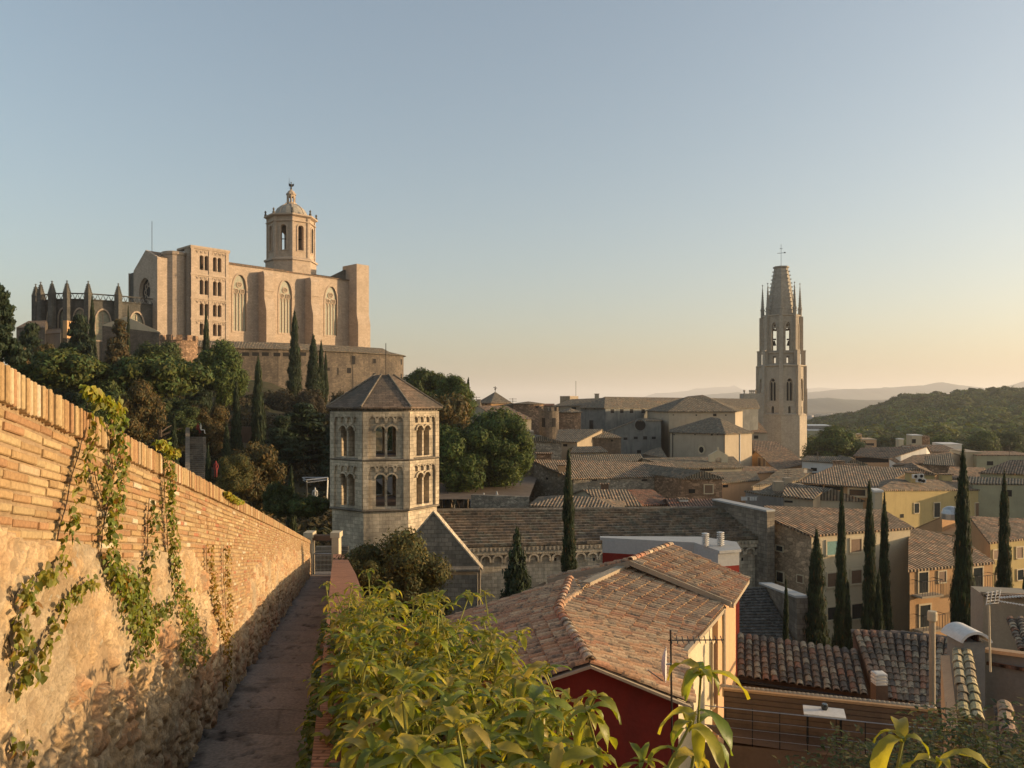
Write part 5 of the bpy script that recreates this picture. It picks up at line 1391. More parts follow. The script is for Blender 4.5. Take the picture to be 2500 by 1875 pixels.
for k in range(8):
    a = rotf+R(22.5)+R(45)*k; p = (fc.x+6.15*math.cos(a), fc.y+6.15*math.sin(a)); mb = MB()
    mb.ring((p[0], p[1], 27.0), [(.65, 0), (.65, 2.4), (.8, 2.5), (.8, 2.8), (.55, 3.0), (.06, 10.4), (.3, 10.6), (.05, 10.9)], 6)
    for i in range(9):
        t_ = i/10; rr = .55*(1-t_)
        for q in range(4): b = a+R(90)*q; mb.box((p[0]+rr*math.cos(b), p[1]+rr*math.sin(b), 30.1+7.4*t_), (.24, .2, .2), b)
    mb.build('pinnacle', M['spire'], root)
mb = MB(); mb.tube([(fc.x, fc.y, 43), (fc.x, fc.y, 50.6)], .06, 5); mb.tube([(fc.x-1.3, fc.y, 47.7), (fc.x+1.3, fc.y, 47.9)], .07, 4); mb.tube([(fc.x-.5, fc.y, 49.2), (fc.x+.5, fc.y, 49.2)], .07, 4); mb.box((fc.x+1.3, fc.y, 47.95), (.5, .05, .4)); mb.build('cross', M['iron'], root)
root.scale = (.92, .92, 1)
for i, sx in enumerate((-2.4, 2.6)):
    mb = MB(); mb.ring((fc.x+sx, fc.y, 18.2), [(.75, 0), (.6, .4), (.4, 1.1), (.3, 1.5), (.05, 1.6)], 10); mb.box((fc.x+sx, fc.y, 20.2), (1.2, .4, .5)); mb.build('bell', M['copper'], root)
# ================================================================ town houses
def solve(a, b, u):
    kx = (u-CU)/FPX; d = Vector((b.x-a.x, b.y-a.y)); den = d.x-kx*d.y
    return (kx*a.y-a.x)/den if abs(den) > 1e-6 else .5
def roof_uv(me):
    "run the tile channels square to each roof face's most level long edge"
    uvl = me.uv_layers.active.data
    for p in me.polygons:
        vs = [me.vertices[i].co for i in p.vertices]; n = len(vs); best = None
        for i in range(n):
            d = vs[(i+1) % n]-vs[i]; L = d.length
            if L < .3: continue
            sc_ = abs(d.z)/L-.02*L+.03*((vs[i].z+vs[(i+1) % n].z)/2-min(v.z for v in vs))
            if best is None or sc_ < best[0]: best = (sc_, d)
        if best is None: continue
        T = best[1].normalized(); B = p.normal.cross(T)
        for li, vi in zip(p.loop_indices, p.vertices): c = me.vertices[vi].co; uvl[li].uv = (c.dot(T), c.dot(B))
PITCH_ = .20
def onroof(a, b, u, v, s=PITCH_):
    "where the sight line of pixel (u,v) meets the roof plane rising at slope s behind the eave a-b"
    e = b-a; h = Vector((e.x, e.y, 0)).normalized(); back = Vector((-h.y, h.x, 0))
    if back.y < 0: back = -back
    n = e.normalized().cross((back+Vector((0, 0, s))).normalized()); r = Vector(((u-CU)/FPX, 1, (CV-v)/FPX))
    den = n.dot(r); t = n.dot(a)/den if abs(den) > 1e-6 else 0
    return r*t
def bld(name, label, cat, V, F, base, wall, roof, wins=(), over=.35, th=.16, walls2=None, group=None, sheet=.06, chim=(), snap=None):
    """V letters -> (u,v,Y) or Vector; F roof faces as letter strings; every open roof edge drops a wall to base.
    wins: (edge, u, v0, v1, width, kind); walls2: {edge: material}"""
    V = {k: (Pt(*p) if not isinstance(p, Vector) else p) for k, p in V.items()}
    for e_, ks in (snap or ()):
        for k in ks: q = V[k]; V[k] = onroof(V[e_[0]], V[e_[1]], q.x/q.y*FPX+CU, CV-q.z/q.y*FPX)
    used = sorted(set(''.join(F))); cen = sum((V[k] for k in used), Vector())/len(used); zt = max(V[k].z for k in used)
    root = empty(name, (cen.x, cen.y, base), label, cat, group)
    edges = {}
    for f in F:
        for i in range(len(f)): e = f[i]+f[(i+1) % len(f)]; edges[e] = 1
    bd = [e for e in edges if e[::-1] not in edges]
    groups = {}
    for e in bd:
        m = wall
        if walls2:
            m = walls2.get(e, walls2.get(e[::-1], wall))
        groups.setdefault(m, []).append(e)
    for m, es in groups.items():
        mb = MB()
        for e in es:
            a, b = V[e[0]], V[e[1]]; mb.quad((a.x, a.y, base), (b.x, b.y, base), (b.x, b.y, b.z-.03), (a.x, a.y, a.z-.03))
        w = mb.build('wall', M[m], root, fix=False)
    c = Vector((cen.x, cen.y, zt)); ext = max((V[k]-cen).length for k in used); kk = over/ext
    RV = {k: c+(V[k]-c)*(1+kk)+Vector((0, 0, sheet)) for k in used}
    mb = MB()
    for f in F:
        mb.poly([RV[k] for k in f])
    for e in bd:
        a, b = RV[e[0]], RV[e[1]]; dn = Vector((0, 0, -th)); mb.quad(a, b, b+dn, a+dn)
    rf = mb.build('roof', M[roof], root)
    roof_uv(rf.data)
    kinds = {'d': ('dark', None), 'f': ('dark', wall), 's': ('shutter', 'pale'), 't': ('teal', 'pale'), 'g': ('glass', 'pale'), 'b': ('glass', 'pale'), 'n': ('shutter', None), 'l': ('lead', None)}
    for wi in wins:
        e, u, v0, v1, wm, kd = wi
        a, b = V[e[0]], V[e[1]]; m, fr = kinds[kd]
        f = wallwin(root, (a.x, a.y), (b.x, b.y), u, v0, v1, wm, M[m], M[fr] if fr else None, .06)
        if kd == 'b':
            s = solve(a, b, u); p = a.lerp(b, s); d = Vector((b.x-a.x, b.y-a.y)).normalized(); n = Vector((d.y, -d.x)); n = n if n.dot(Vector((-p.x, -p.y))) > 0 else -n
            zb = (CV-v1)/FPX*p.y; q = Vector((p.x+n.x*.4, p.y+n.y*.4, zb)); ang = math.atan2(d.y, d.x)
            mb = MB(); mb.box((q.x, q.y, zb-.08), (wm+1.1, .8, .12), ang); bs = mb.build('balcony', M['beige'], root)
            mb = MB()
            for k in range(9):
                o = -(wm+1.0)/2+(wm+1.0)*k/8; r = Vector((p.x+n.x*.77+d.x*o, p.y+n.y*.77+d.y*o, zb)); mb.tube([r, r+Vector((0, 0, .95))], .015, 4)
            e0 = Vector((p.x+n.x*.77-d.x*(wm+1)/2, p.y+n.y*.77-d.y*(wm+1)/2, zb+.95)); e1 = e0+Vector((d.x, d.y, 0))*(wm+1); mb.tube([e0, e1], .022, 4)
            mb.tube([e0, e0-Vector((n.x, n.y, 0))*.77], .02, 4); mb.tube([e1, e1-Vector((n.x, n.y, 0))*.77], .02, 4); mb.build('railing', M['iron'], bs)
    for (u, v0, v1, Yc, w, m) in chim:
        t_, b_ = Pt(u, v0, Yc), Pt(u, v1, Yc); mb = MB(); mb.box((t_.x, Yc, (t_.z+b_.z)/2-.3), (w, w*.8, t_.z-b_.z+.6)); ch = mb.build('chimney', M[m], rf)
        mb = MB(); mb.box((t_.x, Yc, t_.z+.04), (w*1.25, w*1.05, .10)); mb.build('cap', M['tileb'], ch)
    return root, V, rf
def G(eL, eR, rL, rR, hip=0):
    "gable roof with mirrored hidden back slope"
    a, b = Pt(*eL), Pt(*eR); c, d = onroof(a, b, *rL[:2]), onroof(a, b, *rR[:2]); D = ((c+d)-(a+b)); D.z = 0; 
    return {'a': a, 'b': b, 'c': d, 'd': c, 'e': b+D, 'f': a+D}
GF = ['abcd', 'dcef']                     # a,b eaves; c,d ridge; e,f back
HF = ['abcd', 'dcef', 'bec', 'fad']       # hipped ends
def FG(eL, ap, eR, D):
    a, p, b = Pt(*eL), Pt(*ap), Pt(*eR); D = Vector(D)
    return {'a': a, 'p': p, 'b': b, 'x': a+D, 'q': p+D, 'y': b+D}
FF = ['apqx', 'pbyq']
def fgw(root, V, wall, base, a='a', p='p', b='b'):
    mb = MB(); mb.poly([V[a]-Vector((0, .02, .04)), V[b]-Vector((0, .02, .04)), V[p]-Vector((0, .02, .04))]); return mb

def S(eL, eR, rR, rL): a, b = Pt(*eL), Pt(*eR); return {'a': a, 'b': b, 'c': onroof(a, b, *rR[:2]), 'd': onroof(a, b, *rL[:2])}
# --- front row, near the church
bld('stone_house', 'cream-fronted four-storey house with brown stone side wall behind the cypresses', 'house',
    {'a': (1883, 1265, 62), 'b': (1981, 1305, 55.3), 'c': (2222, 1287, 58.4), 'd': (2152, 1246, 66), 'e': (1872, 1236, 68)}, ['abcde'], -22, 'pale', 'tileb',
    [('ab', 1904, 1333, 1345, .6, 'g'), ('ab', 1905, 1397, 1420, .6, 'f'), ('ab', 1954, 1405, 1422, .5, 's'),
     ('bc', 2031, 1321, 1354, .95, 't'), ('bc', 2089, 1316, 1347, .95, 's'), ('bc', 2032, 1399, 1432, .95, 's'), ('bc', 2090, 1392, 1424, .95, 's'), ('bc', 2033, 1482, 1512, 1.0, 'g'), ('bc', 2092, 1474, 1510, 1.0, 'g'),
     ('bc', 2150, 1476, 1505, .9, 'g')],
    walls2={'ab': 'rubble'}, over=.3, snap=[('bc', 'dea')])
mb = MB(); 
bld('orange_house', 'orange rendered house with balconies and brown tile roof at right', 'house',
    {'a': (2221, 1390, 51.6), 'b': (2424, 1371, 54.3), 'c': (2345, 1316, 62), 'd': (2222, 1288, 63)}, ['abcd'], -22, 'orange', 'tileb',
    [('ab', 2253, 1397, 1447, .8, 'b'), ('ab', 2299, 1395, 1421, .65, 's'), ('ab', 2386, 1386, 1433, .85, 'b'), ('ab', 2257, 1477, 1530, .9, 'b'), ('ab', 2390, 1460, 1510, .95, 'b'), ('ab', 2338, 1470, 1500, .8, 'g')], over=.3, snap=[('ab', 'cd')])
bld('ochre_house', 'ochre rendered house with blank side wall and tile roof at the right edge', 'house',
    {'a': (2418, 1323, 60), 'b': (2530, 1310, 62), 'c': (2545, 1270, 70), 'd': (2371, 1262, 72), 'e': (2231, 1292, 76), 'f': (2225, 1330, 74)}, ['abcd'], -22, 'yellow', 'tileb',
    [('ab', 2432, 1343, 1364, .7, 's'), ('ab', 2488, 1336, 1362, .7, 's'), ('ab', 2490, 1391, 1415, .7, 'g'), ('ab', 2440, 1396, 1425, .7, 'g')], over=.3, walls2={'da': 'orange'}, snap=[('ab', 'cd')])
bld('orange_annex', 'long plain orange wall block with pale lean-to edge between the yellow house and orange house', 'house',
    {'a': (2231, 1292, 73), 'b': (2300, 1262, 70), 'c': (2372, 1264, 72), 'd': (2419, 1322, 64.5), 'e': (2300, 1300, 80)}, ['abc', 'acd'], -22, 'orange', 'orange', over=.05, th=.05)
bld('yellow_house', 'large yellow house with hipped tile roof and a drainpipe behind the tall cypress', 'house',
    {**G((2147, 1196, 90), (2437, 1195, 97), (2190, 1169, 99), (2393, 1177, 103))}, HF, -22, 'yellow', 'tile',
    [('ab', 2237, 1229, 1252, .75, 'g'), ('ab', 2287, 1228, 1262, .95, 'g'), ('ab', 2387, 1228, 1260, .95, 's'), ('ab', 2202, 1255, 1264, .5, 'd')], over=.45, chim=((2232, 1154, 1170, 96, 1.6, 'yellow'), (2308, 1158, 1172, 99, 1.2, 'yellow')))
bld('big_tiled_house', 'broad low house with large brown tile roof, skylights and long dark windows', 'house',
    {**G((1950, 1176, 104), (2137, 1190, 101), (2046, 1135, 124), (2232, 1144, 120))}, GF, -22, 'orange', 'tile',
    [('ab', 1983, 1184, 1193, 2.6, 'd'), ('ab', 2036, 1187, 1196, 2.3, 'd'), ('ab', 2093, 1195, 1210, 1.9, 'g')], over=.5, chim=((2048, 1126, 1142, 118, 1.4, 'rubbleo'), (2079, 1134, 1150, 116, 1.5, 'rubbleo'), (2114, 1148, 1168, 110, 1.6, 'beige')))
bld('terrace_house', 'small cream gabled house with railings above the brown tile roof', 'house',
    FG((1985, 1217, 80), (2030, 1194, 80), (2107, 1222, 80), (-3, 7, 0)), ['apqx', 'pbyq', 'abp'], -22, 'cream', 'tile', over=.2)
bld('shed_house', 'low stone-roofed house with open loggia left of the cream gable', 'house',
    {**G((1914, 1209, 79), (1985, 1217, 78), (1921, 1191, 84), (2012, 1194, 84))}, GF, -22, 'beige', 'tile', [('ab', 1925, 1222, 1227, .8, 'd')], over=.3)
bld('grey_flat_house', 'flat grey house with water tanks beside laundry', 'house',
    S((1862, 1207, 85), (1913, 1212, 83), (1912, 1196, 88), (1820, 1199, 92)), ['abcd'], -22, 'greyw', 'tileg', over=.2)
for i, (u, v0, v1, Y, w) in enumerate(((1900, 1177, 1198, 84, .95), (1922, 1168, 1186, 86, .8), (1944, 1183, 1192, 86, 1.2))):
    a, b = Pt(u, v0, Y), Pt(u, v1, Y); mb = MB(); mb.box((a.x, Y, (a.z+b.z)/2), (w, w, a.z-b.z)); mb.box((a.x, Y, a.z+.03), (w*1.08, w*1.08, .09))
    o = mb.build('water_tank', M['beige']); tag(o, ['white tank with dark lid above the laundry terrace', 'smaller white tank standing further back on the roof', 'low white tank right of the other two'][i], 'tank', 'white roof tanks')
mb = MB()
for i, u in enumerate((1812, 1817, 1822, 1833, 1839, 1845)):
    a, b = Pt(u, 1214, 84), Pt(u, 1222, 84); mb.box((a.x, 84, (a.z+b.z)/2), (.22, .05, a.z-b.z), .2)
mb.tube([Pt(1808, 1213, 84), Pt(1850, 1213, 84)], .02, 4); o = mb.build('laundry', M['white']); tag(o, 'pale clothes hanging on a line on the grey terrace', 'laundry')
bld('dark_roof_house', 'dark lichened tile roof behind the water tanks', 'house', {**G((1838, 1187, 100), (1950, 1172, 104), (1900, 1156, 116), (1975, 1155, 116))}, GF, -22, 'beige', 'tileg')
# --- roofs right behind the church ridge
bld('courtyard_house', 'low hipped tile roof just above the church ridge, left of the tall cypress', 'house', {**G((1298, 1233, 76), (1515, 1246, 74), (1375, 1210, 84), (1450, 1215, 83))}, HF, -20, 'greyw', 'tile')
bld('gable_house', 'small cream gable-ended house right of the tall cypress', 'house', {**G((1478, 1233, 80), (1563, 1233.5, 80), (1426, 1196, 90), (1528, 1196, 90))}, GF, -20, 'cream', 'tile', chim=((1476, 1182, 1205, 86, .8, 'brown'),))
bld('dark_tiled_house', 'house with dark red-brown roof and white gutter board', 'house', {**G((1564, 1232, 81), (1640, 1230, 83), (1530, 1196, 90), (1592, 1196, 90))}, GF, -20, 'pale', 'tiler', over=.3)
bld('red_roof_shed', 'low dark red roof at the end of the church ridge', 'shed', {**G((1640, 1239, 80), (1758, 1239, 80), (1630, 1218, 86), (1745, 1219, 86))}, GF, -20, 'brown', 'tiler', chim=((1668, 1218, 1234, 82, .9, 'white'),))
bld('long_stone_house', 'long stone house with wide tile roof and patched cream walls in the middle', 'house',
    {'a': (1400, 1167, 100), 'b': (1663, 1161, 104), 'c': (1633, 1130, 116), 'd': (1303, 1122, 118)}, ['abcd'], -22, 'rubbleg', 'tile', [('ab', 1451, 1170, 1174, .7, 'd'), ('ab', 1573, 1170, 1174, .8, 'd'), ('ab', 1555, 1208, 1214, .8, 'd'), ('da', 1336, 1210, 1216, .6, 'd'), ('da', 1336, 1166, 1171, .5, 'd')],
    over=.5, chim=((1328, 1107, 1121, 109, 2.0, 'rubbleo'), (1371, 1136, 1152, 103, 1.0, 'peach')), snap=[('ab', 'cd')])
bld('rubble_gable_house', 'orange rubble gable-fronted house right of the long stone house', 'house', FG((1664, 1168, 98), (1713, 1150, 98), (1763, 1167, 98), (-8, 16, 0)), ['apqx', 'pbyq', 'abp'], -22, 'rubbleo', 'tileg', [('ab', 1689, 1194, 1204, .8, 'd'), ('ab', 1730, 1184, 1204, 1.0, 's')], over=.3)
bld('dark_range', 'dark tiled range behind the orange rubble gable', 'house', {**G((1764, 1178, 103), (1852, 1171, 105), (1735, 1153, 114), (1843, 1151, 116))}, GF, -22, 'peach', 'tileg', [('ab', 1771, 1183, 1190, .8, 'd')])
bld('bell_gable_house', 'long low tiled building carrying a small bell gable below the chapel', 'house', {**G((1648, 1142, 112), (1811, 1141, 114), (1570, 1119, 124), (1786, 1115, 126))}, GF, -24, 'cream', 'tileg', [('ab', 1718, 1144, 1150, 1.2, 'd'), ('ab', 1733, 1144, 1150, 1.0, 'd')])
rt = empty('bell_gable', (Pt(1754, 1138, 116).x, 116, -9.4), 'little pale bell gable with open arch on the tiled roof', 'bell gable')
mb = MB(); a = Pt(1754, 1138, 116); panel(mb, (a.x-1.4, 116), (1, 0), [(0, a.z-.5), (2.8, a.z-.5), (2.8, a.z+1.6), (1.4, a.z+2.4), (0, a.z+1.6)], [arch(1.4, a.z-.3, a.z+1.3, .9)], .6); mb.box((a.x, 116.3, a.z+2.5), (.2, .2, .6)); mb.build('arch', M['pale'], rt)
bld('rear_range', 'tiled range behind the long stone house', 'house', {**G((1390, 1128, 122), (1570, 1125, 122), (1400, 1110, 130), (1560, 1109, 130))}, GF, -24, 'greyw', 'tileg')
bld('small_lean_to', 'small tiled lean-to between grey stone gable and apse-like block', 'house', {**G((1395, 1105, 128), (1482, 1103, 126), (1402, 1091, 134), (1465, 1090, 134))}, GF, -24, 'cream', 'tileg')
bld('stone_gable', 'grey speckled stone gable beside the big green tree', 'house', FG((1288, 1076, 122), (1321, 1064, 122), (1371, 1079, 122), (-4, 16, 0)), ['apqx', 'pbyq', 'abp'], -24, 'rubbleg', 'tileg', over=.3)
mb = MB(); a, b = Pt(1278, 1060, 112), Pt(1302, 1200, 112); mb.box(((a.x+b.x)/2, 112, -14), (b.x-a.x, 6, 20)); o = mb.build('dark_stone_pier', M['rubbleg']); tag(o, 'tall narrow stone pier right of the big green tree', 'wall')
bld('plaza_roof_house', 'grey tiled house with skylight hatch below the round drums', 'house', {**G((1215, 1024, 150), (1297, 1022, 152), (1168, 991, 168), (1236, 991, 168))}, GF, -24, 'cream', 'tileb', [('ab', 1273, 1028, 1040, .9, 's')])
bld('apse_cluster', 'tiled roof stepping down in front of the fortified building', 'house', {**G((1357, 1076, 136), (1409, 1079, 134), (1366, 1049, 146), (1470, 1048, 148))}, GF, -24, 'beige', 'tileg', [('ab', 1380, 1084, 1090, .8, 'd')])
bld('square_stone_block', 'squat stone block with pyramid-like tile roof left of the gable with round window', 'house', {**G((1425, 1068, 139), (1516, 1068, 139), (1460, 1051, 146), (1470, 1051, 146))}, HF, -24, 'palis', 'tileg', [('ab', 1440, 1073, 1078, .4, 'd'), ('ab', 1494, 1073, 1078, .4, 'd')])
# nave gable with round window
r_, V_, _ = bld('rose_gable', 'shaded grey church gable with dark round window', 'church', {'a': (1484, 1054, 160), 'b': (1551, 1027, 160), 'c': (1614, 1027, 160), 'd': (1614, 1022, 180), 'e': (1560, 1022, 180), 'f': (1484, 1050, 180)}, ['abef', 'bcde'], -24, 'bluegr', 'tileg', over=.2)
mb = MB(); p = Pt(1563, 1038, 160); panel(mb, (p.x, 159.9), (1, 0), circ(0, p.z, 1.1, 18), (), .1); mb.build('round_window', M['dark'], r_)
mb = MB(); panel(mb, (p.x, 159.95), (1, 0), circ(0, p.z, 1.4, 18), [circ(0, p.z, 1.1, 18)], .3, .15); mb.build('window_rim', M['bluegr'], r_)
for u, v0, v1 in ((1527, 1068, 1074), (1552, 1066, 1072), (1575, 1065, 1073), (1596, 1066, 1072), (1560, 1099, 1107)): wallwin(r_, tuple(V_['b'].xy), tuple(V_['c'].xy), u, v0, v1, .8, M['dark'], None, .05)
mb = MB(); a, b = Pt(1484, 1054, 160), Pt(1551, 1027, 160); mb.quad((a.x, 160, -24), (b.x, 160, -24), b, a); mb.build('front', M['bluegr'], r_) if False else None
bld('valley_roof', 'dark roof in the gap left of the chapel', 'house', S((1570, 1108, 145), (1628, 1118, 140), (1612, 1092, 150), (1590, 1098, 152)), ['abcd'], -24, 'greyw', 'tileg')
# chapel: two stacked hipped blocks
def hipn(corners, ap, base, wall, roof, name, label, cat, wins=(), walls2=None, over=.5, chim=(), snape='ab', snaps=.33):
    V = {}; L = 'abcdefgh'
    for i, c in enumerate(corners): V[L[i]] = c if isinstance(c, Vector) else Pt(*c)
    rf_ = V[snape[0]], V[snape[1]]; V['p'] = onroof(*rf_, *ap[0][:2], snaps); n = len(corners)
    if len(ap) == 1: F = [L[i]+L[(i+1) % n]+'p' for i in range(n)]
    else:
        V['q'] = onroof(*rf_, *ap[1][:2], snaps); h = len(corners)
        F = []
        for i in range(n):
            a, b = L[i], L[(i+1) % n]
            m = (V[a]+V[b])/2; pa = 'p' if (m-V['p']).length < (m-V['q']).length else 'q'
            F.append(a+b+pa)
        # close the ridge on the two sides where the owner changes
        own = [f[2] for f in F]
        for i in range(n):
            j = (i+1) % n
            if own[i] != own[j]: F.append(L[j]+own[j]+own[i])
    return bld(name, label, cat, V, F, base, wall, roof, wins, over, .2, walls2, None, .06, chim)
c0 = Pt(1611, 1003, 172); c1 = Pt(1633, 1003.5, 166); c2 = Pt(1795, 1003.5, 166); c3 = Pt(1813, 1001, 174)
hipn([c0, c1, c2, c3, c3+Vector((0, 14, 0)), c0+Vector((0, 16, 0))], [(1680, 968, 182), (1715, 964.5, 180)], -26, 'chapel', 'tileg', 'chapel_upper_block', 'tall cream hipped block of the chapel rising behind the lower block', 'church',
     [('bc', 1745, 1010, 1016, .7, 'd'), ('bc', 1700, 1012, 1015, .3, 'd'), ('bc', 1644, 1012, 1014, .3, 'd'), ('bc', 1772, 1012, 1015, .3, 'd')], snape='bc', snaps=.35)
d0 = Pt(1636, 1054, 152); d1 = Pt(1770, 1058, 141); d2 = Pt(1836, 1055.5, 147)
r_, V_, _ = hipn([d0, d1, d2, d2+Vector((-1, 12, 0)), d0+Vector((3, 14, 0))], [(1735, 1019, 156), (1757, 1022, 153)], -26, 'chapel', 'tileg', 'chapel_lower_block', 'cream hipped block with round window and orange-lit side, in front of the taller one', 'church',
     [('ab', 1646, 1060, 1062, .3, 'd'), ('ab', 1697, 1060, 1062, .3, 'd'), ('ab', 1738, 1060, 1063, .4, 'd'), ('ab', 1752, 1060, 1062, .3, 'd')], walls2={'bc': 'chapel'})
a, b = V_['a'], V_['b']; s = solve(a, b, 1713); p = a.lerp(b, s); d = Vector((b.x-a.x, b.y-a.y)).normalized(); zc = (CV-1098)/FPX*p.y
mb = MB(); panel(mb, (p.x, p.y), (d.x, d.y), circ(0, zc, .62, 18), (), .1, .04); rw = mb.build('round_window', M['dark'], r_); mb = MB(); panel(mb, (p.x, p.y), (d.x, d.y), circ(0, zc, .85, 18), [circ(0, zc, .58, 18)], .2, .12); mb.build('window_rim', M['pale'], rw)
for u in (1642, 1768): 
    s = solve(a, b, u); q = a.lerp(b, s); mb = MB(); mb.tube([(q.x-.0, q.y-.12, q.z-.2), (q.x, q.y-.12, -22)], .08, 5); mb.build('downpipe', M['iron'], r_)
b, c = V_['b'], V_['c']; s = solve(b, c, 1806); q = b.lerp(c, s); mb = MB(); mb.tube([(q.x+.02, q.y-.08, q.z-.2), (q.x, q.y-.1, -14)], .12, 5); mb.build('pale_stain_strip', M['white'], r_)
# fortified long building with row of openings under the eaves
r_, V_, _ = hipn([Pt(1418, 995, 186), Pt(1478, 995.5, 180), Pt(1618, 997, 192), Pt(1851, 997, 208), Pt(1851, 993, 222), Pt(1425, 990, 210)], [(1480, 969, 202), (1842, 974, 216)], -26, 'bluegr', 'tileg', 'fortified_building', 'long fortified building with dark square openings under its tile roof', 'building',
     [('bc', 1495, 999, 1008, 1.1, 'd'), ('bc', 1518, 999, 1008, 1.1, 'd'), ('bc', 1542, 999, 1008, 1.1, 'd'), ('bc', 1570, 999, 1008, 1.1, 'd'), ('bc', 1600, 1000, 1009, 1.1, 'd'), ('ab', 1444, 1026, 1048, 1.3, 'f'), ('ab', 1430, 997, 999, .5, 'd'), ('ab', 1452, 997, 999, .5, 'd')], over=.7, chim=((1457, 962, 973, 195, 1.0, 'beige'),), snape='bc', snaps=.35)
V = V_
bld('left_range', 'shallow tiled range left of the fortified building', 'house', {**G((1348, 992, 200), (1422, 990, 198), (1395, 975, 215), (1470, 972, 215))}, GF, -26, 'beige', 'tileg', [('ab', 1401, 994, 1000, 1.2, 'd')])
a, b = Pt(1367, 967, 228), Pt(1412, 967, 228); r_ = empty('square_turret', (a.x, 228, -20), 'flat-topped square turret lit orange against the sky', 'turret')
mb = MB(); mb.prism([(a.x, 228), ((a.x+b.x)/2, 225), (b.x, 228), ((a.x+b.x)/2, 233)], -20, a.z); mb.build('wall', M['beige'], r_)
mb = MB(); p = Pt(1406, 930, 228); mb.tube([(p.x, 228, 1.5), (p.x, 228, p.z)], .06, 4); mb.build('mast', M['iron'], r_)
def drum(name, label, u, vt, Y, r, base, wall, vap=None, roof='tileg', merl=0, wins=()):
    p = Pt(u, vt, Y); rt = empty(name, (p.x, Y, base), label, 'tower'); mb = MB(); mb.ring((p.x, Y, base), [(r, 0), (r, p.z-base)], 20); mb.build('wall', M[wall], rt)
    if vap: z = Pt(u, vap, Y).z; mb = MB(); mb.ring((p.x, Y, p.z), [(r+.4, -.1), (r+.4, .05), (.05, z-p.z)], 20); mb.build('roof', M[roof], rt)
    if merl:
        mb = MB()
        for k in range(merl): a = 2*math.pi*k/merl; mb.box((p.x+math.cos(a)*(r-.1), Y+math.sin(a)*(r-.1), p.z+.35), (.4, r*3.3/merl, .8), a)
        mb.split('merlon', M[wall], rt)
    for (du, v0, v1, w) in wins:
        z0, z1 = (CV-v1)/FPX*Y, (CV-v0)/FPX*Y; a = math.atan2(-Y, -p.x)+du; mb = MB(); mb.box((p.x+math.cos(a)*r, Y+math.sin(a)*r, (z0+z1)/2), (.12, w, z1-z0), a); mb.build('window', M['dark'], rt)
    return rt
drum('round_tower', 'round tower with small conical tile roof and orange-lit side', 1391, 1006, 176, 2.5, -26, 'rubbleo', 996)
drum('crenellated_tower', 'small crenellated stone bell tower with two arched windows', 1340, 1003, 160, 2.05, -26, 'palis', None, merl=10, wins=((-.55, 1020, 1042, .7), (.55, 1020, 1042, .7)))
drum('drum_building', 'broad low round building with orange-lit right side', 1290, 986, 195, 3.9, -26, 'rubbleo', 980, wins=((.6, 990, 996, 1.0),))
drum('small_round_house', 'dark stretch of round wall left of the orange drum', 1262, 989, 198, 4.0, -26, 'palis', 984)
a = Pt(1166, 982, 200); b = Pt(1247, 982, 200); w = b.x-a.x
r_, V_, _ = hipn([Vector((a.x, 200, a.z)), Vector((a.x+w*.42, 196, a.z)), Vector((b.x, 199, a.z)), Vector((a.x+w*.6, 208, a.z))], [(1209, 957, 202)], -26, 'orange', 'tileg', 'pavilion', 'square pavilion with pointed tile roof and figure weather vane', 'pavilion', [('ab', 1187, 985, 988, .8, 'd')])
mb = MB(); z = Pt(1209, 957, 202).z; p = Pt(1209, 957, 202); mb.tube([p, p+Vector((0, 0, 1.2))], .08, 5); mb.ring((p.x, p.y, p.z+.5), [(.05, 0), (.22, .1), (.12, .6), (.05, .75), (.12, .85), (.03, 1.0)], 8); mb.tube([p+Vector((-.5, 0, 1.2)), p+Vector((.5, 0, 1.0))], .07, 4); mb.build('weather_vane', M['iron'], r_)
bld('ridge_houses', 'sliver of roofs right of the pavilion on the skyline', 'house', {**G((1327, 990, 210), (1352, 990, 210), (1325, 986, 216), (1352, 986, 216))}, GF, -26, 'beige', 'tiler')
bld('left_of_pavilion', 'low roof and chimneys left of the pavilion', 'house', {**G((1150, 990, 190), (1172, 990, 190), (1155, 984, 196), (1172, 982, 196))}, GF, -26, 'beige', 'tileb', chim=((1160, 979, 988, 190, .9, 'beige'), (1169, 976, 986, 190, .9, 'beige')))
# behind the tall church tower: facade block with finials and low roofs
r_ = empty('church_front_block', (Pt(1830, 1000, 236).x, 236, -24), 'pale facade block topped by stone finials left of the Gothic tower', 'church')
a, b = Pt(1815, 961, 236), Pt(1862, 961, 236); mb = MB(); mb.box(((a.x+b.x)/2, 238, (a.z-24)/2), (b.x-a.x, 4, a.z+24)); mb.build('wall', M['feliu'], r_)
mb = MB()
for u in (1817, 1831, 1835, 1839, 1844): p = Pt(u, 961, 236.5); mb.ring(p, [(.25, 0), (.15, .5), (.35, .7), (.3, 1.0), (.02, 1.2)], 8)
mb.split('finial', M['feliu'], r_)
bld('tower_side_house', 'dark low roof against the foot of the Gothic tower', 'house', {**G((1812, 1055, 205), (1873, 1056, 205), (1812, 1031, 225), (1853, 1031, 225))}, GF, -26, 'chapel', 'tileb', [('ab', 1846, 1063, 1071, 1.1, 'd')])
bld('upper_side_house', 'shaded stone wing with square opening beside the Gothic tower', 'house', {**G((1812, 996, 214), (1851, 996, 214), (1815, 990, 224), (1845, 990, 224))}, GF, -26, 'palis', 'tileg', [('ab', 1836, 999, 1010, 1.6, 'd')])
bld('brown_roof_house', 'brown roofed house below the foot of the Gothic tower', 'house', {**G((1840, 1100, 158), (1934, 1104, 156), (1837, 1075, 172), (1893, 1078, 172))}, GF, -26, 'brown', 'tileb')
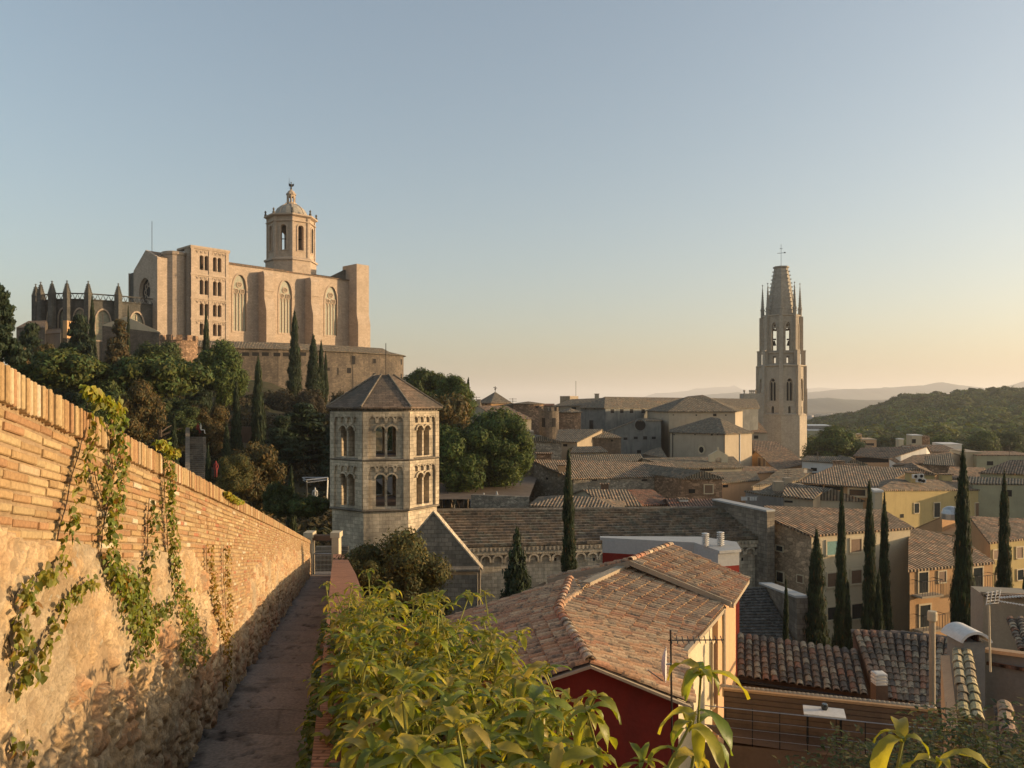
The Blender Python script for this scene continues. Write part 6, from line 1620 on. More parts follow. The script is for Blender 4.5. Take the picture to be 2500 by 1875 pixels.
bld('orange_gable_house', 'orange-walled house with steep dark roof and two tall dark windows', 'house', {**G((1895, 1147, 138), (1962, 1132, 142), (1846, 1102, 152), (1925, 1096, 158))}, GF, -26, 'orange', 'tileb', [('da', 1855, 1118, 1138, 1.6, 's'), ('da', 1866, 1120, 1140, 1.2, 's')], chim=((1906, 1113, 1126, 150, 1.7, 'beige'), (1939, 1128, 1137, 146, 1.1, 'white')))
bld('low_strip_house', 'low tiled strip in front of the orange gable house', 'house', {**G((1815, 1156, 125), (1905, 1152, 127), (1812, 1138, 134), (1880, 1140, 134))}, GF, -26, 'peach', 'tileb')
bld('grey_roof_strip', 'grey roof strip between orange house and white gabled house', 'house', {**G((1880, 1163, 122), (1960, 1158, 124), (1905, 1146, 134), (1962, 1143, 134))}, GF, -26, 'greyw', 'tileg')
bld('white_gabled_house', 'white walled house with mossy tile roof right of the Gothic tower foot', 'house', {**G((1958, 1124, 138), (2066, 1131, 134), (1972, 1113, 150), (2076, 1116, 150))}, GF, -26, 'white', 'tileg', [('ab', 1987, 1142, 1150, 1.0, 'd')])
bld('white_gable', 'pale gable end right of the mossy tile roof', 'house', FG((2050, 1143, 130), (2083, 1121, 130), (2118, 1134, 130), (2, 10, 0)), ['apqx', 'pbyq', 'abp'], -26, 'white', 'tileg', over=.1)
# --- upper right town
def arcs(u0, u1, n, v0, v1, e, w): return [(e, u0+(u1-u0)*(i+.5)/n, v0, v1, w, 'd') for i in range(n)]
bld('arcaded_house', 'long house with a row of small arched windows under brown roof', 'house', {**G((2087, 1112, 166), (2171, 1119, 160), (2105, 1093, 190), (2262, 1090, 190))}, GF, -28, 'peach', 'tileb', arcs(2090, 2168, 9, 1117, 1129, 'ab', 1.0), walls2={'bc': 'white', 'ce': 'white'}, over=.4, chim=((2120, 1088, 1096, 180, 1.2, 'beige'), (2183, 1093, 1099, 178, 1.0, 'white')))
bld('white_party_wall_house', 'long white wall running up beside the arcaded house', 'house', {'a': (2171, 1120, 158), 'b': (2279, 1093, 186), 'c': (2300, 1096, 190), 'd': (2200, 1136, 160)}, ['abcd'], -28, 'white', 'tileb', over=.1)
bld('beige_roof_house', 'beige house with low brown roof behind the rubble patch', 'house', {**G((2180, 1136, 142), (2300, 1128, 144), (2230, 1112, 158), (2318, 1104, 160))}, GF, -28, 'beige', 'tileb')
bld('rubble_patch_house', 'square beige and rubble house among the roofs at right', 'house', {**G((2255, 1132, 132), (2330, 1136, 130), (2262, 1114, 140), (2322, 1106, 142))}, GF, -26, 'rubbleo', 'tileg', walls2={'bc': 'beige', 'ce': 'beige'})
bld('yellow_gable_house', 'small yellow gable behind the air conditioners', 'house', FG((2212, 1158, 108), (2244, 1143, 108), (2282, 1158, 108), (4, 10, 0)), ['apqx', 'pbyq', 'abp'], -24, 'yellow', 'tileb', over=.2)
for i, (u, v) in enumerate(((2234, 1163), (2248, 1162), (2243, 1172), (2253, 1174))):
    p = Pt(u, v, 94); rt = empty('air_conditioner', (p.x, 94, p.z-.4), ['air conditioner at upper left of the group on the yellow house', 'air conditioner at upper right of the group on the yellow house', 'air conditioner at lower left of the group on the yellow house', 'air conditioner at lower right of the group on the yellow house'][i], 'air conditioner', 'air conditioners on the yellow house')
    mb = MB(); mb.box((p.x, 94, p.z), (.62, .35, .5)); mb.build('casing', M['white'], rt); mb = MB(); mb.ring((p.x, 93.8, p.z), [(.2, 0), (.2, .01)], 12) if False else panel(mb, (p.x, 93.83), (1, 0), circ(0, p.z, .2, 14), (), .04, .03); mb.build('fan_grille', M['dark'], rt)
def block(name, label, u0, u1, vt, Y, dep, base, wall, top='white', wins=()):
    a, b = Pt(u0, vt, Y), Pt(u1, vt, Y); rt = empty(name, ((a.x+b.x)/2, Y, base), label, 'building'); mb = MB(); mb.prism([(a.x, Y), (b.x, Y), (b.x+dep*.25, Y+dep), (a.x+dep*.25, Y+dep)], base, a.z); mb.build('wall', M[wall], rt)
    mb = MB(); mb.prism([(a.x-.1, Y-.1), (b.x+.1, Y-.1), (b.x+dep*.25, Y+dep), (a.x+dep*.25, Y+dep)], a.z, a.z+.2); mb.build('roof', M[top], rt)
    for (u, v0, v1, w) in wins: wallwin(rt, (a.x, Y), (b.x, Y), u, v0, v1, w, M['dark'], None, .05)
    return rt
block('square_block', 'square beige rooftop block with white cap near the forest', 2227, 2251, 1064, 200, 6, -28, 'cream', wins=((2231, 1072, 1082, 1.0),))
block('brick_block', 'brownish rooftop block right of the square beige one', 2251, 2270, 1067, 203, 6, -28, 'rubbleo', 'tileb')
block('white_chimney_block', 'tall narrow pale rooftop chimney block', 2194, 2206, 1073, 190, 3, -28, 'pale')
block('white_box_house', 'white flat-roofed box with two masts behind the tall cypress tip', 2300, 2348, 1086, 180, 8, -28, 'white')
block('flat_pink_building', 'flat-roofed pinkish building with two dark windows by the round tree', 2088, 2140, 1074, 260, 12, -30, 'peach', 'beige', wins=((2107, 1082, 1088, 2.6), (2124, 1082, 1088, 2.6)))
block('pink_upper_block', 'small raised block at the left of the flat pinkish building', 2078, 2104, 1061, 264, 8, -30, 'peach', 'beige')
block('far_white_building', 'long pale flat building beyond the round tree', 1975, 2066, 1052, 330, 20, -32, 'olive', 'steel')
block('far_white_upper', 'upper storey of the long pale flat building', 1975, 2030, 1040, 345, 20, -32, 'greyw', 'steel')
block('long_beige_building', 'long beige flat-topped wall at the right edge below the forest', 2385, 2530, 1113, 150, 12, -28, 'olive', 'tileb', wins=((2417, 1126, 1136, 1.2),))
block('pale_stair_block', 'pale block left of the long beige wall', 2357, 2397, 1106, 152, 10, -28, 'cream', 'beige')
bld('roof_between', 'jumble of brown roofs behind the tall cypress', 'house', {**G((2310, 1168, 112), (2400, 1165, 114), (2320, 1140, 128), (2402, 1142, 128))}, GF, -26, 'beige', 'tileb')
bld('brown_rear_roof', 'brown roof with chimneys below the white box house', 'house', {**G((2208, 1100, 176), (2350, 1104, 172), (2225, 1086, 196), (2300, 1086, 196))}, GF, -28, 'beige', 'tileb', chim=((2212, 1088, 1098, 176, 1.2, 'white'),))
bld('skylight_house', 'olive house with low hipped roof and three skylights at the right edge', 'house', {**G((2393, 1153, 104), (2540, 1158, 100), (2466, 1124, 114), (2500, 1124, 114))}, HF, -26, 'olive', 'tileb', [('ab', 2457, 1195, 1214, 1.0, 'f')])
bld('tiled_eave_wall', 'grey olive wall with ragged tile eave at the right edge', 'house', S((2375, 1180, 96), (2540, 1182, 93), (2540, 1172, 98), (2360, 1164, 102)), ['abcd'], -24, 'olive', 'tileg', [('ab', 2462, 1196, 1212, .7, 'f')])
bld('corner_house', 'house corner between the two rightmost cypresses', 'house', S((2428, 1190, 90), (2530, 1195, 86), (2530, 1180, 92), (2440, 1180, 95)), ['abcd'], -24, 'olive', 'tileg') if False else None
block('cream_chimney_block', 'tall cream chimney block left of the yellow house', 2135, 2154, 1202, 78, 2.2, -20, 'cream')
mb = MB(); a = Pt(2000, 1200, 80)
rt = empty('white_vent_dome', (Pt(2320, 1260, 68).x, 68, -11), 'whitish arched metal vent on the orange block behind the tall cypress', 'vent')
mb = MB(); p = Pt(2322, 1262, 68); mb.ring((p.x, 68, p.z-.2), [(.8, 0), (.8, .5), (.65, .9), (.35, 1.1), (.05, 1.15)], 12); mb.build('hood', M['steel'], rt)
# low wall and lawn terrace left of the houses, plaza roof
mb = MB(); a, b = Pt(1150, 1208, 82), Pt(1292, 1213, 80); vs = [(a.x, a.y, a.z), (b.x, b.y, b.z), (b.x, b.y+.5, b.z), (a.x, a.y+.5, a.z)]; vs += [(v[0], v[1], -20) for v in vs]
mb.add(vs, ((0, 1, 2, 3), (0, 1, 5, 4), (1, 2, 6, 5), (3, 0, 4, 7))); o = mb.build('terrace_wall', M['rubbleg']); tag(o, 'low stone terrace wall below the big green tree', 'wall')
mb = MB(); a, b = Pt(1060, 1212, 84), Pt(1290, 1212, 84); mb.poly([(a.x-4, 84, a.z-.3), (b.x, 84, a.z-.3), (b.x+2, 112, a.z-.2), (a.x-12, 112, a.z-.2)]); o = mb.build('plaza', m_plaster('plaza_paving', (.20, .15, .11), .4)); tag(o, kind='structure')
mb = MB(); a, b = Pt(1040, 1214, 81), Pt(1165, 1214, 81); mb.box(((a.x+b.x)/2, 80.5, a.z-1.5), (b.x-a.x, 1.6, 3.6)); o = mb.build('clipped_hedge', m_flat('hedge_green', (.03, .045, .015), 1, grain=.5)); bpy.data.objects.remove(o)
# west building cluster at far left under the chevet
bld('gabled_stone_house', 'dark stone gable with coping toned as sunlit in front of the chevet', 'house', FG((250, 794, 170), (308, 773, 170), (390, 811, 170), (-.2, 1.0, 0)), ['apqx', 'pbyq', 'abp'], 2, 'palis', 'cream', over=.12, th=.1)  # cream roof material puts the sunlit top edges into the colour
bld('chapter_house', 'low stone building with orange-lit chimney wall left of the chevet', 'house', {**G((100, 816, 165), (148, 813, 165), (108, 784, 172), (150, 782, 172))}, GF, 0, 'greyw', 'palis', over=.2)
bld('left_hill_house', 'small house with orange sunlit roof end at the far left hilltop', 'house', {**G((40, 800, 160), (110, 800, 160), (70, 784, 168), (112, 783, 168))}, GF, 0, 'palis', 'tileb', over=.2)
mb = MB(); a, b = Pt(157, 783, 160), Pt(167, 826, 160); mb.box(((a.x+b.x)/2, 161, (a.z+b.z)/2), (b.x-a.x, 3, a.z-b.z)); o = mb.build('brick_pier', M['orange']); tag(o, 'orange sunlit brick pier under the chevet', 'pier')
# garden stair and terraces on the hill
rt = empty('garden_stair', (Pt(480, 1100, 95).x, 95, -8), 'long garden stair climbing between dark trees on the hillside', 'stairs')
mb = MB(); n_ = 26
for i in range(n_):
    v = 1190-(1190-1062)*i/n_; Y = 84+16*i/n_; l, r = Pt(462+.1*i, v, Y), Pt(505-.25*i, v, Y); mb.box(((l.x+r.x)/2, Y, l.z-.3), (r.x-l.x, 1.0, .6))
mb.build('steps', M['gallid'], rt)
mb = MB(); a, b = Pt(458, 1175, 84), Pt(458, 1057, 100)
band(mb, a, b, .5, 1.0, -.3); mb.build('side_wall', M['gallid'], rt)
def patch(name, label, cat, pts, mat, kind=None, th=None):
    mb = MB(); mb.poly(pts); o = mb.build(name, M[mat]); tag(o, label if not kind else None, cat if not kind else None, None, kind); return o
rt = empty('hill_terrace_wall', (Pt(575, 1058, 108).x, 108, -8), 'reddish terrace wall on the hill behind the cypresses', 'wall')
mb = MB(); a, b = Pt(500, 1040, 108), Pt(620, 1038, 108); mb.box(((a.x+b.x)/2, 108, a.z-1.2), (b.x-a.x, 1, 2.2)); mb.build('wall', M['brown'], rt)
# steel stage frame on the plaza left of the bell tower
rt = empty('stage_frame', (Pt(770, 1180, 75).x, 75, -12), 'steel truss frame of a small stage left of the bell tower', 'frame')
mb = MB(); c = [Pt(738, 1166, 75), Pt(800, 1166, 75), Pt(798, 1215, 75), Pt(748, 1215, 75), Pt(748, 1172, 73)]
for p, q in ((c[0], c[1]), (c[1], c[2]), (c[4], c[3]), (c[0], c[4]), (c[4], c[1])): mb.tube([p, q], .06, 4); mb.tube([p+Vector((0, .2, -.25)), q+Vector((0, .2, -.25))], .04, 4)
mb.build('truss', M['steel'], rt)

# thin aerials on the skyline and the roofs
for i, (u, v0, v1, Y, l) in enumerate(((1163, 968, 984, 190, 'thin aerial left of the pavilion with the weather vane'), (1252, 972, 986, 196, 'thin aerial between the pavilion and the round drum'), (1996, 1102, 1122, 132, 'thin aerial on the mossy roof right of the Gothic tower'),
    (2154, 1100, 1124, 165, 'thin aerial over the arcaded house'), (2229, 1134, 1160, 106, 'tall thin aerial over the big tiled house'), (2464, 1090, 1108, 150, 'thin aerial on the long beige wall at the right'), (1924, 1146, 1168, 100, 'thin aerial on the dark lichened roof'), (1855, 1181, 1206, 88, 'thin aerial over the laundry terrace'))):
    rt = empty('tv_aerial', Pt(u, v1, Y), l, 'aerial', 'aerials on the town roofs'); k = Y/100; mb = MB(); mb.tube([Pt(u, v1+6, Y), Pt(u, v0, Y)], .035*k, 4); c = Pt(u, v0+2, Y)
    for j in range(3): mb.tube([c+Vector((-.5*k, 0, -.28*j*k)), c+Vector((.5*k, .1, -.28*j*k))], .022*k, 4)
    mb.build('mast', M['iron'], rt)
# ================================================================ trees
HC = 'cypresses among the houses at right'; HL = 'cypresses on the garden hillside'
T = [
 (503, 757, 122, 22, 'cyp', 'slim cypress in front of the square tower of the cathedral', HL),
 (719, 760, 150, 28, 'cyp1', 'tall cypress before the palace wall under the second cathedral window', HL),
 (765, 816, 152, 30, 'cyp2', 'broad cypress left of the close pair at the palace wall', HL),
 (784, 831, 153, 17, 'cyp', 'slim cypress, left one of the close pair at the palace wall', HL),
 (795, 858, 156, 12, 'cyp', 'shortest and slimmest cypress of the row at the palace wall', HL),
 (630, 868, 108, 30, 'cyp1', 'tall dark cypress reaching down to the middle of the hillside', HL),
 (577, 930, 100, 24, 'cyp', 'dark cypress left of the tall one in the middle of the hillside', HL),
 (553, 1033, 92, 20, 'cyp', 'short dark cypress right of the garden stair', HL),
 (425, 1008, 78, 24, 'cyp', 'small cypress just above the brick wall left of the garden stair', HL),
 (353, 1026, 76, 18, 'cyp', 'small cypress above the vine tuft on the brick wall', HL),
 (272, 972, 88, 12, 'cyp', 'thin cypress under the left umbrella pine', HL),
 (508, 1083, 66, 20, 'cyp', 'thin ragged cypress overlapping the foot of the garden stair', HL),
 (711, 1135, 62, 24, 'cyp', 'small cypress above the round pine by the bell tower', HL),
 (225, 722, 150, 18, 'cyp', 'thin dark cypress against the chevet windows', HL),
 (313, 745, 150, 10, 'cyp', 'very thin cypress right of the stone gable peak', HL),
 (1143, 923, 128, 22, 'cyp', 'cypress standing above the trees left of the pavilion', HL),
 (1101, 921, 132, 9, 'cyp', 'thin cypress tip left of the one by the pavilion', HL),
 (1388, 1096, 45, 42, 'cypn', 'tall cypress in front of the middle of the stone church roof', HC),
 (1993, 1292, 40, 60, 'cypn1', 'bushy cypress in front of the corner of the stone and cream house', HC),
 (2054, 1186, 46, 34, 'cypn2', 'tall cypress between the teal shutter and the next window', HC),
 (2070, 1419, 42, 26, 'cyp', 'short cypress at the foot of the one by the teal shutter', HC),
 (2123, 1172, 47, 38, 'cypn', 'tall cypress left of the close one before the cream wall', HC),
 (2159, 1202, 48, 32, 'cypn1', 'tall cypress nearest the right corner of the cream house', HC),
 (2114, 1433, 41, 20, 'cyp', 'smallest cypress, lighter green, before the cream house', HC),
 (2145, 1395, 41, 30, 'cyp', 'short lighter green cypress right of the smallest one', HC),
 (2351, 1090, 42, 56, 'cypn2', 'biggest cypress, before the orange house and yellow house', HC),
 (2452, 1149, 48, 38, 'cypn1', 'rightmost tall cypress, beside the ochre house', HC),
 (2500, 1410, 44, 26, 'cyp', 'cypress cut by the right edge of the photo', HC),
 (1919, 1410, 39, 19, 'cyp', 'little cypress before the white-coped apse wall', HC),
 (1262, 1278, 42, 94, 'fir', 'dark cone-shaped conifer in front of the church arcade', None),
 (390, 866, 94, 228, 'pine1', 'wide umbrella pine in the middle of the hillside', 'umbrella pines on the hillside'),
 (158, 858, 88, 200, 'pine2', 'umbrella pine at left above the brick wall', 'umbrella pines on the hillside'),
 (752, 1212, 58, 112, 'pine3', 'small round pine just left of the bell tower', 'umbrella pines on the hillside'),
 (545, 856, 112, 116, 'chestnut1', 'rounded green tree left of the palace wall', None),
 (345, 946, 74, 105, 'brown1', 'brownish pine behind the brick wall under the umbrella pine', None),
 (633, 1092, 68, 125, 'brown2', 'large orange-brown tree left of the bell tower foot', None),
 (572, 1108, 64, 84, 'olive1', 'grey-green bush tree left of the orange-brown tree', None),
 (686, 1182, 58, 84, 'broad2', 'dark green tree between the brown tree and the round pine', None),
 (-2, 686, 66, 120, 'cedar7', 'tall lacy conifer cut by the left edge', None),
 (76, 782, 100, 120, 'cedar1', 'dark fir tree at left below the hill house', None),
 (192, 760, 122, 130, 'cedar2', 'dark cedar in front of the chevet', None),
 (292, 772, 118, 110, 'cedarb2', 'rusty brown cedar right of the dark one at the chevet', None),
 (385, 835, 130, 110, 'broad3', 'bushy tree under the stone gable and turret', None),
 (110, 850, 92, 70, 'brown3', 'small orange-leaved tree at far left', None),
 (745, 978, 100, 190, 'cedar3', 'spreading dark cedar left of the bell tower roof', None),
 (820, 1008, 94, 110, 'cedar4', 'dark cedar directly behind the left edge of the bell tower', None),
 (690, 1010, 96, 130, 'cedar5', 'dark cedar right of the tall hillside cypress', None),
 (455, 1000, 104, 90, 'broad4', 'dark leafy tree at the top of the garden stair', None),
 (520, 1000, 106, 80, 'brown4', 'brownish shrub tree right of the garden stair top', None),
 (410, 960, 108, 100, 'broad5', 'dark tree under the right side of the wide umbrella pine', None),
 (270, 930, 90, 150, 'broad6', 'dark leafy tree between the two umbrella pines', None),
 (480, 870, 118, 70, 'cedar6', 'dark conifer behind the slim cypress', None),
 (50, 840, 96, 110, 'cedarb3', 'rusty conifer above the left end of the brick wall', None),
 (230, 985, 66, 90, 'broad7', 'dark shrub tree right above the brick wall coping', None),
 (1040, 905, 128, 110, 'broad8', 'light green treetop right of the palace wall end', None),
 (1108, 930, 122, 96, 'chestnut2', 'rounded treetop left of the cypress by the pavilion', None),
 (1075, 968, 104, 170, 'brown5', 'olive brown pine right of the bell tower', None),
 (1010, 1010, 92, 120, 'broad9', 'dark tree directly behind the right edge of the bell tower', None),
 (1205, 1016, 96, 175, 'chestnut3', 'big round green tree over the plaza', None),
 (1240, 1035, 93, 120, 'chestnut4', 'sunlit right half of the tree clump over the plaza', None),
 (1120, 1040, 92, 150, 'chestnut5', 'green tree left of the big round one over the plaza', None),
 (955, 1318, 25, 235, 'olive2', 'bay tree in front of the stone gable at the foot of the bell tower', None),
 (1020, 1375, 22, 185, 'olive3', 'lower right half of the bay bushes near the gable', None),
 (880, 1372, 24, 110, 'olive4', 'lower left bay bush next to the parapet', None),
 (2035, 1054, 205, 130, 'chestnut6', 'round green tree right of the Gothic tower foot', None),
 (2170, 1060, 300, 70, 'broad10', 'dark tree behind the flat pinkish building', None),
 (2080, 1075, 230, 60, 'broad11', 'dark tree left of the flat pinkish building', None),
 (2300, 1066, 250, 70, 'chestnut7', 'pale green tree right of the square beige block', None),
 (2400, 1062, 250, 90, 'chestnut8', 'pale green tree behind the long beige wall', None),
 (2460, 1064, 255, 80, 'broad12', 'pale tree at the right behind the long beige wall', None),
]
for t_ in T: tree(*t_)
for i, (u, v, Y, w) in enumerate(((720, 978, 140, 150), (850, 985, 135, 90))):
    p = Pt(u, v, Y); r = empty('hedge', (p.x, Y, p.z-6), ['long brownish hedge under the palace wall', 'short hedge end next to the bell tower roof'][i], 'hedge'); r.scale = (w/FPX*Y, 5, 9)
    o = bpy.data.objects.new('foliage', crown('hedge')); COL.objects.link(o); o.parent = r

# ---------------------------------------------------------------- undergrowth on the hill as one mass
def scatter_bushes(name, pts, nleaf, size, base, rr=(1.2, 2.6)):
    Vs, Fs, Cs = [], [], []; off = 0
    for (x, y, z) in pts:
        r = RNG.uniform(*rr); n = nleaf; d = RNG.normal(size=(n, 3)); d /= np.linalg.norm(d, axis=1)[:, None]; d[:, 2] = np.abs(d[:, 2])*.9
        P = np.array([x, y, z])+d*r*(.75+.3*RNG.random((n, 1)))*np.array([1, 1, .8])
        b = np.array(base)*(.7+.7*RNG.random()); b = b*np.array([1+.5*RNG.random(), 1, .9])
        V, F, C = leaf_quads(P, d, size, tint(n, b, .35, .2)); Vs.append(V); Fs.append(F+off); Cs.append(C); off += len(V)
    return npmesh(name, np.concatenate(Vs), np.concatenate(Fs), M['leaf'], None, np.concatenate(Cs))
pts = []
for _ in range(620):
    u = RNG.uniform(-60, 830); Y = RNG.uniform(60, 150); x = (u-CU)/FPX*Y
    if 455 < u < 512 and 80 < Y < 103: continue
    g = ground(x, Y); v = CV-g/Y*FPX
    if g > 3.5 and Y > 140: continue
    pts.append((x, Y, g-.3))
for _ in range(120):
    u = RNG.uniform(960, 1300); Y = RNG.uniform(114, 150); x = (u-CU)/FPX*Y; pts.append((x, Y, ground(x, Y)))
o = scatter_bushes('undergrowth', pts, 130, .42, (.04, .042, .02)); tag(o, kind='stuff', label='dark scrub covering the hillside between the trees', cat='undergrowth')
# forest on the rise at right: one mass of crowns
def wood_z(u):
    return np.interp(u, [1940, 1985, 2040, 2100, 2130, 2200, 2280, 2360, 2440, 2520, 2620, 2800], [1022, 1020, 1009, 1003, 985, 966, 958, 951, 948, 944, 944, 946])
Vs, Fs, Cs = [], [], []; off = 0; V0, F0 = ICO1; F4 = np.concatenate([F0, F0[:, :1]], 1)
rows = []
for Y in np.linspace(300, 760, 27):
    for u in np.arange(1960, 2760, 9.5*400/Y*1.35): rows.append((u+RNG.normal()*3, Y+RNG.normal()*5))
for u, Y in rows:
    f = (Y-300)/460
    vt = 1068+(wood_z(u)-1068)*min(1, f*1.02)**.8+RNG.normal()*3.2-3*math.sin(u*.033+Y*.021)-2*math.sin(u*.071-Y*.013)
    if u < 2130: vt = max(vt, wood_z(u)+RNG.normal()*1.2)
    x = (u-CU)/FPX*Y; zt = (CV-vt)/FPX*Y; r = RNG.uniform(5, 10)
    n = 110; d = RNG.normal(size=(n, 3)); d /= np.linalg.norm(d, axis=1)[:, None]; d[:, 2] = np.abs(d[:, 2])
    c = np.array([x, Y, zt-r*1.1]); b = np.array((.070, .105, .026))*(.55+1.0*RNG.random()**1.3)*np.array([1+.5*RNG.random(), 1, 1])
    V, F, C = leaf_quads(c+d*r*(.82+.28*RNG.random((n, 1))), d, 1.5, tint(n, b, .35, .15)); Vs.append(V); Fs.append(F+off); Cs.append(C); off += len(V)
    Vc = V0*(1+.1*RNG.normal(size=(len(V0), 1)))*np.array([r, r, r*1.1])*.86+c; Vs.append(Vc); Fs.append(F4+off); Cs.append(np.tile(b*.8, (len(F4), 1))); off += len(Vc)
V = np.concatenate(Vs); F = np.concatenate(Fs); C = np.concatenate(Cs)
F = np.where((F[:, 3] == F[:, 0])[:, None], np.stack([F[:, 0], F[:, 1], F[:, 2], F[:, 2]], 1), F)
tri = F[:, 3] == F[:, 2]
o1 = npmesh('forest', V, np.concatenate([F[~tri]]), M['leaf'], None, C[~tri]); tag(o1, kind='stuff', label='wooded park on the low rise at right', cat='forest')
me2 = npmesh('forest_mass', V, F[tri][:, :3], M['leaf'], o1, C[tri])
# far town beyond the forest edge
pts = []; mb = MB()
for _ in range(90):
    u = RNG.uniform(1978, 2140); Y = RNG.uniform(700, 1700); x = (u-CU)/FPX*Y; z = -34-(Y-700)*.002; w = RNG.uniform(8, 20); h = RNG.uniform(7, 15)
    mb.box((x, Y, z+h/2), (w, w, h), RNG.uniform(0, 1.5), random.choice([(.45, .38, .3), (.5, .35, .25), (.4, .36, .32), (.55, .48, .4)]))
o = mb.build('far_town', m_attr('far_town_walls', .2), None); tag(o, kind='stuff', label='tiny pale buildings of the distant town beyond the trees', cat='distant town')

# ================================================================ climbing ivy on the brick wall
def wall_from_px(u, v, k=.03):
    kx = (u-CU)/FPX; Y = -1.061/(kx+.2255)   # x/Y = kx on the wall face
    return Vector((kx*Y, Y, (CV-v)/FPX*Y))+WN*k
LEAFT = [((0, 0), (.42, .30), (.30, .62), (.0, 1.0), (-.30, .62), (-.42, .30))]
def ivy_leaves(name, label, strands, n_per_m, size, parent=None, base=(.115, .17, .03), spread=.05, cat='vine'):
    V, F, C, ST = [], [], [], MB()
    for (path, wid, dens) in strands:
        P = [wall_from_px(*q) for q in path]
        ST.tube([p-WN*.012 for p in P], .0022, 4, (.2, .13, .06))
        for a, b in zip(P[:-1], P[1:]):
            L = (b-a).length; n = int(L*n_per_m*dens)
            for _ in range(n):
                c = a.lerp(b, random.random())+Vector((0, 0, random.gauss(0, wid*.5)))+WD*random.gauss(0, wid*.42)+WN*random.uniform(0, .05)
                s = size*random.uniform(.55, 1.25); 
                down = Vector((random.gauss(0, .6), random.gauss(0, .6), -1)).normalized(); out = (WN+Vector((random.gauss(0, .45), random.gauss(0, .45), random.gauss(.35, .4)))).normalized()
                side = down.cross(out).normalized(); out = side.cross(down)
                m = len(V)
                V += [c, c+(side*.40+down*.25+out*.1)*s, c+(side*.28+down*.62+out*.06)*s, c+(down*1.0-out*.12)*s, c+(-side*.28+down*.62+out*.06)*s, c+(-side*.40+down*.25+out*.1)*s]
                F += [(m, m+1, m+2, m+3), (m, m+3, m+4, m+5)]
                k = random.uniform(.6, 1.5); w = random.random(); col = (base[0]*k*(1+.6*w), base[1]*k, base[2]*k)
                if random.random() < .05: col = (.30, .16, .05)
                C += [col, col]
    root = empty(name, tuple(wall_from_px(*strands[0][0][-1])), label, cat)
    o = npmesh('leaves', np.array([tuple(v) for v in V])-np.array(root.location), np.array(F), M['vineleaf'], root, np.array(C))
    ST.build('stems', M['bark'], root)
    return root
M['vineleaf'] = m_attr('vine_leaf', 30, .75, 1.2, .004, .5, trans=.35, spec=.35)
ivy_leaves('climbing_ivy', 'thick main ivy strand hanging from the coping and spreading over the rubble', [
    ([(245, 985), (262, 1040), (258, 1100), (268, 1160), (255, 1220), (240, 1290), (235, 1350), (250, 1400), (278, 1440)], .075, 1.6),
    ([(215, 1130), (225, 1180), (240, 1220)], .03, .9),
    ([(278, 1440), (300, 1480), (330, 1530), (350, 1560)], .12, 1.6), ([(290, 1430), (310, 1470), (300, 1520)], .10, 1.2), ([(320, 1500), (310, 1580), (300, 1640)], .07, .8), ([(260, 1390), (290, 1420), (330, 1450)], .07, 1.0)], 330, .031)
ivy_leaves('climbing_ivy', 'straight ivy strand right of the main one', [
    ([(387, 1080), (392, 1150), (395, 1220), (400, 1280), (402, 1340), (412, 1400), (420, 1460)], .06, 1.5), ([(420, 1460), (440, 1520), (430, 1580), (450, 1620)], .13, 1.2), ([(440, 1480), (470, 1560), (490, 1600)], .10, .8)], 300, .030)
ivy_leaves('climbing_ivy', 'short dark ivy strand between the two long ones', [([(356, 1216), (352, 1270), (352, 1330), (335, 1390), (320, 1450), (345, 1500)], .035, 1.0), ([(345, 1500), (380, 1490), (400, 1470)], .06, .9)], 230, .032, base=(.08, .12, .025))
ivy_leaves('climbing_ivy', 'slim ivy strand at left that bends down to the lower left corner', [
    ([(202, 985), (196, 1040), (180, 1110), (160, 1170), (150, 1230), (132, 1290), (125, 1330), (110, 1380)], .022, .9), ([(110, 1380), (80, 1400), (40, 1430), (10, 1470)], .04, .8), ([(10, 1440), (25, 1500), (5, 1560), (20, 1620), (0, 1690)], .06, 1.4), ([(195, 1410), (150, 1450), (110, 1500), (85, 1560), (60, 1620), (20, 1660)], .030, .8), ([(5, 1800), (20, 1860)], .03, .8)], 230, .032, base=(.13, .17, .03))
ivy_leaves('climbing_ivy', 'pair of thin faded ivy strands halfway along the wall', [([(497, 1330), (500, 1400), (512, 1470), (530, 1540), (535, 1600)], .03, .9), ([(540, 1330), (540, 1400), (545, 1470), (548, 1530), (545, 1620), (540, 1690)], .04, .9)], 300, .03, base=(.2, .18, .04))
for i, (u, v, w, l) in enumerate(((215, 962, 70, 'sunlit vine tuft lying on the coping above the main ivy strand'), (385, 1086, 34, 'small vine tuft on the coping above the straight ivy strand'), (555, 1208, 30, 'little vine tuft on the far part of the coping'))):
    ivy_leaves('vine_tuft', l, [([(u-w*.6, v-w*.26), (u, v+9), (u+w*.7, v+w*.58)], .015, 2.0)], 330, .034, base=(.20, .25, .035))

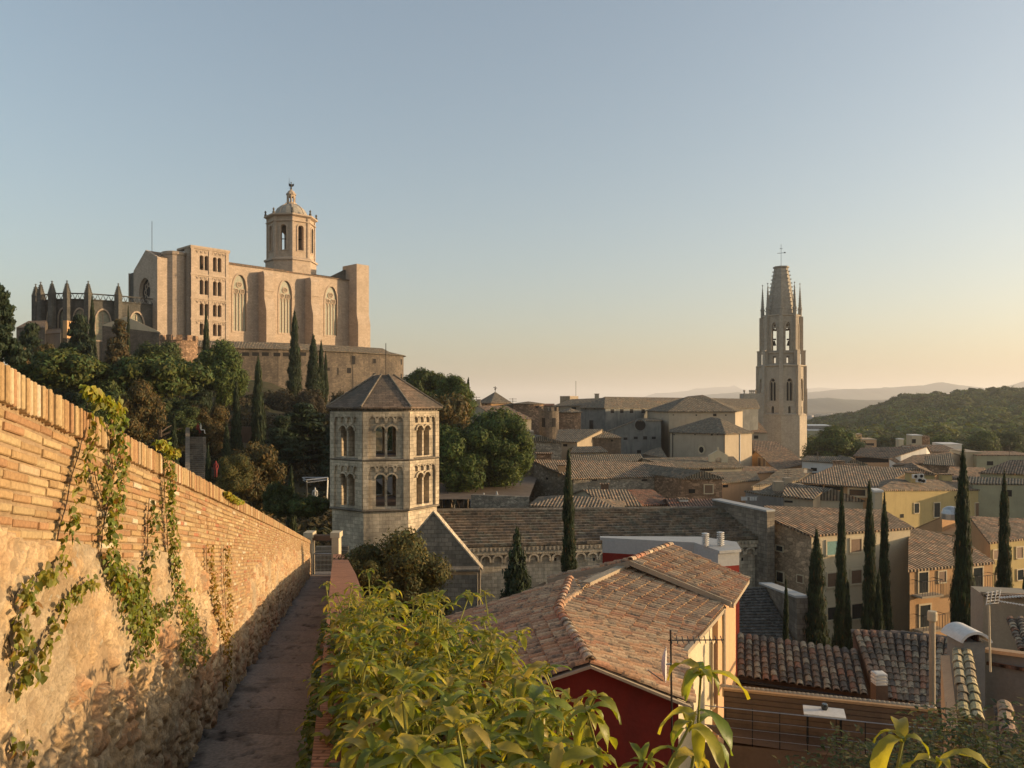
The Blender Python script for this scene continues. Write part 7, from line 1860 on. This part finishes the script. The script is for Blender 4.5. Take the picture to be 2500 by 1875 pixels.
# ================================================================ big leaves in the foreground
def lance(V, F, C, c, d, up, L, W, col, droop=.5, n=6):
    "one lance-shaped leaf, folded along its midrib and drooping"
    d = d.normalized(); side = d.cross(up); side.normalize(); up = side.cross(d); m = len(V)
    p = Vector(c); dirn = Vector(d)
    for i in range(n+1):
        t = i/n; w = W*math.sin(math.pi*min(1, t*.92+.06))**.8*(1-.25*t)
        if i == n: w = .001
        upn = side.cross(dirn).normalized()
        wav = .10*W*math.sin(t*9+c[0]*40)
        V += [p-side*w*.5+upn*(w*.18+wav), p, p+side*w*.5+upn*(w*.18-wav)]
        p = p+dirn*(L/n); dirn = (dirn+Vector((0, 0, -droop/n*1.6))).normalized()
    for i in range(n):
        a = m+3*i; F += [(a, a+1, a+4, a+3), (a+1, a+2, a+5, a+4)]; C += [col, sc(col, .93)]
def shoot(V, F, C, ST, base, top, L, nl, whorl, pal, droop=.8):
    base, top = Vector(base), Vector(top); mid = base.lerp(top, .5)+Vector((random.gauss(0, .02), random.gauss(0, .02), 0)); ST.tube([base, mid, top], [.006, .005, .0035], 5, (.26, .26, .07))
    ax = (top-base).normalized(); a0 = random.random()*6.28
    for k in range(nl+whorl):
        f = (k/(nl+whorl)); tpos = .25+.75*f**.7 if k < nl else .93+.07*(k-nl)/max(1, whorl)
        c = base.lerp(mid, tpos*2) if tpos < .5 else mid.lerp(top, tpos*2-1)
        a = a0+k*2.4; el = random.uniform(-.1, .45) if k < nl else random.uniform(.1, .95)
        h = Vector((math.cos(a), math.sin(a), 0)); dr = (h*math.cos(el)+Vector((0, 0, 1))*math.sin(el))
        s = L*random.uniform(.75, 1.1)*(1 if k < nl+whorl*.5 else .62); col = random.choice(pal); col = sc(col, random.uniform(.75, 1.25))
        lance(V, F, C, c, dr, Vector((0, 0, 1)), s, s*.31, col, droop*random.uniform(.6, 1.4))
PAL = [(.34, .32, .035), (.38, .34, .04), (.29, .29, .035), (.42, .35, .05), (.20, .24, .03), (.42, .33, .07), (.15, .20, .03), (.24, .27, .03)]
M['bigleaf'] = m_attr('broad_leaf', 45, .85, 1.12, .003, .42, trans=.45, spec=.4)
def topz(x, Y):
    e = (Y-1.7)/5.2; xr = np.interp(Y, [1.5, 2.4, 3.2, 4.2, 5.5, 7.0], [.40, .40, .36, .20, -.25, -.9]); 
    z = -.99-.135*(Y-2.2)
    edge = xr-x
    z -= max(0, .35-edge)*.9
    return z, edge
V, F, C, ST = [], [], [], MB()
for _ in range(560):
    Y = random.uniform(1.45, 6.4); xl = PX(Y)+.04+.12*max(0, min(1, (3.4-Y)/1.5)); x = random.uniform(xl, .65); z, e = topz(x, Y)
    if e < 0: continue
    z += random.gauss(-.05, .10)+(.10 if random.random() < .1 else 0)
    if x < xl+.05: z -= random.uniform(.0, .25)
    top = (x+random.gauss(0, .05), Y, z); h = random.uniform(.25, .5); shoot(V, F, C, ST, (x+random.gauss(0, .1), Y+random.gauss(0, .1), z-h), top, random.uniform(.10, .165)*(1.15-.06*Y), 9, 8, PAL, random.uniform(.8, 1.5))
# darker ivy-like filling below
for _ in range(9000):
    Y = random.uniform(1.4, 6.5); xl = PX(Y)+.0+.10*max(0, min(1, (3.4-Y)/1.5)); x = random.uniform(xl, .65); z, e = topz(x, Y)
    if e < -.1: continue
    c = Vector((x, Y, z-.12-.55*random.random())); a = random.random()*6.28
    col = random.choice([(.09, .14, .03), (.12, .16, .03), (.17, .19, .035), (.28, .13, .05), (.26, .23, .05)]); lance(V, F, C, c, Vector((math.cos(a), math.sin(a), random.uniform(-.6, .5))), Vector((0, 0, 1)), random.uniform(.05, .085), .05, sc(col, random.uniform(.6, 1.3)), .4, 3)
for _ in range(2600):
    Y = random.uniform(2.2, 8.6); x = PX(Y)+random.uniform(-.07, .04); zt_ = ZP(Y)+.72; z = zt_-abs(random.gauss(0, .22))*(1 if Y < 6.5 else .5)
    if Y > 6.5 and random.random() < .6: continue
    a = random.gauss(math.pi, .7); col = random.choice([(.08, .13, .03), (.10, .15, .035), (.13, .17, .04), (.06, .10, .025)]); lance(V, F, C, Vector((x, Y, z)), Vector((math.cos(a), math.sin(a), random.uniform(-1.2, .1))), Vector((0, 0, 1)), random.uniform(.035, .06), .045, sc(col, random.uniform(.7, 1.3)), .5, 3)
root = empty('leafy_shrub_bank', (-.2, 3.5, -2.2)); tag(root, 'sunlit mass of drooping yellow-green leaves along the parapet in the foreground', 'shrub')
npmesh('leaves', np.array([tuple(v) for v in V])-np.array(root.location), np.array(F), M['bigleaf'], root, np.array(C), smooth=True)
ST.build('stems', m_attr('green_stem', 30), root)
def bigplant(label, specs, L, name='leafy_shoot', pal=PAL):
    V, F, C, ST = [], [], [], MB()
    for (ub, vb, ut, vt, Y, nl, wh) in specs: shoot(V, F, C, ST, Pt(ub, vb, Y), Pt(ut, vt, Y), L, nl, wh, pal, 1.9)
    r = empty(name, Pt(specs[0][0], specs[0][1], specs[0][4]), label, 'plant')
    npmesh('leaves', np.array([tuple(v) for v in V])-np.array(r.location), np.array(F), M['bigleaf'], r, np.array(C), smooth=True); ST.split('stem', m_attr('shoot_stem', 30), r)
bigplant('tall leafy shoot with long drooping leaves in front of the red gable corner', [(1665, 2000, 1712, 1632, 2.2, 9, 8), (1640, 2020, 1690, 1760, 2.15, 5, 3)], .155)
bigplant('leafy shoot rising in front of the red gable wall', [(1450, 1960, 1432, 1735, 2.4, 9, 9), (1440, 1800, 1455, 1700, 2.6, 2, 6)], .135)
bigplant('shoot with pointed leaves at the left foot of the red gable', [(1330, 1850, 1312, 1690, 2.9, 7, 8)], .13)
bigplant('slim shoot standing out of the shrubs under the bay tree', [(958, 1560, 955, 1440, 5.0, 6, 7), (905, 1540, 912, 1465, 5.2, 5, 6)], .12)
bigplant('yellow leafy shoot tip at the lower right edge of the frame', [(2235, 1990, 2205, 1800, 1.5, 3, 4), (2260, 1960, 2290, 1860, 1.55, 2, 3)], .12, pal=[(.30, .27, .03), (.24, .24, .03), (.34, .30, .05)])
# small-leaved bush at lower right
Vb, Fb, Cb = [], [], []; cs = MB()
for _ in range(150):
    u = random.uniform(1930, 2560); Y = random.uniform(4.6, 6.6); vt = np.interp(u, [1920, 2000, 2060, 2130, 2200, 2300, 2380, 2500, 2560], [1880, 1850, 1790, 1770, 1800, 1730, 1760, 1720, 1740])+random.uniform(-20, 160)
    tp = Pt(u, vt, Y); bs = tp+Vector((random.gauss(0, .12), random.gauss(0, .12), -random.uniform(.5, 1.0))); cs.tube([bs, bs.lerp(tp, .5)+Vector((.02, 0, 0)), tp], [.004, .003, .001], 4)
    for k in range(64):
        c = bs.lerp(tp, random.random()**.6)+Vector((random.gauss(0, .05), random.gauss(0, .05), random.gauss(0, .03))); a = random.random()*6.28
        col = random.choice([(.10, .12, .035), (.07, .095, .028), (.13, .13, .04), (.055, .08, .025), (.17, .13, .045)]); lance(Vb, Fb, Cb, c, Vector((math.cos(a), math.sin(a), random.uniform(-.3, .6))), Vector((0, 0, 1)), random.uniform(.04, .065), .03, sc(col, random.uniform(.6, 1.4)), .2, 2)
r = empty('small_leaved_bush', (2.9, 5.6, -4.5), 'dark small-leaved bush in the lower right corner', 'bush')
npmesh('leaves', np.array([tuple(v) for v in Vb])-np.array(r.location), np.array(Fb), M['vineleaf'], r, np.array(Cb)); cs.build('branches', M['bark'], r)
mb = MB(); 
# ---------------------------------------------------------------- people (tiny in the picture)
def person_mesh(sit=False):
    h = [((0, 0, .95), .13), ((0, 0, 1.2), .14), ((0, 0, 1.42), .15), ((0, 0, 1.52), .055), ((0, .01, 1.62), .10), ((0, 0, 1.72), .085)]
    me = bpy.data.meshes.new('body'); vs = [p for p, _ in h]; rs = [r for _, r in h]; es = [(i, i+1) for i in range(5)]
    def chain(start, pts):
        prev = start
        for p, r in pts: vs.append(p); rs.append(r); es.append((prev, len(vs)-1)); prev = len(vs)-1
    for s in (-1, 1):
        if sit: chain(0, [((s*.09, -.05, .92), .09), ((s*.1, -.45, .90), .07), ((s*.1, -.47, .48), .05), ((s*.1, -.6, .45), .04)])
        else: chain(0, [((s*.09, 0, .88), .09), ((s*.1, -.02, .48), .065), ((s*.1, 0, .08), .045), ((s*.1, -.13, .04), .04)])
        chain(2, [((s*.2, 0, 1.4), .055), ((s*.26, .02, 1.12), .045), ((s*.24, -.1, .9), .035), ((s*.24, -.13, .83), .03)])
    me.from_pydata(vs, es, []); o = bpy.data.objects.new('body', me); COL.objects.link(o); o.modifiers.new('s', 'SKIN'); me.skin_vertices[0].data[0].use_root = True
    for i, r in enumerate(rs): me.skin_vertices[0].data[i].radius = (r, r*.8)
    o.modifiers.new('d', 'SUBSURF').levels = 1
    dg = bpy.context.evaluated_depsgraph_get(); m2 = bpy.data.meshes.new_from_object(o.evaluated_get(dg)); bpy.data.objects.remove(o); m2.name = 'body'; return m2
PM, PS = person_mesh(), person_mesh(True); cl = [m_flat('cloth_%s' % n, c, .8) for n, c in (('white', (.6, .58, .52)), ('dark', (.04, .04, .05)), ('red', (.3, .05, .04)), ('blue', (.08, .12, .2)), ('sand', (.35, .27, .18)))]
def person(u, v, Y, k, label, sit=False, hgt=1.0, dz=0.0):
    p = Pt(u, v, Y)+Vector((0, 0, dz)); me = (PS if sit else PM).copy(); me.materials.clear(); me.materials.append(cl[k]); r = empty('person', (p.x, Y, p.z), label, 'person', 'people on the plaza and stairs', random.random()*6.28); r.scale = (hgt,)*3
    o = bpy.data.objects.new('body', me); COL.objects.link(o); o.parent = r
    mb = MB(); 
person(483, 1066, 99.5, 2, 'person in red sitting at the top of the garden stair', True); person(490, 1067, 99.5, 0, 'person in white sitting at the top of the garden stair', True); person(527, 1165, 82, 2, 'person in red at the right foot of the garden stair')
person(769, 1213, 76, 0, 'person in white under the steel stage frame', dz=-.8)
for i in range(14):
    u = 1065+i*9.5+random.uniform(-3, 3); person(u, 1213+random.uniform(-2, 2), 86+random.uniform(0, 8), [1, 4, 3, 1, 4, 0, 1][i % 7], ['dark-clothed person standing on the plaza under the trees', 'sand-clothed person standing on the plaza under the trees', 'blue-clothed person standing on the plaza under the trees', 'dark-clothed person standing on the plaza under the trees', 'sand-clothed person standing on the plaza under the trees', 'white-clothed person standing on the plaza under the trees', 'dark-clothed person standing on the plaza under the trees'][i % 7], dz=-1.25)
person(1213, 1215, 88, 0, 'person in white standing alone right of the plaza crowd', dz=-1.0)
# ================================================================ mountains, haze, sky, sun, camera
def ridge(name, pts, Y, depth, col, base=-40):
    us = np.arange(pts[0][0], pts[-1][0], 4.0); vt = np.interp(us, [p[0] for p in pts], [p[1] for p in pts])
    j = (fbm(us*.05, us*0+Y*.001, 5, 5)-.5)*7*(.3 if Y > 9000 else .5)
    vt = vt+j; n = len(us); rowsY = np.linspace(0, 1, 9); V = []
    for r in rowsY:                          # front foot to crest to back foot
        h = math.sin(math.pi*min(1, r*1.0)) if r < 1 else 0
        h = 1-abs(2*r-1)**1.3
        yy = Y+(r-.5)*depth
        z = (CV-vt)/FPX*Y; k = fbm(us*.03, us*0+r*7, 17, 5)
        V.append(np.stack([(us-CU)/FPX*Y, yy+k*depth*.1*0, base+(z-base)*np.clip(h*(1 if r == .5 else .75+.5*k), 0, 1)], 1))
    V = np.concatenate(V); idx = np.arange(9*n).reshape(9, n); F = np.stack([idx[:-1, :-1], idx[:-1, 1:], idx[1:, 1:], idx[1:, :-1]], -1).reshape(-1, 4)
    o = npmesh(name, V, F, m_flat(name+'_scrub', col, 1, grain=.4, scale=.004), None, None, smooth=True); tag(o, kind='structure')
ridge('near_hills', [(1780, 1003), (1880, 992), (1975, 974), (2020, 971), (2080, 976), (2140, 977), (2200, 973), (2300, 972), (2400, 975), (2700, 980)], 3600, 900, (.05, .06, .035))
ridge('middle_hills', [(1700, 965), (1800, 958), (1900, 962), (1975, 958), (2040, 951), (2080, 950), (2130, 948), (2200, 944), (2255, 941), (2300, 932), (2340, 940), (2400, 948), (2430, 950), (2470, 940), (2500, 930), (2560, 925), (2800, 940)], 7000, 1500, (.05, .06, .04))
ridge('far_mountains', [(1540, 978), (1575, 968), (1600, 960), (1640, 958), (1680, 954), (1700, 948), (1720, 948), (1750, 945), (1780, 944), (1793, 940), (1805, 948), (1840, 956), (1900, 952), (1960, 950), (2000, 946), (2060, 950), (2130, 948)], 12500, 2500, (.06, .06, .05))
M['haze'] = None
hm = bpy.data.materials.new('haze_air'); hm.use_nodes = True; nt = hm.node_tree; nt.nodes.clear(); ou = nt.nodes.new('ShaderNodeOutputMaterial'); pv = nt.nodes.new('ShaderNodeVolumePrincipled')
pv.inputs['Color'].default_value = (.96, .95, .95, 1); pv.inputs['Density'].default_value = HAZE; pv.inputs['Anisotropy'].default_value = .2; nt.links.new(pv.outputs[0], ou.inputs['Volume'])
mb = MB(); mb.box((0, 9500, 125), (34000, 30000, 410)); hz = mb.build('haze', hm); tag(hz, kind='stuff')

SUN_AZ, SUN_EL = R(SAZ), R(SEL)     # azimuth clockwise from the viewing direction
s = Vector((math.sin(SUN_AZ)*math.cos(SUN_EL), math.cos(SUN_AZ)*math.cos(SUN_EL), math.sin(SUN_EL)))
ld = bpy.data.lights.new('sun', 'SUN'); ld.energy = SUNP; ld.angle = R(.6); ld.color = SUNC
lo = bpy.data.objects.new('sun', ld); COL.objects.link(lo); lo.rotation_euler = s.to_track_quat('Z', 'Y').to_euler(); lo.location = (60, 10, 60)
w = bpy.data.worlds.new('World'); SC.world = w; w.use_nodes = True; nt = w.node_tree; nt.nodes.clear()
sk = nt.nodes.new('ShaderNodeTexSky'); sk.sky_type = 'NISHITA'; sk.sun_disc = False; sk.sun_elevation = SUN_EL; sk.sun_rotation = SUN_AZ
sk.air_density = 1.0; sk.dust_density = DUST; sk.ozone_density = 2.0; sk.altitude = 100
bg = nt.nodes.new('ShaderNodeBackground'); bg.inputs[1].default_value = SKYP; wo = nt.nodes.new('ShaderNodeOutputWorld'); gm = nt.nodes.new('ShaderNodeGamma'); gm.inputs[1].default_value = SKG; nt.links.new(sk.outputs[0], gm.inputs[0]); hs = nt.nodes.new('ShaderNodeHueSaturation'); hs.inputs['Saturation'].default_value = SKS; hs.inputs['Value'].default_value = SKV; nt.links.new(gm.outputs[0], hs.inputs['Color']); tn = nt.nodes.new('ShaderNodeMix'); tn.data_type = 'RGBA'; tn.blend_type = 'MULTIPLY'; tn.inputs[0].default_value = 1; tn.inputs[7].default_value = (*SKT, 1); nt.links.new(hs.outputs[0], tn.inputs[6]); nt.links.new(tn.outputs[2], bg.inputs[0]); nt.links.new(bg.outputs[0], wo.inputs[0])
cd = bpy.data.cameras.new('camera'); cam = bpy.data.objects.new('camera', cd); COL.objects.link(cam); SC.camera = cam
cam.location = (0, 0, 0); cam.rotation_euler = (R(90), 0, 0); cd.sensor_fit = 'HORIZONTAL'; cd.sensor_width = 36; cd.lens = 36*FPX/2500; cd.shift_y = (CV-937.5)/2500; cd.clip_start = .05; cd.clip_end = 60000
SC.render.engine = 'CYCLES'; SC.render.resolution_x = 1024; SC.render.resolution_y = 768
SC.view_settings.view_transform = 'Standard'; SC.view_settings.look = 'None'; SC.view_settings.exposure = EXPO; SC.view_settings.gamma = 1
SC.cycles.max_bounces = 6; SC.cycles.transparent_max_bounces = 8; SC.cycles.volume_bounces = 1; SC.cycles.volume_step_rate = 4
